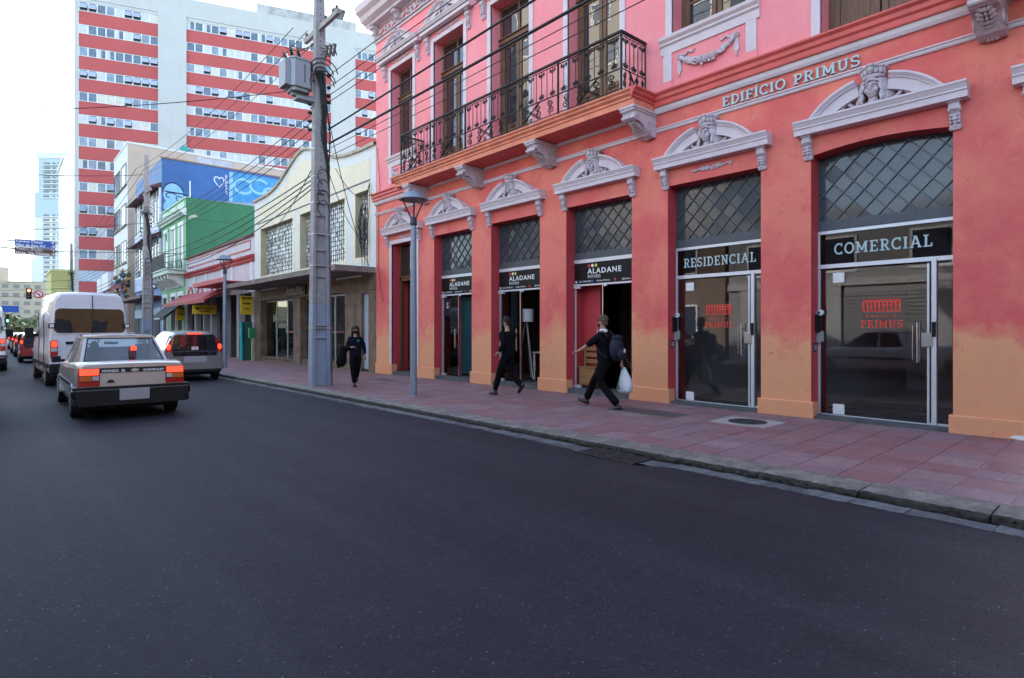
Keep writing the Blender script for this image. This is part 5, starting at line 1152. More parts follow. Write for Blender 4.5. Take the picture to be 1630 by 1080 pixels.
# ================================================================== FARTHER BUILDINGS
yl = thing('yellow_building', 'small yellow building with a shaded side wall beyond the slab', 'building', (9.5,113,-.7)); lab_part('wall', [(6.05,15,110,122,-1,10.1)], mat('yellow_plaster', (.48,.43,.17), .8, var=.12, vs_=.4), yl); lab_part('parapet', [(5.95,15,109.9,110.2,10.1,10.45),(5.95,6.2,110.2,122,10.1,10.45)], mat('yellow_edge', (.55,.50,.26), .8), yl)
lab_part('ledge', [(6.0,15,109.93,109.99,7.6,7.75)], mat('yellow_edge', (.5,.5,.2)), yl)
wb = thing('white_building', 'bright white narrow building between the far tower and the slab', 'building', (14,132,-.8)); lab_part('wall', [(8.7,26,127,139,-1,31.0)], mat('bright_white', (.80,.79,.77), .8, var=.02), wb); lab_part('cornice', [(8.5,26,126.8,139,31.0,31.5)], M_WHITE, wb)
tw_ = thing('tower_block', 'very tall pale blue white tower with dark window slots, far down the street', 'tower', (26,483,2)); tw_.rotation_euler = (0,0,-math.radians(41.4)*1.05)
M_TW, M_TB = mat('tower_white', (.62,.63,.64), .8, var=.04, vs_=.05), mat('tower_pale_blue', (.42,.52,.58), .8, var=.05, vs_=.05)
TL = tw_.location
def tpart(n, q, m): b = MB(); [b.box(*x) for x in q]; return part(n, b, m, tw_, TL)
tpart('wall', [(-10.5,12,0,20,-20,88),], M_TW); tpart('upper_wall', [(-8.5,11,.4,18,88,110)], M_TB); tpart('crown', [(-9.5,12.5,.1,19,110,114)], M_TW); tpart('middle_wall', [(-10,11.5,-.3,0,72,88)], M_TB); tpart('side_wing', [(-13.5,-10.5,1,18,-20,45)], M_TW)
b = MB(); bl2 = MB()
for k in range(33):
    z = 8+k*3.06
    if 73 < z < 84: continue
    for xa, xb in ((-4.5,-.2),(1.6,3.6),(5.0,8.6)): b.box(xa+RND.uniform(0,.5),xb-RND.uniform(0,.6),-.35,-.02,z,z+1.35)
    bl2.box(-5,9.2,-.9,-.02,z-.75,z-.1)
part('windows', b, mat('tower_window', (.16,.19,.23), .5), tw_, TL, kind='stuff'); part('balcony_bands', bl2, M_TW, tw_, TL, kind='stuff')
for (x0, x1, y0, y1, z0, z1, nm, lb) in ((-10,17,330,360,0,22,'cream_block','wide cream office block at the end of the street'),(-10,4,345,360,22,29,None,None)):
    if nm: cb = thing(nm, lb, 'building', ((x0+x1)/2,y0,z0))
    lab_part('wall' if nm else 'roof_room', [(x0-12,x1,y0,y1,z0-2,z1)], mat('far_cream_render', (.42,.36,.29), .85, var=.08, vs_=.1), cb)
b = MB()
for j in range(5):
    for i in range(10): b.box(-20+i*3.6,-17.9+i*3.6,329.9,330.05,4.5+j*3.6,6.1+j*3.6)
part('windows', b, mat('far_window', (.20,.19,.18), .5), cb, kind='stuff')
# trees on the far slope, one mass
def leaf_cloud(b, c, r, n, s_, rr):
    for k in range(n):
        while True:
            p = Vector((rr.uniform(-1,1),rr.uniform(-1,1),rr.uniform(-1,1)))
            if .35 < p.length < 1: break
        p = Vector((c[0]+p.x*r[0],c[1]+p.y*r[1],c[2]+p.z*r[2])); a = Vector((rr.uniform(-1,1),rr.uniform(-1,1),rr.uniform(-1,1))).normalized(); q = a.orthogonal()*s_*rr.uniform(.6,1.3); a2 = a.cross(q).normalized()*s_*rr.uniform(.6,1.3)
        b.add([p-q,p-a2,p+q,p+a2], [(0,1,2,3)], rr.choice((0,0,1,2)))
tb = MB(); rr = random.Random(21)
for k in range(80):
    y = rr.uniform(215,326); x = rr.uniform(-22,26) ; R0 = rr.uniform(2.2,4.5); leaf_cloud(tb, (x,y,terrain_z(x,y)+R0*.9), (R0,R0,R0*.9), 60, .8, rr)
part('distant_trees', tb, [mat('far_leaf_a', (.09,.11,.055), .8), mat('far_leaf_b', (.13,.145,.075), .8), mat('far_leaf_c', (.16,.15,.095), .8)], kind='stuff')
# ================================================================== POLES, LAMPS, CABLES, SIGNS
M_POLE = mat('pole_concrete', (.30,.285,.29), .85, var=.15, vs_=5, bmp=.3, bs=40, dirt=.35)
M_PPAINT = mat('pole_grey_blue_paint', (.25,.29,.36), .6, var=.08, vs_=4, dirt=.15)
M_INS = mat('brown_insulator', (.05,.03,.03), .3); M_CAB = mat('black_cable', (.012,.012,.014), .6, var=0)
M_TRF = mat('transformer_grey', (.27,.28,.31), .5, .2, var=.08, dirt=.1)
def tbox(b, z0, q0, z1, q1, mi=0):
    v = [(q0[0],q0[2],z0),(q0[1],q0[2],z0),(q0[1],q0[3],z0),(q0[0],q0[3],z0),(q1[0],q1[2],z1),(q1[1],q1[2],z1),(q1[1],q1[3],z1),(q1[0],q1[3],z1)]
    b.add(v, [(0,3,2,1),(4,5,6,7),(0,1,5,4),(1,2,6,5),(2,3,7,6),(3,0,4,7)], mi)
def pole_section(z): # half width in x, half depth in y
    u = z/12.5; return (.285-.175*u, .15-.07*u)
up = thing('utility_pole', 'big concrete utility pole with painted base and transformer, at the kerb before the pink building', 'utility pole', (6.97,16.3,pz(6.97,16.3)), 'concrete utility poles along the kerb')
L = up.location
def pole_piece(za, zb_, mi):
    b = MB(); a, d = pole_section(za), pole_section(zb_); f0, f1 = a[0]*.36, d[0]*.36
    tbox(b, za, (-a[0],-a[0]+f0,-a[1],a[1]), zb_, (-d[0],-d[0]+f1,-d[1],d[1]), mi); tbox(b, za, (a[0]-f0,a[0],-a[1],a[1]), zb_, (d[0]-f1,d[0],-d[1],d[1]), mi)
    tbox(b, za, (-a[0]+f0,a[0]-f0,-a[1]*.45,a[1]*.45), zb_, (-d[0]+f1,d[0]-f1,-d[1]*.45,d[1]*.45), mi); return b
part('painted_base', pole_piece(-.1, 2.35, 0), M_PPAINT, up, L, bevel=.008)
part('shaft', pole_piece(2.352, 5.6, 0), M_POLE, up, L, bevel=.008)
b = MB(); a, d = pole_section(5.6), pole_section(12.6); tbox(b, 5.602, (-a[0],a[0],-a[1],a[1]), 12.6, (-d[0],d[0],-d[1],d[1]))
for k in range(34): z = 5.9+k*.19; q = pole_section(z); b.box(-.02,.02,-q[1]-.003,q[1],z-.02,z+.02,1) if z < 12.4 else None
part('upper_shaft', b, [M_POLE, M_DARK], up, L, bevel=.008)
for z in (1.40, 1.75, 3.15, 3.9, 4.9, 5.55): b = MB(); q = pole_section(z); b.box(-q[0]*.64,q[0]*.64,-q[1]*.92,q[1]*.9,z-.035,z+.035); part('rib', b, M_POLE if z > 2.4 else M_PPAINT, up, L, bevel=.006)
for z in (1.66, 3.45, 4.35, 5.25, 6.0, 6.8): b = MB(); q = pole_section(z); b.box(-q[0]-.008,q[0]+.075,-q[1]-.008,q[1]+.008,z-.014,z+.014); part('strap', b, mat('galvanised_strap', (.45,.46,.48), .4, .6), up, L)
b = MB(); b.tube([(.335,-.02,-.05),(.30,-.02,2.4),(.25,-.02,6.3)], .052, 10); b.tube([(.335,-.02,-.05),(.325,-.02,1.0)], .056, 10); part('conduit', b, mat('conduit_grey', (.17,.175,.20), .5, .3), up, L)
b = MB(); b.obox((-.02,.95,10.25),(-.02,-1.35,10.25),.10,.14); b.obox((-.06,.2,9.3),(-.06,1.05,9.15),.08,.10); part('crossarm', b, M_POLE, up, L)
ins = MB(); ins.lathe([(.018,0),(.055,.02),(.03,.045),(.055,.06),(.03,.085),(.05,.10),(.02,.13)], n=10); im = ins.mesh('insulator', M_INS)
for p in ((-.02,-1.2,10.33),(-.02,-.5,10.33),(-.02,.85,10.33)): part('insulator', im, None, up, L+Vector(p))
for k in range(4): part('insulator', im, None, up, L+Vector((.22,-.10,(8.17,8.36,8.60,8.94)[k])), rot=(pi/2,0,0)); part('insulator', im, None, up, L+Vector((-.24,-.05,7.3+.24*k)), rot=(0,-pi/2,0))
b = MB()
for k in range(9):      # bundle of cables clipped down the pole
    y = -.14-.02*RND.random(); x0 = RND.uniform(-.05,.2); pts = [(x0-.1+RND.uniform(-.05,.05),y,9.0),(x0+RND.uniform(-.1,.1),y-.06,8.2),(x0+.05+RND.uniform(-.05,.05),y-.02,7.2),(.20+RND.uniform(-.04,.04),y,6.3),(.22+RND.uniform(-.02,.03),y+.02,5.9)]
    sm = [Vector(pts[0]).lerp(Vector(pts[1]),.0)]; 
    for i in range(len(pts)-1): sm += [Vector(pts[i]).lerp(Vector(pts[i+1]), q/4) for q in range(1,5)]
    b.tube(sm, .022, 5)
for k in range(5):
    r_ = RND.uniform(.2,.42); cx, cz = RND.uniform(-.05,.1), RND.uniform(8.6,9.1); b.tube([(cx+r_*math.cos(t*.45),-.2-.02*k,cz+r_*.8*math.sin(t*.45)) for t in range(9)], .018, 5)
for k in range(4): cz = 6.1-.3*k; b.tube([(.05+.16*math.cos(t*.5),-.17,cz+.22*math.sin(t*.5)-.1) for t in range(10)], .012, 5)
part('cable_bundle', b, M_CAB, up, L)
# second and third pole: same kind, further down
for y_, x_, lb in ((42.3,7.0,'plain concrete utility pole before the green building'),(90,6.9,'far thin utility pole against the yellow building')):
    c = copy_tree(up); place(c, (x_,y_,pz(x_,y_)), 0, lb)
# transformer
tr = thing('pole_transformer', 'grey pole mounted transformer with black bushings on the near utility pole', 'transformer', (6.38,16.35,8.25)); tr.scale = (.80,.80,.80)
L = tr.location; b = MB()
P8 = [(-.40,-.27),(-.27,-.40),(.27,-.40),(.40,-.27),(.40,.27),(.27,.40),(-.27,.40),(-.40,.27)]
b.prism(P8, 'z', .12, 1.05); b.prism([(x*1.06,y*1.06) for x,y in P8], 'z', 1.05, 1.10); b.prism([(x*.8,y*.8) for x,y in P8], 'z', 0, .12); b.prism([(x*.9,y*.9) for x,y in P8], 'z', 1.10, 1.15); part('tank', b, M_TRF, tr, L, bevel=.015)
b = MB()
for k in range(9): b.box(-.56,-.40,-.30+.07*k,-.275+.07*k,.12,1.0)
b.box(-.57,-.555,-.31,.30,.12,1.0); part('cooling_fin', b, M_TRF, tr, L)
b = MB(); b.box(-.25,.72,-.10,-.02,-.12,.0); b.box(-.25,.72,.02,.10,-.12,.0); b.box(-.1,.5,-.2,.2,-.22,-.121); b.box(.40,.75,-.06,.06,.55,.63); part('bracket', b, M_TRF, tr, L)
bs = MB(); bs.lathe([(.05,0)]+[v for k in range(4) for v in ((.085,.03+.07*k),(.05,.06+.07*k))]+[(.03,.32),(.015,.40)], n=10); bmn = bs.mesh('bushing', mat('black_bushing', (.015,.015,.017), .35))
for x, y, rx_ in ((-.25,-.15,.35),(0,-.18,.25),(-.28,.2,-.3)): part('bushing', bmn, None, tr, L+Vector((x,y,1.14)), rot=(rx_,-.45,0))
b = MB(); 
for x, y in ((-.42,-.28),(-.1,-.3),(-.45,.1)): b.tube(sag((x,y,1.55),(.55,.0,1.95),.2,8), .014, 4)
part('lead', b, M_CAB, tr, L)
t_ = text_mb('TRANSFORMADOR', .075, .003); t_.map(lambda a,c,d: (.10-c, -.405-d, .60+a)); part('lettering', t_, M_BLACK, tr, L)
# fuse cutouts on the pole
fc = thing('fuse_cutout', 'black fuse cutouts clustered beside the pole top', 'fuse', (6.98,16.15,9.35)); L = fc.location; b = MB()
for k in range(3): b.tube([(.05+.06*k,-.14-.12*k,.0),(.10+.06*k,-.18-.12*k,.34)], .035, 6); b.tube([(.05+.06*k,-.14-.12*k,.36),(.15+.06*k,-.14-.12*k,.05)], .02, 5); b.tube([(-.0,-.0,.1+.1*k),(.05+.06*k,-.14-.12*k,.2)], .012, 4)
part('cutout', b, M_INS, fc, L)

# ---- overhead cables
def cable(p, q, d, r, label, group):
    b = MB(); o = (0,0,0); b.tube(sag(p, q, d, 22), r, 5)
    c = link('overhead_cable', b.mesh('overhead_cable', M_CAB), None, o); tag(c, label, 'cable', group); return c
g_lv, g_tel, g_pri, g_x, g_far = 'thin power lines past the pink facade', 'thick telecom cables past the pink facade', 'high wires above the street', 'cables crossing over the street', 'cables between the far poles'
for z, wd in ((8.94,'topmost'),(8.60,'second from the top'),(8.36,'third from the top'),(8.17,'lowest')): cable((7.20,16.15,z),(7.4,-12,z+.35),.10,.011,wd+' of the four thin power lines before the pink upper windows',g_lv)
cable((7.18,16.15,7.37),(7.3,-12,8.05),.08,.024,'upper thick black telecom cable from the near pole past the pink building',g_tel)
cable((7.20,16.15,6.97),(7.3,-12,7.2),.08,.030,'lower thick black telecom cable from the near pole past the pink building',g_tel)
for z, wd in ((6.82,'upper'),(6.60,'lower')): cable((7.20,16.15,z),(7.3,-12,z+.1),.12,.009,wd+' very thin cable under the thick telecom cables before the balcony',g_tel)
for x, z in ((6.95,10.5),(6.52,10.45),(7.37,10.5)):
    cable((x,15.2,z),(x,-12,z+.4),.3,.010,'high wire on the %s of the crossarm, leaving the near pole toward the viewer' % {6.95:'middle',6.52:'street side',7.37:'wall side'}[x],g_pri)
    cable((x,17.1,z),(x-.1,42.3,z+1.0),.5,.011,'high wire from the near pole top to the second pole, %s of three' % {6.95:'middle one',6.52:'street side one',7.37:'wall side one'}[x],g_pri); cable((x-.1,42.3,z+1.0),(x-.3,90,z),.8,.014,'high wire from the second to the third utility pole, %s of three' % {6.95:'middle one',6.52:'street side one',7.37:'wall side one'}[x],g_far)
for k in range(4): cable((7.0,16.4,7.3+.24*k),(7.0,42.3,7.2+.3*k),.45,.013,('lowest','second lowest','second highest','highest')[k]+' of four power lines between the near and second utility poles',g_far); cable((7.0,42.3,7.2+.3*k),(6.9,90,7.0+.3*k),.7,.016,('lowest','second lowest','second highest','highest')[k]+' of four power lines between the second and third utility poles',g_far)
for k in range(4): cable((7.0,16.4,6.2-.12*k),(7.0,42.3,6.2-.22*k),.5+.15*k,.018,('uppermost','second','third','lowest')[k]+' sagging telecom cable between the near and second utility poles',g_far); cable((7.0,42.3,6.2-.2*k),(6.9,90,6.0),.7+.2*k,.022,('uppermost','second','third','lowest')[k]+' sagging telecom cable between the second and third utility poles',g_far)
cross = ['from the transformer pole', 'from the top of the second pole', 'from the middle of the second pole', 'from the lower part of the second pole', 'at the top of the far pole', 'at the middle of the far pole', 'low on the far pole', 'from the cream parapet to the second pole']
for p, q, d, r in (((6.95,16.4,8.6),(-6.5,28,8.3),.55,.012),((7.0,42.3,11.2),(-6.5,38,9.2),.5,.016),((7.0,42.3,8.2),(-6.5,50,7.6),.4,.016),((7.0,42.3,6.4),(-6.5,46,7.0),.5,.016),((6.9,90,7.6),(-6.5,84,6.4),.3,.02),((6.9,90,6.6),(-6.5,92,6.2),.3,.02),((6.9,90,5.6),(-6.5,80,5.2),.3,.02),((10.3,37,7.9),(7.0,42.3,9.5),.3,.012)):
    cable(p, q, d, r, 'black cable crossing the street '+cross.pop(0), g_x)
serv = ['from the near pole down to the cream canopy corner', 'from the near pole to the narrow glass block window', 'from the near pole low across the cream wall', 'from the near pole to the pink corner', 'from the near pole along the cream parapet', 'from the second pole to the green balcony', 'from the second pole to the red cornice', 'from the second pole to the red awning']
for p, q, d, r in (((7.20,16.15,7.6),(10.3,19.6,3.9),.5,.012),((7.20,16.15,6.1),(10.32,20.2,5.0),.35,.010),((7.2,16.4,5.7),(10.3,21.6,4.6),.3,.010),((7.42,16.2,6.3),(10.3,19.4,6.6),.45,.010),((7.0,16.5,6.6),(10.3,30,6.5),.3,.016),((7.0,42.3,6.6),(FXW,50,7.4),.2,.014),((7.0,42.3,6.4),(FXW,46,5.9),.3,.014),((7.0,42.3,6.0),(FXW-.1,40,5.4),.5,.014)):
    cable(p, q, d, r, 'slack service cable '+serv.pop(0), 'service cables to the shop walls')
cl = thing('cable_coil', 'tangled loops of black cable hanging on the cream wall by the pink corner', 'cable coil', (10.33,20.1,5.6)); b = MB()
for k in range(7): a = RND.uniform(.25,.5); b.tube([(-.03-.012*k, RND.uniform(-.1,.1)+a*.55*math.cos(t*.45), -.2+(a*1.9)*math.sin(t*.45)+RND.uniform(-.08,.08)) for t in range(15)], .011, 4)
for k in range(3): b.tube([(-.03,-.35+.2*k,-1.9),(-.04,-.3+.25*k,-.6),(-.03,-.45+.3*k,.5),(-.03,-.5,1.4)], .012, 4)
part('loops', b, M_CAB, cl, cl.location)
wd = thing('wall_cable', 'thin black cable hanging down the end of the pink wall', 'cable', (10.36,19.05,7)); b = MB(); b.tube([(0,.1,1.2),(-.01,-.12,-.2),(0,.02,-1.6),(0,.0,-3.2),(0,-.15,-3.9),(0,-.35,-4.4)], .010, 4); part('cable', b, M_CAB, wd, wd.location)

# ---- street lamps with conical shades on forked arms
M_LAMP = mat('lamp_grey_blue', (.22,.26,.32), .45, .3, var=.06); M_LAMPD = mat('lamp_dark_fork', (.045,.05,.06), .5, .3)
lp = thing('street_lamp', 'near grey street lamp with a wide conical shade standing before the pink building', 'street lamp', (7.42,11.95,pz(7.42,11.95)+.002), 'street lamps with conical shades'); L = lp.location
b = MB(); b.lathe([(.085,-.02),(.083,.02),(.080,1.5),(.066,4.03),(.066,4.06)], n=16); b.lathe([(.12,-.01),(.12,.012),(.086,.014)], n=16); part('post', b, M_LAMP, lp, L)
b = MB(); b.lathe([(.07,4.05),(.085,4.08),(.075,4.22),(.05,4.26)], n=14); b.tube([(0,0,4.2),(0,0,4.62)], .013, 6)
for k in range(3): a = k*2*pi/3+.95; b.tube([(.04*math.cos(a),.04*math.sin(a),4.18),(.13*math.cos(a),.13*math.sin(a),4.35),(.24*math.cos(a),.24*math.sin(a),4.55),(.29*math.cos(a),.29*math.sin(a),4.68)], .017, 6)
part('fork', b, M_LAMPD, lp, L)
b = MB(); b.lathe([(.345,4.66),(.35,4.675),(.26,4.73),(.22,4.78),(.20,4.83),(.12,4.855),(.001,4.86),(.001,4.82),(.19,4.80),(.21,4.74),(.335,4.665)], n=28); part('shade', b, M_LAMP, lp, L)
b = MB(); b.lathe([(.20,4.72),(.20,4.76),(.001,4.765)], n=16); part('lens', b, mat('lamp_lens', (.35,.36,.37), .3), lp, L)
for (x, y, lb) in ((7.35,27.0,'street lamp with conical shade before the red awning'),(7.5,43.5,'far street lamp between the second pole and the green house')): place(copy_tree(lp), (x,y,pz(x,y)+.002), .6, lb)

# ---- overhead direction signs, traffic lights
M_SB, M_SBR = mat('sign_blue', (.01,.07,.36), .4, var=.04), mat('sign_brown', (.10,.05,.04), .5, var=.06); M_GALV = mat('galvanised', (.30,.31,.33), .5, .5)
def direction_sign(z0, h, m, label, lines, arrows):
    s_ = thing('direction_sign', label, 'direction sign', (1.99,52,z0+h/2), None); L = s_.location; b = MB(); w_ = 1.09
    pts = arc(w_-.06,h/2-.06,.06,.06,0,90,4)+arc(-w_+.06,h/2-.06,.06,.06,90,180,4)+arc(-w_+.06,-h/2+.06,.06,.06,180,270,4)+arc(w_-.06,-h/2+.06,.06,.06,270,360,4)
    b.prism(pts, 'y', -.02, .02); part('panel', b, m, s_, L)
    b = MB()
    for q in ((-w_+.03,w_-.03,h/2-.05,h/2-.035),(-w_+.03,w_-.03,-h/2+.035,-h/2+.05)): b.quad((q[0],-.024,q[2]),(q[1],-.024,q[2]),(q[1],-.024,q[3]),(q[0],-.024,q[3]))
    part('border', b, M_LETW, s_, L)
    for i, tx in enumerate(lines): t_ = text_mb(tx, .235, .004, align='LEFT', bold=.004, sx=1.05); on_front(t_, -w_+.06, -.026, .035 if i == 0 else -.205); part('lettering', t_, M_LETW, s_, L)
    for i, a in enumerate(arrows):
        b = MB(); cx, cz = w_-.14, (.22 if i == 0 else -.22)*h
        if a == 'u': sp = [[(cx,cz-.09),(cx,cz+.09)],[(cx-.08,cz+.01),(cx,cz+.1),(cx+.08,cz+.01)]]
        else: sp = [[(cx-.1,cz),(cx+.09,cz)],[(cx+.02,cz-.08),(cx+.1,cz),(cx+.02,cz+.08)]]
        for k, pp in enumerate(sp): q = MB(); strip(q, pp, .035, 0, .004); b.add([(x,-.025-d-.002*k,z) for x,z,d in q.v], q.f)
        part('arrow', b, M_LETW, s_, L)
    return s_
direction_sign(7.20, .52, M_SB, 'blue overhead direction sign reading Centro Cívico and Alto da Rua XV', ['Centro Cívico','Alto da Rua XV'], 'ur'); direction_sign(6.67, .52, M_SBR, 'brown overhead direction sign reading Teatro Guaíra and Hosp. De Clínicas', ['Teatro Guaíra','Hosp. De Clínicas'], 'rr')
ma = thing('sign_arm', 'dark sign arm holding the blue and brown direction signs from the left side', 'sign arm', (-4.2,52.1,gz(52)+.1)); L = ma.location; b = MB()
b.tube([(0,0,0),(0,0,8.2)], .10, 10); b.tube([(0,.03,7.75),(7.4,.03,7.85)], .05, 8); b.tube([(0,.03,7.45),(7.4,.03,7.25)], .04, 8); part('arm', b, M_GALV, ma, L)
tl = thing('traffic_light', 'red traffic light hanging over the street beside a no left turn sign', 'traffic light', (3.1,97.8,6.0)); L = tl.location
b = MB(); b.box(-.24,.24,-.15,.15,-.55,.75); part('housing', b, M_BLACK, tl, L, bevel=.04)
for z, m in ((.5, mat('red_signal', (.8,.05,.02), .4, emit=(1,.10,.04), es=5)), (.1, mat('amber_off', (.12,.06,.01), .4)), (-.3, mat('green_off', (.02,.08,.05), .4))): b = MB(); b.lathe([(.15,0),(.15,-.03),(.001,-.05)], (0,-.155,z), 14, axis='y'); part('lens', b, m, tl, L)
b = MB(); b.prism([(-.3,-.6),(.3,-.6),(.3,.8),(-.3,.8)], 'y', .16, .18); part('backboard', b, mat('red_backboard', (.30,.03,.03), .6), tl, L)
nt_ = thing('turn_sign', 'round no left turn sign with a red ring next to the traffic light', 'traffic sign', (4.05,97.8,6.05)); L = nt_.location
b = MB(); b.lathe([(.52,-.02),(.52,.02)], (0,0,0), 24, axis='y'); part('disc', b, M_WHITE, nt_, L); b = MB(); q = MB(); strip(q, arc(0,0,.44,.44,0,360,24), .14, 0, .01); b.add([(x,-.025-d,z) for x,z,d in q.v], q.f); q = MB(); strip(q, [(-.32,.32),(.32,-.32)], .1, 0, .01); b.add([(x,-.037-d,z) for x,z,d in q.v], q.f); part('ring', b, M_LR, nt_, L)
b = MB(); q = MB(); strip(q, [(.15,-.25),(.15,.05),(-.2,.05)], .10, 0, .008); b.add([(x,-.024-d*.1,z) for x,z,d in q.v], q.f); part('arrow', b, M_BLACK, nt_, L)
ta = thing('signal_arm', 'thin arm and post carrying the traffic light', 'signal post', (7.0,98,-.5)); L = ta.location; b = MB(); b.tube([(0,0,0),(0,0,6.6)], .09, 8); b.tube([(0,0,6.5),(-4.2,0,6.7)], .05, 6); part('post', b, M_GALV, ta, L)
sb = thing('street_name_sign', 'small blank blue gantry sign far down the street', 'sign', (1.4,130,4.9)); L = sb.location; lab_part('panel', [(-1.4,1.4,-.03,.03,-.55,.55)], M_SB, sb, loc=L); b = MB(); b.tube([(-6,.1,0),(2,.1,.2)], .07, 6); b.tube([(-6,.1,-5.5),(-6,.1,.3)], .1, 6); part('arm', b, M_GALV, sb, L)
g2 = thing('green_signal', 'small green traffic light far down the street under the blue sign', 'traffic light', (1.5,150,3.6)); L = g2.location; lab_part('housing', [(-.3,.3,-.2,.2,-.8,.8)], M_BLACK, g2, loc=L); b = MB(); b.ball((0,-.22,-.5), (.2,.05,.2), 10, 6); part('lens', b, mat('green_signal_lit', (.05,.6,.35), .4, emit=(.1,1,.55), es=3), g2, L); b = MB(); b.tube([(.1,.2,.6),(6.5,.2,.9)], .06, 6); b.tube([(6.5,.2,-4.6),(6.5,.2,1)], .09, 6); part('arm', b, M_GALV, g2, L)
# ================================================================== VEHICLES (local: x right, y forward from the rear bumper, z up)
def paint(name, col, metal=.5, rough=.32, dirt=.1):
    return mat(name, col, rough, metal, var=.05, vs_=1.2, spec=.5, coat=.7, dirt=dirt)
M_CHAMP = paint('champagne_silver_paint', (.43,.405,.40), .5); M_VAN = paint('white_van_paint', (.62,.64,.70), 0, .35, .12); M_SILV = paint('silver_paint', (.20,.205,.215), .5); M_REDP = paint('red_car_paint', (.33,.02,.025), .2); M_NAVY = paint('dark_purple_paint', (.05,.035,.075), .3)
M_BUMP = mat('black_bumper_plastic', (.009,.0095,.011), .55, var=.15, spec=.25); M_TRIMB = mat('black_rubber_trim', (.01,.01,.011), .6); M_UNDER = mat('underbody', (.008,.008,.008), .9)
M_LIT = mat('brake_light_lit', (.9,.10,.05), .35, emit=(1,.05,.018), es=.36, var=0); M_LRED = mat('tail_red_lens', (.38,.012,.012), .2, var=.05); M_LAMB = mat('tail_amber_lens', (.55,.13,.02), .2, var=.05); M_LCLR = mat('tail_clear_lens', (.45,.42,.42), .2)
M_PLATE = mat('plain_grey_plate', (.30,.30,.33), .5, var=.06); M_RIM = mat('alloy_rim', (.40,.41,.43), .3, .8, var=.05); M_SEAT = mat('dark_seat', (.03,.035,.045), .8, var=.2)
def ring_loft(stations, ringf, cap0=True, cap1=True, mi=0):
    """stations: list of dicts, ringf gives half profile from bottom centre up to top centre"""
    b = MB(); R = []
    for s_ in stations:
        h = ringf(s_); full = [(-x, z) for x, z in h[::-1]] + [(x, z) for x, z in h]
        R.append([(x, s_['y'], z) for x, z in full])
    n = len(R[0]); vs = [p for r in R for p in r]
    fs = [(i*n+j, i*n+(j+1) % n, (i+1)*n+(j+1) % n, (i+1)*n+j) for i in range(len(R)-1) for j in range(n)]
    b.add(vs, fs, mi, True)
    if cap0: b.add(R[0], [tuple(range(n))[::-1]], mi)
    if cap1: b.add(R[-1], [tuple(range(n))], mi)
    return b
def wheel(root, x, y, r, w_, side, rimr=.62):
    WLc = WL[root.name]; b = MB(); prof = [(r*rimr,-w_/2),(r*.93,-w_/2),(r,-w_*.36),(r,w_*.36),(r*.93,w_/2),(r*rimr,w_/2)]
    b.lathe(prof, n=28, axis='x'); t_ = part('wheel', b, M_RUB, root, WLc+Vector((x,y,r)))
    b = MB(); sx = side*w_/2
    b.lathe([(r*rimr,sx-side*.05),(r*rimr,sx+side*.002),(r*rimr*.9,sx+side*.004),(r*rimr*.86,sx-side*.02),(.001,sx-side*.015)], n=24, axis='x'); b.lathe([(r*.17,sx-side*.02),(r*.15,sx+side*.004),(.001,sx+side*.006)], n=12, axis='x')
    for k in range(7): a = k*2*pi/7; b.obox((sx-side*.006,.1*r*math.cos(a),.1*r*math.sin(a)),(sx-side*.004,r*rimr*.9*math.cos(a),r*rimr*.9*math.sin(a)),.05,.018,up=(1,0,0))
    part('rim', b, M_RIM, t_, WLc+Vector((x,y,r)))
def mirror_quad(b, f, m=0):
    for s_ in (-1,1): q = f(s_); b.add(q, [tuple(range(len(q)))], m)
def put(root, name, b, m, **kw): return part(name, b, m, root, WL[root.name], **kw)

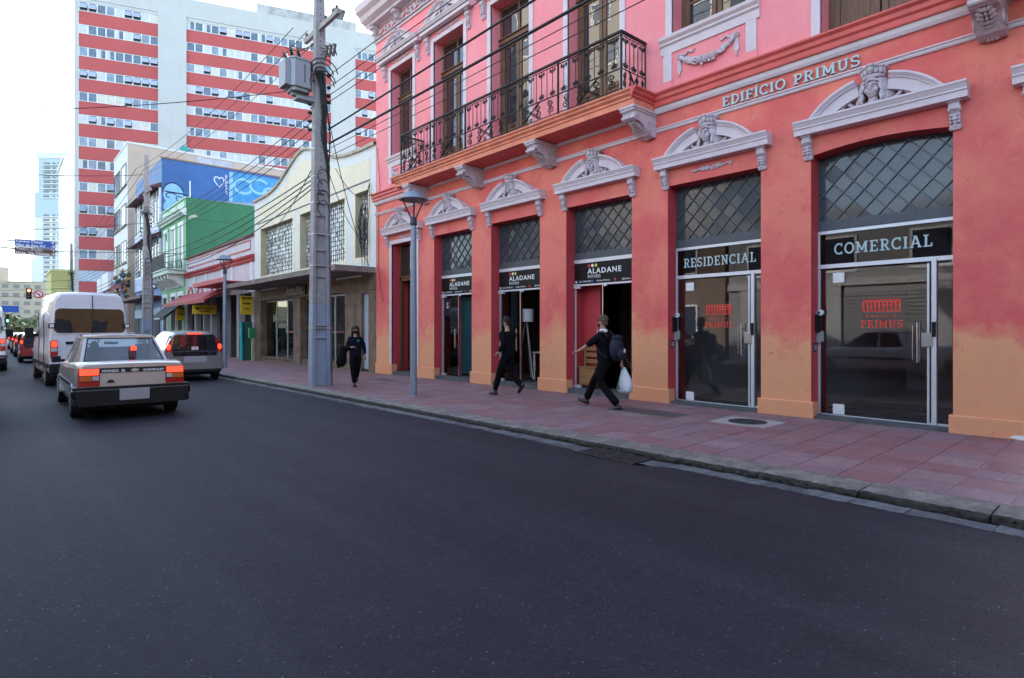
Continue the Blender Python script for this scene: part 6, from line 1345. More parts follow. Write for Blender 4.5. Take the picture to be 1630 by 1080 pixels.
# ---------------- champagne notchback sedan
def sedan(name, label, body, lit=True, full=True):
    r = thing(name, label, 'car', (0,0,0)); W = .88; zb, zd = .95, 1.06
    st = [dict(y=.03,w=W*.955,d=1.045,m=.62,s=.34),dict(y=.09,w=W*.985,d=1.07,m=.62,s=.30),dict(y=.5,w=W,d=1.085,m=.62,s=.27),dict(y=1.05,w=W,d=1.06,m=.62,s=.25),dict(y=2.4,w=W,d=1.0,m=.62,s=.24),dict(y=3.35,w=W,d=1.0,m=.62,s=.24),dict(y=4.1,w=W*.98,d=.93,m=.60,s=.25),dict(y=4.7,w=W*.95,d=.84,m=.58,s=.27),dict(y=4.85,w=W*.90,d=.76,m=.55,s=.32)]
    rf = lambda s_: [(0,s_['s']),(s_['w']*.92,s_['s']),(s_['w']*.985,s_['s']+.08),(s_['w'],s_['m']),(s_['w']*.985,s_['d']-.10),(s_['w']*.955,s_['d']-.03),(s_['w']*.90,s_['d']),(s_['w']*.5,s_['d']+.012),(0,s_['d']+.016)]
    put(r, 'body', ring_loft(st, rf), body, sharp=38)
    # greenhouse
    bw, tw_, yb0, yt0, yt1, yb1, zt = W*.86, W*.70, .98, 1.62, 2.75, 3.55, 1.545
    b = MB(); N = 6
    rv = [(tw_*x*(1 if 0 < i < N else .97), yt0+(yt1-yt0)*i/N, zt+.03*(1-x*x)+.035*math.sin(pi*i/N)-(.0)) for i in range(N+1) for x in (-1,-.8,-.4,0,.4,.8,1)]
    b.add(rv, [(i*7+j, i*7+j+1, (i+1)*7+j+1, (i+1)*7+j) for i in range(N) for j in range(6)], 0, True)
    b.add([(x,y,z-.045) for x,y,z in rv], [(i*7+j, (i+1)*7+j, (i+1)*7+j+1, i*7+j+1) for i in range(N) for j in range(6)], 0)
    b.obox((-tw_,yt0-.005,zt-.01),(tw_,yt0-.005,zt-.01),.05,.05)
    for s_ in (-1,1):
        b.obox((s_*tw_,yt0,zt-.02),(s_*tw_,yt1,zt-.02),.045,.05)
        b.add([(s_*bw,yb0-.02,1.03),(s_*tw_,yt0,zt-.005),(s_*(tw_+.02),yt0+.22,zt-.02),(s_*(bw+.05),yb0+.62,1.0),(s_*(bw-.1),yb0+.0,1.03),(s_*(tw_-.07),yt0+.0,zt-.01)], [(0,3,2,1) if s_ > 0 else (0,1,2,3), (0,1,5,4)])
        b.obox((s_*bw,yb1,.97),(s_*tw_,yt1,zt-.01),.05,.06); b.obox((s_*(bw+.03),2.36,.98),(s_*(tw_+.012),2.32,zt-.02),.03,.07)
    put(r, 'roof', b, body, sharp=40)
    gz_ = MB(); gz_.add([(-bw+.09,yb0-.005,1.075),(bw-.09,yb0-.005,1.075),(tw_-.065,yt0-.03,zt-.035),(-tw_+.065,yt0-.03,zt-.035)], [(0,1,2,3)]); put(r, 'rear_window', gz_, P_CAR)
    gz_ = MB(); gz_.add([(-bw,yb1-.01,.98),(bw,yb1-.01,.98),(tw_,yt1+.01,zt-.03),(-tw_,yt1+.01,zt-.03)], [(3,2,1,0)]); put(r, 'windscreen', gz_, glass('clear_windscreen', (.72,.80,.82), 1.45))
    for s_ in (-1,1): gz_ = MB(); gz_.add([(s_*(bw+.028),yb0+.66,.99),(s_*(bw+.028),2.33,.99),(s_*(tw_+.008),2.30,zt-.03),(s_*(tw_+.008),yt0+.24,zt-.03)], [(0,1,2,3)]); put(r, 'side_window', gz_, P_CARDARK); gz_ = MB(); gz_.add([(s_*(bw+.026),2.39,.99),(s_*(bw+.02),yb1-.05,.98),(s_*(tw_+.006),yt1-.02,zt-.03),(s_*(tw_+.008),2.36,zt-.03)], [(0,1,2,3)]); put(r, 'side_window', gz_, P_CARDARK)
    b = MB()
    for q in (((-bw+.07,yb0-.012,1.072),(bw-.07,yb0-.012,1.072)),((-bw+.08,yb0-.012,1.07),(-tw_+.055,yt0-.035,zt-.03)),((bw-.08,yb0-.012,1.07),(tw_-.055,yt0-.035,zt-.03)),((-tw_+.055,yt0-.036,zt-.03),(tw_-.055,yt0-.036,zt-.03))): b.obox(*q,.022,.02)
    put(r, 'window_seal', b, M_TRIMB)
    # tail: lamps, garnish, bumper, plate
    for s_ in (-1,1):
        xo, xi = s_*W*.965, s_*W*.60; z0, z1 = .655, .985; X0_, X1_ = sorted((xo, xi)); lam = MB(); lam.box(X0_,X1_,.005,.16,z0,z1); L_ = put(r, 'tail_light', lam, M_LRED, bevel=.012)
        b = MB(); b.box(X0_+.015,X1_-.015,-.006,.05,z1-.125,z1-.012); put(L_, 'lit_lens', b.map(lambda x,y,z: (x,y,z)), M_LIT if lit else M_LRED, bevel=.008)
        xm = xo-(xo-xi)*.62; A, B = sorted((xo-s_*.015, xm)); b = MB(); b.box(A,B,-.004,.05,z0+.10,z1-.135); put(L_, 'amber_lens', b, M_LAMB)
        A, B = sorted((xm-s_*.008, xi+s_*.015)); b = MB(); b.box(A,B,-.0045,.05,z0+.11,z1-.14); put(L_, 'clear_lens', b, M_LCLR)
        b = MB(); A, B = sorted((xo,xi)); b.box(A,B,-.008,.03,z0+.095,z0+.103); b.box(A,B,-.008,.03,z1-.132,z1-.126); put(L_, 'lens_rib', b, M_TRIMB)
    b = MB(); b.box(-W*.595,W*.595,.010,.06,.895,.985); ga = put(r, 'garnish', b, M_TRIMB)
    if full:
        for tx, x, sz, al in (('MONZA  SL',-.50,.062,'LEFT'),('CHEVROLET',.50,.054,'RIGHT')): t_ = text_mb(tx, sz, .004, align=al, bold=.002, sx=1.15); on_front(t_, x, .007, .91); put(ga, 'lettering', t_, M_WHITE)
        b = MB(); b.prism([(-.065,.01),(-.065-.0,.035),(.0,.06),(.065,.035),(.065,.01),(0,-.012)], 'y', .006, .009); b.map(lambda x,y,z: (x+.02,y,z+.91)); put(ga, 'emblem', b, M_RIM)
        b = MB(); b.prism([(-.07,0),(.07,0),(.03,.055),(-.03,.055)], 'y', .0, .012); b.map(lambda x,y,z: (x-.36,y+.01,z+.71)); put(r, 'trunk_badge', b, M_TRIMB)
    bp = [dict(y=-.09,w=.90),dict(y=-.06,w=.945),dict(y=.05,w=.96),dict(y=.45,w=.925)]
    put(r, 'bumper', ring_loft(bp, lambda s_: [(0,.30),(s_['w']-.06,.30),(s_['w']-.02,.34),(s_['w']-.03,.44),(s_['w'],.47),(s_['w'],.58),(s_['w']-.025,.60),(s_['w']-.02,.645),(0,.645)]), M_BUMP, sharp=30)
    b = MB(); b.box(-.90,.90,-.098,-.085,.585,.60); put(r, 'bumper_strip', b, mat('bumper_strip_grey', (.12,.125,.14), .4))
    b = MB(); b.box(-.24,.24,-.118,-.10,.385,.60); put(r, 'number_plate', b, M_PLATE, bevel=.006)
    b = MB(); b.box(-W*.9,W*.9,.3,4.5,.19,.27); b.tube([(-.35,-.02,.25),(-.35,.6,.26)], .03, 8); put(r, 'underbody', b, M_UNDER)
    b = MB(); b.box(W*.99,W*1.012,.9,3.9,.60,.67); b.box(-W*1.012,-W*.99,.9,3.9,.60,.67); put(r, 'side_strip', b, M_BUMP)
    for s_ in (-1,1): b = MB(); b.box(*sorted((s_*.90,s_*1.06)),3.02,3.12,.98,1.12); b.box(*sorted((s_*.82,s_*.92)),3.04,3.10,.99,1.05); put(r, 'wing_mirror', b, M_BUMP, bevel=.02)
    for yw in (.98, 3.98):
        for s_ in (-1,1):
            b = MB(); n = 14; v = []
            for i in range(n+1): a = pi*i/n; v += [(s_*W*.965,yw+.39*math.cos(a),.30+.37*math.sin(a)),(s_*(W*1.0+.012),yw+.39*math.cos(a),.30+.37*math.sin(a)),(s_*(W*1.0+.012),yw+.345*math.cos(a),.30+.325*math.sin(a)),(s_*W*.965,yw+.335*math.cos(a),.30+.32*math.sin(a))]
            b.add(v, [(4*i+j,4*i+j+1,4*i+5+j,4*i+4+j) for i in range(n) for j in range(3)]); put(r, 'arch_lip', b, body)
            b = MB(); b.add([(s_*(W*1.0+.003),yw,.30)]+[(s_*(W*1.0+.003),yw+.345*math.cos(pi*i/12),.27+.345*math.sin(pi*i/12)) for i in range(13)], [(0,i,i+1) for i in range(1,13)]); put(r, 'wheel_well', b, M_UNDER)
            wheel(r, s_*(W-.085), yw, .31, .20, s_)
    if full:
        b = MB()
        for s_ in (-1,1):
            b.box(*sorted((s_*.10,s_*.62)),2.28,2.42,.55,1.10); put_h = 1
            b.box(*sorted((s_*.24,s_*.48)),2.30,2.40,1.12,1.30)
        b.box(-.66,.66,1.06,1.5,.86,1.02); b.box(-.64,.64,1.45,1.58,.6,1.08); b.box(-.7,.7,3.2,3.5,.7,1.03); b.tube([(-.36+.17*math.cos(t*.52),3.05,1.02+.17*math.sin(t*.52)) for t in range(12)], .018, 5, closed=True)
        put(r, 'interior', b, M_SEAT, bevel=.02)
        b = MB(); b.box(-.13,.13,2.92,2.95,1.36,1.43); b.tube([(0,2.94,1.43),(0,3.0,1.5)], .012, 5); put(r, 'mirror', b, M_TRIMB, bevel=.01)
        b = MB(); b.tube([(.28,2.4,1.02),(.28,2.4,1.30)], .012, 5); b.tube([(.40,2.35,1.12),(.62,2.35,1.12),(.62,2.35,1.34),(.40,2.35,1.34)], .04, 6, closed=True); put(r, 'headrest', b, M_SEAT)
        b = MB(); b.box(.10,.20,1.05,1.25,1.05,1.36); bl_ = put(r, 'brake_lamp_housing', b, mat('dim_red_housing', (.10,.03,.03), .5)); b = MB(); b.box(.10,.20,1.04,1.055,1.27,1.36); put(bl_, 'lit_lens', b.map(lambda x,y,z: (x,y+.0,z)), M_LIT)
    return r
sd_ = sedan('silver_sedan', 'champagne silver notchback sedan with lit brake lights waiting behind the white van', M_CHAMP)
place(sd_, (1.95,13.06,gz(14)), 0)
# driver silhouette in the sedan
dv = thing('person', 'driver seated at the wheel of the silver sedan, seen dark through the rear window', 'person', (1.59,15.55,gz(15))); L = dv.location
b = MB(); b.ball((0,0,1.33), (.085,.10,.125), 10, 8); b.tube([(0,0,1.22),(0,-.01,1.15),(0,-.03,1.08),(0,-.06,.8),(0,-.06,.5)], [.055,.065,.19,.20,.19], 10, rz=.6); b.tube([(-.19,0,1.06),(-.24,.18,.88),(-.12,.48,.98)], [.06,.05,.04], 6); b.tube([(.19,0,1.06),(.24,.18,.88),(.12,.48,.98)], [.06,.05,.04], 6); part('body', b, mat('dark_silhouette_clothes', (.03,.032,.04), .8), dv, L)
pc_ = sedan('parked_car', 'white parked car across the street, seen only mirrored in the lobby door', M_VAN, lit=False, full=False); place(pc_, (-2.1,4.4,gz(5)), 0)
dc_ = sedan('dark_car', 'dark purple car only just entering the picture at its left edge', M_NAVY, lit=False, full=False); place(dc_, (-.93,12.75,gz(13)), 0)

# ---------------- white high roof van
def van(name, label, body):
    r = thing(name, label, 'van', (0,0,0)); W = 1.02
    st = [dict(y=.0,w=W*.955,t=W*.79,z=2.80,s=.52),dict(y=.05,w=W*.985,t=W*.815,z=2.86,s=.50),dict(y=.3,w=W,t=W*.83,z=2.90,s=.42),dict(y=3.9,w=W,t=W*.83,z=2.92,s=.36),dict(y=4.5,w=W,t=W*.80,z=2.80,s=.36),dict(y=5.3,w=W*.98,t=W*.72,z=1.75,s=.36),dict(y=5.95,w=W*.90,t=W*.7,z=1.25,s=.40)]
    rf = lambda s_: [(0,s_['s']),(s_['w']*.94,s_['s']),(s_['w']*.99,s_['s']+.08),(s_['w'],min(1.05,s_['z']*.6)),(s_['w']*.985,min(1.5,s_['z']*.75)),(s_['t']+.06,s_['z']-.34),(s_['t'],s_['z']-.12),(s_['t']-.09,s_['z']-.025),(s_['t']*.5,s_['z']),(0,s_['z']+.01)]
    lean = lambda x,y,z: (x, y+max(0,z-1.5)*.055*(1-min(1,max(0,y)/1.2)), z)
    put(r, 'body', ring_loft(st, rf).map(lean), body, sharp=40)
    def rr_(x0, x1, z0, z1, rad, taper=0):
        P = arc(x1-rad,z1-rad,rad,rad,0,90,5)+arc(x0+rad,z1-rad,rad,rad,90,180,5)+arc(x0+rad,z0+rad,rad,rad,180,270,5)+arc(x1-rad,z0+rad,rad,rad,270,360,5); return [(x*(1-taper*(z-z0)), z) for x,z in P]
    b = MB(); b.prism(rr_(-.90,.90,1.64,2.38,.13,.06), 'y', -.012, .03); put(r, 'rear_window', b.map(lean), P_CARDARK)
    b = MB(); b.prism(rr_(-.925,.925,1.615,2.405,.14,.06), 'y', -.006, .03); put(r, 'window_seal', b.map(lean), body)
    b = MB(); b.box(.04,.058,-.018,.01,.62,1.5); b.box(.04,.058,-.018,.01,1.5,2.80); put(r, 'door_seam', b.map(lean), M_TRIMB)
    for s_ in (-1,1):
        b = MB(); b.box(*sorted((s_*.80,s_*.985)),-.02,.12,.88,1.42); tl_ = put(r, 'tail_light', b, M_LRED, bevel=.03)
        b = MB(); b.box(*sorted((s_*.815,s_*.96)),-.03,.03,1.22,1.39); put(tl_, 'lit_lens', b, M_LIT, bevel=.02); b = MB(); b.box(*sorted((s_*.815,s_*.965)),-.027,.03,1.08,1.20); put(tl_, 'clear_lens', b, M_LCLR, bevel=.01)
        b = MB(); b.box(*sorted((s_*.84,s_*1.03)),-.035,.06,1.78,1.93); hg = put(r, 'door_hinge', b, M_BUMP, bevel=.02); b = MB(); b.box(*sorted((s_*.90,s_*1.0)),-.041,-.03,1.81,1.90); put(hg, 'hinge_plate', b, M_WHITE)
        b = MB(); b.box(*sorted((s_*1.06,s_*1.30)),4.35,4.45,1.45,1.80); b.box(*sorted((s_*.98,s_*1.08)),4.38,4.43,1.5,1.6); put(r, 'wing_mirror', b, M_BUMP, bevel=.03)
        b = MB(); b.add([(s_*(W+.004),3.2,1.5),(s_*(W+.004),4.5,1.5),(s_*(W*.88),4.35,2.15),(s_*(W*.88),3.25,2.15)], [(0,1,2,3)]); put(r, 'side_window', b, P_CARDARK)
        b = MB(); b.box(*sorted((s_*W,s_*(W+.02))),.1,5.2,.60,.72); put(r, 'side_strip', b, M_BUMP); b = MB(); b.box(*sorted((s_*W*.99,s_*(W+.012))),1.35,1.375,.5,2.2); b.box(*sorted((s_*W*.99,s_*(W+.012))),3.0,3.02,.5,2.3); put(r, 'panel_gap', b, M_TRIMB)
    b = MB(); b.box(-.62,.02,-.04,-.005,1.30,1.38); put(r, 'handle_strip', b, M_BUMP, bevel=.015)
    b = MB(); b.box(-.46,.04,-.022,-.008,1.06,1.22); pl = put(r, 'number_plate', b, M_LETW); b = MB(); b.box(-.46,.04,-.026,-.02,1.185,1.221); put(pl, 'blue_band', b, M_FB)
    t_ = text_mb('ASB5', .13, .003, align='LEFT', bold=.003); on_front(t_, -.41, -.024, 1.08); put(pl, 'lettering', t_, M_BLACK)
    b = MB(); b.box(-1.0,1.0,-.10,.25,.42,.72); b.box(-.96,.96,-.05,.2,.34,.42); put(r, 'bumper', b, M_BUMP, bevel=.04)
    b = MB(); b.box(-.9,.9,.4,5.6,.25,.40); put(r, 'underbody', b, M_UNDER)
    b = MB(); b.add([(-W*.8,4.55,2.72),(W*.8,4.55,2.72),(W*.72,5.28,1.78),(-W*.72,5.28,1.78)], [(0,3,2,1)]); put(r, 'windscreen', b, P_CARDARK)
    for yw in (.95, 4.75):
        for s_ in (-1,1):
            b = MB(); b.add([(s_*(W+.004),yw,.34)]+[(s_*(W+.004),yw+.41*math.cos(pi*i/12),.30+.40*math.sin(pi*i/12)) for i in range(13)], [(0,i,i+1) for i in range(1,13)]); put(r, 'wheel_well', b, M_UNDER); wheel(r, s_*(W-.10), yw, .35, .23, s_)
    return r
vn = van('white_van', 'white high roof van with a wide tinted rear window ahead of the silver sedan', M_VAN); place(vn, (2.17,22.1,gz(23)), .033)
v2 = copy_tree(vn); v2.name = 'white_van'; place(v2, (-.70,33.0,gz(34)), 0, 'white van cut off by the left edge of the picture, with maroon rear bumper')
for ch in v2.children:
    if ch.name.startswith('bumper'): ch.data = ch.data.copy(); ch.data.materials[0] = mat('maroon_bumper', (.10,.03,.04), .5)

# ---------------- hatchback people carrier
def hatch(name, label, body, full=True):
    r = thing(name, label, 'car', (0,0,0)); W = .87
    st = [dict(y=.02,w=W*.95,t=W*.74,z=.98,s=.40),dict(y=.08,w=W*.985,t=W*.77,z=1.0,s=.34),dict(y=.5,w=W,t=W*.77,z=1.0,s=.28),dict(y=2.6,w=W,t=W*.75,z=1.0,s=.25),dict(y=3.3,w=W*.98,t=W*.7,z=.98,s=.25),dict(y=3.9,w=W*.9,t=W*.7,z=.80,s=.3)]
    rf = lambda s_: [(0,s_['s']),(s_['w']*.92,s_['s']),(s_['w']*.99,s_['s']+.1),(s_['w'],.66),(s_['w']*.985,s_['z']-.10),(s_['w']*.95,s_['z']),(s_['w']*.5,s_['z']+.01),(0,s_['z']+.01)]
    put(r, 'body', ring_loft(st, rf), body, sharp=38)
    ct = [dict(y=.10,w=W*.93,t=W*.70,z=1.50,y2=.10),dict(y=.16,w=W*.95,t=W*.73,z=1.60),dict(y=.5,w=W*.955,t=W*.75,z=1.66),dict(y=1.7,w=W*.955,t=W*.76,z=1.70),dict(y=2.35,w=W*.95,t=W*.73,z=1.64),dict(y=3.2,w=W*.93,t=W*.86,z=1.04)]
    b = ring_loft(ct, lambda s_: [(0,.985),(s_['w'],.985),(s_['w']*.985,1.04),(s_['t']+.035,s_['z']-.14),(s_['t'],s_['z']-.06),(s_['t']-.07,s_['z']-.012),(s_['t']*.5,s_['z']+.004),(0,s_['z']+.008)]); put(r, 'cabin', b, body, sharp=40)
    gl_ = MB(); P = [(-.70,1.0),(.70,1.0),(.74,1.10),(.63,1.50),(.54,1.56),(-.54,1.56),(-.63,1.50),(-.74,1.10)]; gl_.prism(P, 'y', .075, .12); gl_.prism([(-.64,.85),(.64,.85),(.70,.998),(-.70,.998)], 'y', .005, .09); put(r, 'rear_window', gl_, P_CARDARK)
    for s_ in (-1,1):
        b = MB(); b.add([(s_*(W*.955+.003),.42,1.05),(s_*(W*.955+.003),1.55,1.05),(s_*(W*.80),1.52,1.52),(s_*(W*.80),.62,1.50)], [(0,1,2,3)]); b.add([(s_*(W*.955+.003),1.62,1.05),(s_*(W*.945+.003),2.95,1.05),(s_*(W*.79),2.3,1.52),(s_*(W*.80),1.6,1.52)], [(0,1,2,3)]); put(r, 'side_window', b, P_CARDARK)
        b = MB(); b.add([(s_*.66,.045,1.0),(s_*.855,.085,.98),(s_*.845,.10,1.12),(s_*.70,.085,1.45),(s_*.62,.07,1.40),(s_*.70,.06,1.12),(s_*.66,.15,1.0),(s_*.862,.2,.98),(s_*.84,.3,1.12),(s_*.70,.25,1.45)], [(0,1,2,5),(5,2,3,4),(1,7,8,2),(2,8,9,3)]); tl_ = put(r, 'tail_light', b, M_LRED)
        b = MB(); b.ball((s_*.765,.075,1.15), (.075,.03,.10), 8, 6); put(tl_, 'lit_lens', b, M_LIT)
        b = MB(); b.box(*sorted((s_*.86,s_*1.0)),2.55,2.65,1.0,1.14); put(r, 'wing_mirror', b, body, bevel=.03)
    b = MB(); b.box(-.22,.22,.06,.12,1.575,1.62); put(r, 'brake_lamp', b, M_LIT, bevel=.01)
    b = MB(); b.box(-.10,.10,.068,.074,1.055,1.16); st_ = put(r, 'sticker', b, M_LETW)
    if full: t_ = text_mb('193', .09, .002, bold=.002); on_front(t_, 0, .067, 1.075); put(st_, 'lettering', t_, M_LR)
    b = MB(); b.tube([(-.10,.07,1.14),(-.45,.07,1.19)], .012, 5); b.box(.34,.62,.07,.076,1.44,1.50); put(r, 'wiper', b, M_TRIMB)
    b = MB(); b.box(-.34,.34,-.03,.03,.52,.84); put(r, 'number_plate', b, M_PLATE, bevel=.01)
    put(r, 'bumper', ring_loft([dict(y=-.09,w=.80),dict(y=-.06,w=.86),dict(y=.10,w=.885),dict(y=.4,w=.87)], lambda s_: [(0,.36),(s_['w']-.05,.36),(s_['w'],.42),(s_['w'],.60),(s_['w']-.03,.64),(0,.65)]), body, sharp=35)
    b = MB(); b.box(-.78,.78,-.105,.1,.30,.42); b.box(-.8,.8,.3,3.5,.2,.3); put(r, 'underbody', b, M_BUMP, bevel=.03)
    for yw in (.72, 3.15):
        for s_ in (-1,1):
            b = MB(); b.add([(s_*(W+.004),yw,.30)]+[(s_*(W+.004),yw+.35*math.cos(pi*i/12),.27+.35*math.sin(pi*i/12)) for i in range(13)], [(0,i,i+1) for i in range(1,13)]); put(r, 'wheel_well', b, M_UNDER); wheel(r, s_*(W-.09), yw, .30, .20, s_)
    return r
hc = hatch('silver_hatchback', 'silver hatchback with a dark rear window and lit brake lights by the kerb', M_SILV); place(hc, (4.98,21.65,gz(22)), 0)
rc = hatch('red_car', 'red car with glowing brake lights just left of the white van', M_REDP, False); place(rc, (1.78,41.5,gz(42)), 0)
for (x, y, p, lb) in ((1.75,52,M_NAVY,'dark car second in the line left of the white van'),(1.72,62,M_REDP,'small red car far down the line of traffic'),(1.7,78,M_SILV,'distant silver car in the line of traffic'),(4.9,36,M_NAVY,'dark car ahead of the silver hatchback'),(-1.3,70,M_SILV,'distant pale car in the left lane')):
    c = copy_tree(rc); c.name = 'distant_car'; place(c, (x,y,gz(y)), 0, lb)
    for ch in c.children:
        if ch.name.split('.')[0] in ('body','cabin','bumper','wing_mirror'): ch.data = ch.data.copy(); ch.data.materials[0] = p
for o in [o for o in C.objects if o.get('category') == 'car' and o.parent is None]: pass
# ================================================================== PEOPLE (local: x right, y forward, z up)
M_SKIN = mat('skin', (.42,.24,.17), .55, var=.08, vs_=12); M_HAIR = mat('dark_hair', (.008,.006,.005), .55, var=.3, vs_=30); M_CLOTH = mat('black_cloth', (.0055,.006,.008), .9, var=.3, vs_=12, bmp=.9, bs=14, spec=.10); M_NAVYC = mat('black_navy_cloth', (.006,.008,.016), .9, var=.3, vs_=12, bmp=.9, bs=14, spec=.10); M_TROU = mat('black_trousers', (.0045,.0045,.006), .9, var=.3, vs_=12, bmp=.9, bs=14, spec=.10); M_SHOE = mat('black_leather', (.012,.012,.013), .3)
def skin_obj(name, chains, m, parent, sub=2):
    """chains: list of lists of (point, radius); first point of a later chain may repeat an earlier point to branch from it"""
    V, E_, Rr, roots, idx = [], [], [], [], {}
    for ch in chains:
        prev = None
        for k, (p, r) in enumerate(ch):
            key = tuple(round(c, 4) for c in p)
            if key in idx: i = idx[key]
            else:
                i = len(V); idx[key] = i; V.append(p); Rr.append(r)
                if k == 0: roots.append(i)
            if prev is not None and prev != i: E_.append((prev, i))
            prev = i
    me = bpy.data.meshes.new(name); me.from_pydata(V, E_, []); me.materials.append(m)
    o = link(name, me, parent, WL[parent.name]); sk = o.modifiers.new('skin', 'SKIN'); sk.use_smooth_shade = True
    if not me.skin_vertices: me.attributes  # layer is made with the modifier
    for i, d in enumerate(me.skin_vertices[0].data):
        r = Rr[i]; d.radius = (r, r) if not isinstance(r, tuple) else r; d.use_root = i in roots
    s = o.modifiers.new('smooth', 'SUBSURF'); s.levels = sub; s.render_levels = sub
    return o
def hand_chains(wrist, d, side, curl=.5):
    """five separate fingers rooted in the palm; d = direction of the hand"""
    wv, d = Vector(wrist), Vector(d).normalized(); ref = Vector((0,0,1)) if abs(d.z) < .8 else Vector((0,1,0)); a = d.cross(ref).normalized(); n = a.cross(d)
    palm = wv+d*.055; ch = [[(tuple(wv), .026), (tuple(palm), .032), (tuple(wv+d*.09), .028)]]
    for k, (off, ln) in enumerate(((-.026,.062),(-.009,.072),(.009,.068),(.026,.052))):
        p0 = wv+d*.075+a*off; p1 = p0+d*ln*.5-n*.012*curl; p2 = p1+d*ln*.4-n*.045*curl; ch.append([(tuple(p0), .0095), (tuple(p1), .009), (tuple(p2), .007)])
    p0 = wv+d*.035+a*.026*side; p1 = p0+a*.03*side+d*.03; p2 = p1+d*.028-n*.01; ch.append([(tuple(p0), .012), (tuple(p1), .0105), (tuple(p2), .008)])
    return ch
def person(label, loc, rz, J, top_m, top_cut='long', hair='short', glasses=False, mask=True, group=None, head_turn=0):
    r = thing('person', label, 'person', loc, group); r.rotation_euler = (0,0,rz)
    P = J; mid = lambda a, b, t=.5: tuple(a[i]+(b[i]-a[i])*t for i in range(3))
    arms = []
    for sd in 'lr':
        arms.append([(P['chest'], .11), (P['sh_'+sd], .055), (mid(P['sh_'+sd],P['el_'+sd]), .042), (P['el_'+sd], .036), (mid(P['el_'+sd],P['wr_'+sd]), .034), (P['wr_'+sd], .024)])
    h = P['head']; legs = []
    for sd in 'lr': legs.append([(P['pelvis'], .11), (P['hip_'+sd], .075), (P['kn_'+sd], .05), (P['an_'+sd], .035)])
    body = [[(P['pelvis'], .11), (P['waist'], (.115,.09)), (P['chest'], .11), (P['neck'], .05), ((h[0],h[1]-.005,h[2]-.085), .055), ((h[0],h[1],h[2]-.03), .082), ((h[0],h[1]-.01,h[2]+.05), .078), ((h[0],h[1]-.01,h[2]+.085), .05)]] + arms + legs
    for sd, s_ in (('l',1),('r',-1)):
        d = Vector(P['wr_'+sd])-Vector(P['el_'+sd]); d = P.get('hd_'+sd, tuple(d)); body += hand_chains(P['wr_'+sd], d, s_, P.get('curl_'+sd,.5))[0:1] + hand_chains(P['wr_'+sd], d, s_, P.get('curl_'+sd,.5))[1:]
    bo = skin_obj('body', body, M_SKIN, r)
    # clothes
    tr_ = []
    for sd in 'lr': tr_.append([(P['pelvis'], (.15,.125)), (P['hip_'+sd], (.115,.125)), (mid(P['hip_'+sd],P['kn_'+sd]), .102), (P['kn_'+sd], .085), (mid(P['kn_'+sd],P['an_'+sd]), .078), ((P['an_'+sd][0],P['an_'+sd][1],P['an_'+sd][2]+.0), P.get('cuff',.062))])
    skin_obj('trousers', [[(P['pelvis'], (.15,.125)), (mid(P['pelvis'],P['waist'],.5), (.155,.12))]]+tr_, M_TROU, r)
    tp_ = [[(mid(P['pelvis'],P['waist'],-.95), (.15,.13)), (mid(P['pelvis'],P['waist'],-.2), (.185,.15)), (P['waist'], (.18,.145)), (mid(P['waist'],P['chest']), (.19,.15)), (P['chest'], (.195,.15)), (mid(P['chest'],P['neck'],.75), (.10,.085))]]
    for sd in 'lr':
        a = [(P['chest'], (.195,.15)), (P['sh_'+sd], .086), (mid(P['sh_'+sd],P['el_'+sd]), .074), (P['el_'+sd], .066)]
        if top_cut == 'long': a += [(mid(P['el_'+sd],P['wr_'+sd],.9), .042)]
        tp_.append(a)
    skin_obj('top', tp_, top_m, r)
    for sd in 'lr':
        a = Vector(P['an_'+sd]); d = Vector(P.get('foot_'+sd, (0,1,-.15))).normalized(); up_ = Vector((0,0,1)) if abs(d.z) < .75 else Vector((0,-1,0)); sx = d.cross(up_).normalized(); nz_ = sx.cross(d)
        b = MB(); prof = [(-.075,.030,.055,.0),(-.05,.042,.10,.0),(.02,.045,.09,.0),(.09,.05,.06,.0),(.15,.046,.05,.0),(.195,.025,.035,.005)]; vs_ = []
        for t_, hw_, ht, lo_ in prof:
            for x_, z_ in ((-hw_,lo_),(-hw_,ht*.55),(-hw_*.55,ht),(hw_*.55,ht),(hw_,ht*.55),(hw_,lo_)): vs_.append(tuple(a+d*t_+sx*x_+nz_*(z_-.085)))
        n = 6; b.add(vs_, [(i*n+j,i*n+(j+1)%n,(i+1)*n+(j+1)%n,(i+1)*n+j) for i in range(len(prof)-1) for j in range(n)], 0, True); b.add(vs_[:n], [tuple(range(n))]); b.add(vs_[-n:], [tuple(range(n))[::-1]]); put(r, 'shoe', b, M_SHOE)
    # head details
    R_ = Matrix.Rotation(head_turn, 3, 'Z'); H = lambda x, y, z: tuple(Vector(h)+R_ @ Vector((x,y,z)))
    b = MB(); b.tube([H(0,.072,.02),H(0,.098,-.022),H(0,.078,-.035)], [.009,.016,.012], 6)
    for s_ in (-1,1): b.ball(H(s_*.079,-.005,-.015), (.012,.022,.032), 6, 5)
    put(r, 'nose_and_ears', b, M_SKIN)
    b = MB()
    for s_ in (-1,1): b.ball(H(s_*.03,.074,.008), (.012,.008,.007), 6, 4); b.tube([H(s_*.012,.08,.028),H(s_*.032,.082,.034),H(s_*.052,.068,.026)], .005, 4)
    put(r, 'eyes', b, M_HAIR)
    b = MB(); b.tube([H(-.024,.076,-.062),H(0,.084,-.060),H(.024,.076,-.062)], .006, 5); put(r, 'mouth', b, mat('lips', (.30,.11,.10), .5))
    hb = MB()
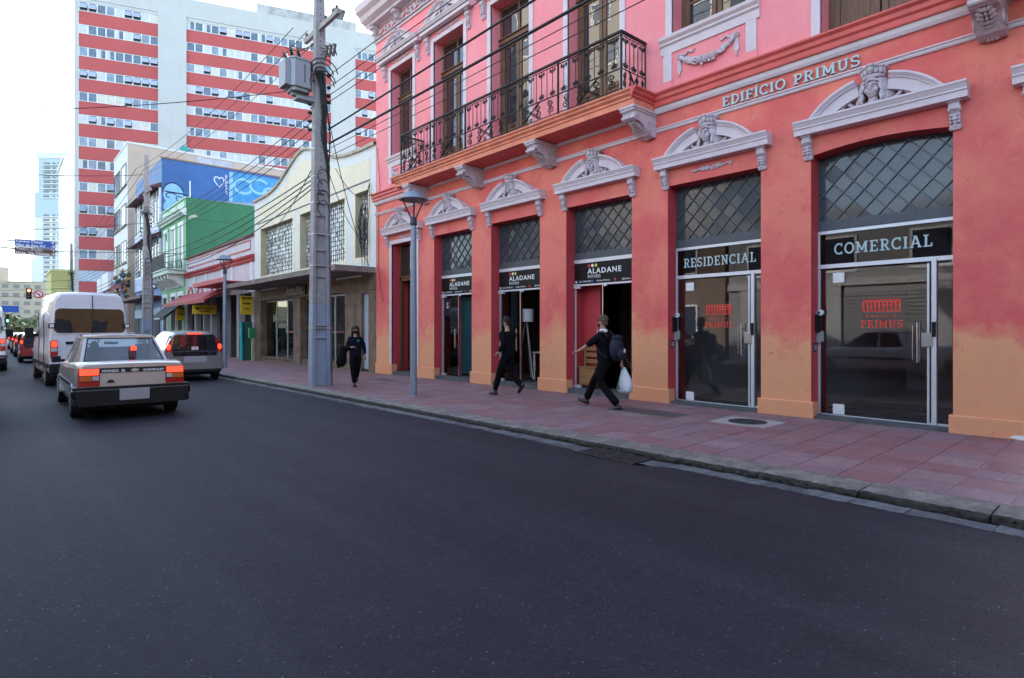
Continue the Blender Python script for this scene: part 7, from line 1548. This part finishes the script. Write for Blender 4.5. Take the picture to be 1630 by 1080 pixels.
    if hair == 'short':
        hb.ball(H(0,-.022,.045), (.088,.098,.085), 12, 8)
        for k in range(46): a = RND.uniform(0,2*pi); e = RND.uniform(.05,1.2); hb.ball(H(.078*math.cos(a)*math.cos(e),-.02+.085*math.sin(a)*math.cos(e),.055+.082*math.sin(e)), (.026,.026,.02), 5, 4)
        hb.ball(H(0,-.06,-.02), (.07,.05,.06), 8, 6)
    else:
        hb.ball(H(0,-.02,.04), (.092,.10,.09), 12, 8)
        for k in range(22):
            a = pi*.02+pi*.96*k/21; x, y = .088*math.cos(a), -.02-.075*math.sin(a); hb.tube([H(x*.8,y*.5+.0,.10),H(x*1.03,y,.02),H(x*1.08,y-.005,-.08),H(x*1.12,y+.01,-.17),H(x*1.05,y+.02,-.25)], [.014,.024,.024,.022,.008], 5)
    put(r, 'hair', hb, M_HAIR if hair != 'short' or not P.get('fair') else mat('brown_hair', (.10,.065,.045), .5, var=.4, vs_=60))
    if mask:
        b = MB(); b.ball(H(0,.052,-.055), (.064,.046,.052), 10, 7)
        for s_ in (-1,1): b.tube([H(s_*.055,.06,-.035),H(s_*.084,.0,-.005)], .004, 4); b.tube([H(s_*.05,.055,-.085),H(s_*.084,.0,-.03)], .004, 4)
        put(r, 'face_mask', b, M_BLACK)
    if glasses:
        b = MB()
        for s_ in (-1,1): b.tube([H(s_*.033+.025*math.cos(t*pi/5),.086,.006+.02*math.sin(t*pi/5)) for t in range(10)], .0035, 4, closed=True); b.tube([H(s_*.058,.084,.01),H(s_*.08,.0,.005)], .003, 4)
        put(r, 'glasses', b, mat('brown_glasses', (.18,.07,.05), .4))
    return r
def base_j(H=1.78):
    k = H/1.78
    return {n: tuple(c*k for c in p) for n, p in dict(pelvis=(0,0,.95),waist=(0,.01,1.10),chest=(0,.02,1.33),neck=(0,.03,1.50),head=(0,.055,1.665),sh_l=(-.18,.01,1.395),sh_r=(.18,.01,1.395),hip_l=(-.09,0,.90),hip_r=(.09,0,.90)).items()}
# man with backpack, mid stride, left arm held forward
J = base_j(1.80); J.update(el_l=(-.24,.26,1.22),wr_l=(-.17,.53,1.10),hd_l=(.12,.9,-.12),el_r=(.25,-.17,1.16),wr_r=(.26,-.22,.90),hd_r=(0,-.05,-1),curl_r=1.3,curl_l=1.0,kn_l=(-.09,.05,.51),an_l=(-.09,-.34,.10),foot_l=(0,1,-.05),kn_r=(.09,.30,.54),an_r=(.08,.50,.13),foot_r=(0,1,.30),fair=True,cuff=.085)
J['an_l'] = (-.09,-.36,.09); zg = pz(8.93,7.3)+.004
m1 = person('man in black with a backpack and a carrier bag, walking past the shop', (8.93,7.38,zg), .10, J, M_CLOTH, 'short', 'short', head_turn=.0)
b = MB(); b.lathe([(.075,1.475),(.082,1.50),(.068,1.535)], (0,.03,.015), 14); put(m1, 'white_collar', b, M_WHITE)
bk = thing('backpack', 'dark blue backpack worn by the man walking past the shop', 'backpack', (8.93,7.38,zg)); bk.rotation_euler = (0,0,.10)
M_BK = mat('dark_blue_nylon', (.010,.014,.028), .7, var=.2)
b = MB(); b.ball((.02,-.25,1.17), (.175,.125,.25), 14, 10); b.ball((.02,-.27,1.38), (.14,.09,.06), 10, 6); put(bk, 'bag_body', b, M_BK)
b = MB(); b.ball((.02,-.37,1.06), (.12,.06,.12), 10, 7); put(bk, 'front_pocket', b, M_BK)
b = MB()
for s_ in (-1,1): b.tube([(s_*.12+.01,-.14,1.40),(s_*.135,-.03,1.52),(s_*.14,.10,1.45),(s_*.15,.13,1.28),(s_*.17,.0,1.08),(s_*.14,-.14,1.0)], .022, 6, rz=.5)
put(bk, 'strap', b, M_BK)
b = MB(); b.box(-.0,.05,-.437,-.43,1.10,1.17); put(bk, 'label_patch', b, M_LETW)
b = MB(); b.tube([(.10,-.40,.98),(.11,-.48,.90),(.11,-.52,.83)], .008, 5); b.tube([(.11,-.52,.83),(.11,-.54,.76)], [.012,.024], 6); put(bk, 'tassel', b, mat('brown_tassel', (.09,.04,.025), .7))
pb = thing('plastic_bag', 'white and green plastic carrier bag hanging from the hand of the man with the backpack', 'bag', (8.93,7.38,zg)); pb.rotation_euler = (0,0,.10)
b = MB(); n = 12; prof = [(.02,.80),(.05,.72),(.09,.60),(.12,.46),(.125,.36),(.09,.30),(.02,.285)]; vs_ = []
for rr_, z in prof:
    for j in range(n): a = 2*pi*j/n; q = 1+.16*math.sin(3*a+z*9)+RND.uniform(-.05,.05); vs_.append((.26+rr_*.75*q*math.cos(a), -.27+rr_*1.35*q*math.sin(a)-.05*(.8-z), z))
fs_ = [(i*n+j,i*n+(j+1)%n,(i+1)*n+(j+1)%n,(i+1)*n+j) for i in range(len(prof)-1) for j in range(n)]
mi_ = [1 if (f % n) in (1,2,3,4) and f//n < 4 else 0 for f in range(len(fs_))]
b.add(vs_, fs_, 0, True); b.m = mi_; put(pb, 'bag', b, [mat('white_plastic_film', (.62,.63,.66), .35, var=.1, vs_=14), mat('green_plastic_film', (.02,.30,.16), .4)])
# second man, walking the same way in front of the next shop window
J = base_j(1.84); J.update(el_l=(-.25,-.10,1.20),wr_l=(-.22,.10,1.02),hd_l=(0,.8,-.5),el_r=(.25,.10,1.19),wr_r=(.20,.32,1.08),hd_r=(0,.9,-.1),kn_l=(-.09,.20,.54),an_l=(-.09,.36,.10),foot_l=(0,1,0),kn_r=(.09,.0,.52),an_r=(.09,-.40,.22),foot_r=(0,.45,-.9))
person('second man in black, heel lifted, passing the middle shop window', (8.98,10.32,pz(8.98,10.3)+.004), .06, J, M_CLOTH, 'long', 'short')
# woman coming towards the viewer
J = base_j(1.70); J.update(sh_l=(-.155,.0,1.325),sh_r=(.155,.0,1.325),el_r=(.22,.02,1.10),wr_r=(.10,.20,1.10),hd_r=(-.6,.6,.1),el_l=(-.235,-.02,1.10),wr_l=(-.26,.05,.87),hd_l=(0,.05,-1),kn_r=(.07,.14,.52),an_r=(.03,.16,.09),foot_r=(0,1,0),kn_l=(-.06,.0,.50),an_l=(-.03,-.34,.20),foot_l=(0,.6,-.75))
J['hip_l'], J['hip_r'] = (-.09,0,.87), (.09,0,.87)
wl_ = (7.62,15.35,pz(7.62,15.3)+.004); wr_z = pi-.44
wo = person('woman with long dark hair and a face mask, walking with a phone', wl_, wr_z, J, M_NAVYC, 'long', 'long', glasses=True)
b = MB(); b.box(-.10,-.05,.135,.14,1.26,1.31); put(wo, 'teal_badge', b, mat('teal_badge', (.02,.22,.25), .5))
ph = thing('phone', 'dark mobile phone held up by the woman', 'phone', wl_); ph.rotation_euler = (0,0,wr_z); b = MB(); b.obox((-.02,.30,1.12),(.07,.24,1.10),.075,.012); put(ph, 'case', b, M_BLACK); b = MB(); b.obox((-.015,.297,1.127),(.065,.243,1.107),.068,.002); put(ph, 'screen', b, mat('phone_screen', (.05,.06,.08), .1))
jk = thing('jacket', 'dark jacket hanging over the arm of the woman with the phone', 'jacket', wl_); jk.rotation_euler = (0,0,wr_z); b = MB(); b.ball((.33,-.02,.95), (.10,.08,.20), 10, 8); b.ball((.36,-.04,.75), (.13,.09,.20), 10, 8); b.ball((.25,.04,1.06), (.10,.08,.09), 8, 6); b.tube([(.44,-.04,.85),(.47,-.05,.65),(.45,-.06,.52)], [.05,.06,.035], 7); put(jk, 'cloth', b, M_CLOTH)
# ================================================================== GOODS IN THE SHOP DOORWAYS
M_PINE = mat('varnished_pine', (.30,.165,.065), .45, var=.25, vs_=4, st=(8,1,8)); fl_ = .20
ch = thing('wooden_chest', 'varnished wooden chest bench with a slatted back in the shop doorway', 'chest', (11.0,9.44,fl_)); L = ch.location
b = MB(); b.box(-.26,.26,-.25,.25,.05,.47); put(ch, 'case', b, M_PINE, bevel=.006); b = MB(); b.box(-.29,.29,-.28,.28,.475,.50); put(ch, 'lid', b, M_PINE, bevel=.006)
for z in (.14,.24,.34,.44): b = MB(); b.box(-.268,-.261,-.24,.24,z-.045,z+.042); put(ch, 'plank', b, M_PINE)
for x in (-.24,.24):
    for y in (-.22,.22): b = MB(); b.box(x-.03,x+.03,y-.03,y+.03,0,.05); put(ch, 'foot', b, M_PINE)
for y in (-.24,.24): b = MB(); b.box(-.05,.0,y-.025,y+.025,.50,.98); put(ch, 'back_post', b, M_PINE)
for z in (.62,.78,.93): b = MB(); b.box(-.04,-.01,-.215,.215,z-.05,z+.05); put(ch, 'slat', b, M_PINE)
fl = thing('floor_lamp', 'white drum shade floor lamp on pale wooden tripod legs in the middle shop window', 'floor lamp', (11.35,12.25,fl_)); b = MB(); b.lathe([(.21,1.62),(.21,1.98),(.20,1.98),(.20,1.62)], n=22); put(fl, 'shade', b, M_WHITE)
M_PALE = mat('pale_wood', (.45,.40,.34), .5, var=.15)
for k in range(3): a = k*2*pi/3+.4; b = MB(); b.tube([(.03*math.cos(a),.03*math.sin(a),1.6),(.32*math.cos(a),.32*math.sin(a),0)], .022, 6); put(fl, 'leg', b, M_PALE)
tb_ = thing('side_table', 'white side table with turned legs beside the floor lamp', 'table', (11.5,11.5,fl_)); b = MB(); b.box(-.3,.3,-.35,.35,.74,.78); put(tb_, 'top', b, M_PALE, bevel=.008)
for x in (-.26,.26):
    for y in (-.3,.3): b = MB(); b.lathe([(.03,0),(.035,.05),(.02,.2),(.035,.45),(.03,.74)], (x,y,0), 8); put(tb_, 'leg', b, M_PALE)
es = thing('wooden_easel', 'brown wooden easel leaning behind the second man', 'easel', (11.3,12.75,fl_)); b = MB(); b.obox((0,-.05,0),(.1,.12,1.5),.05,.04); put(es, 'leg', b, M_PINE); b = MB(); b.obox((0,.35,0),(.1,.16,1.5),.05,.04); put(es, 'leg', b, M_PINE); b = MB(); b.box(.0,.06,-.03,.33,.5,.56); put(es, 'crossbar', b, M_PINE)
sh = thing('display_shelf', 'dark shelf with small boxes at the back of the furniture shop', 'shelf', (14.5,9.0,fl_)); 
for z in (.9,1.4,1.9,2.4): b = MB(); b.box(-.2,.2,-1.6,1.6,z-.02,z+.02); put(sh, 'board', b, M_WOOD)
for y in (-1.6,0,1.6): b = MB(); b.box(-.2,.2,y-.02,y+.02,0,2.6); put(sh, 'upright', b, M_WOOD)
for k in range(16):
    y0 = -1.45+.19*k; bx = thing('boxed_ware', 'small box on the dark shelf inside the furniture shop', 'box', (14.4,9+y0,fl_+[.92,1.42,1.92][k%3]), 'boxes on the shop shelf'); b = MB(); b.box(-.1,.1,-.08,.08,0,RND.uniform(.15,.36)); put(bx, 'box', b, RND.choice([M_WHITE, HW[1], HW[2], HW[4], M_PALE]), bevel=.01)
# ================================================================== THE OTHER SIDE OF THE STREET (seen mirrored in the panes)
def opposite(name, label, x, y0, y1, h, m, rows, cols, wm, z0=4.2, dz=3.2, ww=1.3, wh=1.6, depth=12):
    r = thing(name, label, 'building', (x-3,(y0+y1)/2,0)); lab_part('wall', [(x-depth,x,y0,y1,-.5,h)], m, r)
    sp = (y1-y0)/cols
    for j in range(rows):
        for i in range(cols):
            y = y0+sp*(i+.5); z = z0+dz*j
            w_ = lab_part('window', [(x-.02,x+.05,y-ww/2-.1,y-ww/2,z-.1,z+wh+.1),(x-.02,x+.05,y+ww/2,y+ww/2+.1,z-.1,z+wh+.1),(x-.02,x+.06,y-ww/2,y+ww/2,z-.12,z),(x-.02,x+.05,y-ww/2,y+ww/2,z+wh,z+wh+.1)], M_WHITE, r); lab_part('pane', [(x+.004,x+.012,y-ww/2,y+ww/2,z,z+wh)], wm, w_)
    return r
M_OW = mat('opposite_white', (.30,.295,.29), .8, var=.06, dirt=.15); M_OB = mat('opposite_beige', (.46,.42,.35), .8, var=.05)
o1 = opposite('white_shop_building', 'white building with roller shutters opposite the pink building, seen only mirrored in the door glass', -6.5, -16, 15, 6.4, M_OW, 1, 9, P_FAR[1], 4.2, 3.2, 1.3, 1.4)
for y in (-12,-8,-4,0,4,8,12):
    sh_ = lab_part('roller_shutter', [(-6.52,-6.47,y-1.6,y+1.6,.1,3.2)], mat('shutter_grey', (.17,.17,.175), .6, .1, var=.1), o1)
    b = MB(); [b.box(-6.47,-6.44,y-1.6,y+1.6,.15+k*.16,.25+k*.16) for k in range(19)]; part('shutter_slats', b, mat('shutter_slat_grey', (.24,.24,.245), .6), sh_, kind='stuff')
opposite('beige_tower', 'tall beige apartment tower opposite, seen only mirrored in the upper windows', -12, 18.5, 40, 44, M_OB, 12, 6, P_FAR[0], 5.5, 3.1, 1.5, 1.4, 16)
opposite('brown_shop_building', 'brown low building opposite, below the beige tower', -6.5, 15.2, 75, 6.6, mat('opposite_brown', (.20,.15,.11), .8, var=.1), 2, 13, P_FAR[1], 1.2, 3.4)
oc = thing('ochre_building', 'ochre building behind the viewer, mirrored in the rear window of the van', 'building', (14,-35,0)); lab_part('wall', [(6.0,24,-50,-30,-.5,19)], mat('opposite_ochre', (.22,.125,.05), .8, var=.2), oc)
for x in (8,11,14,17,20):
    for z in (3,6.5,10): lab_part('window', [(x,x+1.2,-30.05,-29.97,z,z+1.7)], P_FAR[1], oc)
op2 = thing('dark_building', 'dark corner building behind the viewer on the left', 'building', (-10,-35,0)); lab_part('wall', [(-20,-6,-60,-20,-.5,18)], mat('opposite_dark', (.06,.055,.05), .8), op2)
lab_part('facade_band', [(-6.5,-6.35,-16,15,3.5,3.8),(-6.5,-6.3,-16,15,6.1,6.5)], mat('opposite_trim', (.42,.41,.40), .8), o1)
for y in (-14,-10,-6,-2,2,6,10,14): lab_part('pilaster', [(-6.5,-6.38,y-.3,y+.3,-.2,3.5)], mat('opposite_trim', (.42,.41,.40)), o1)
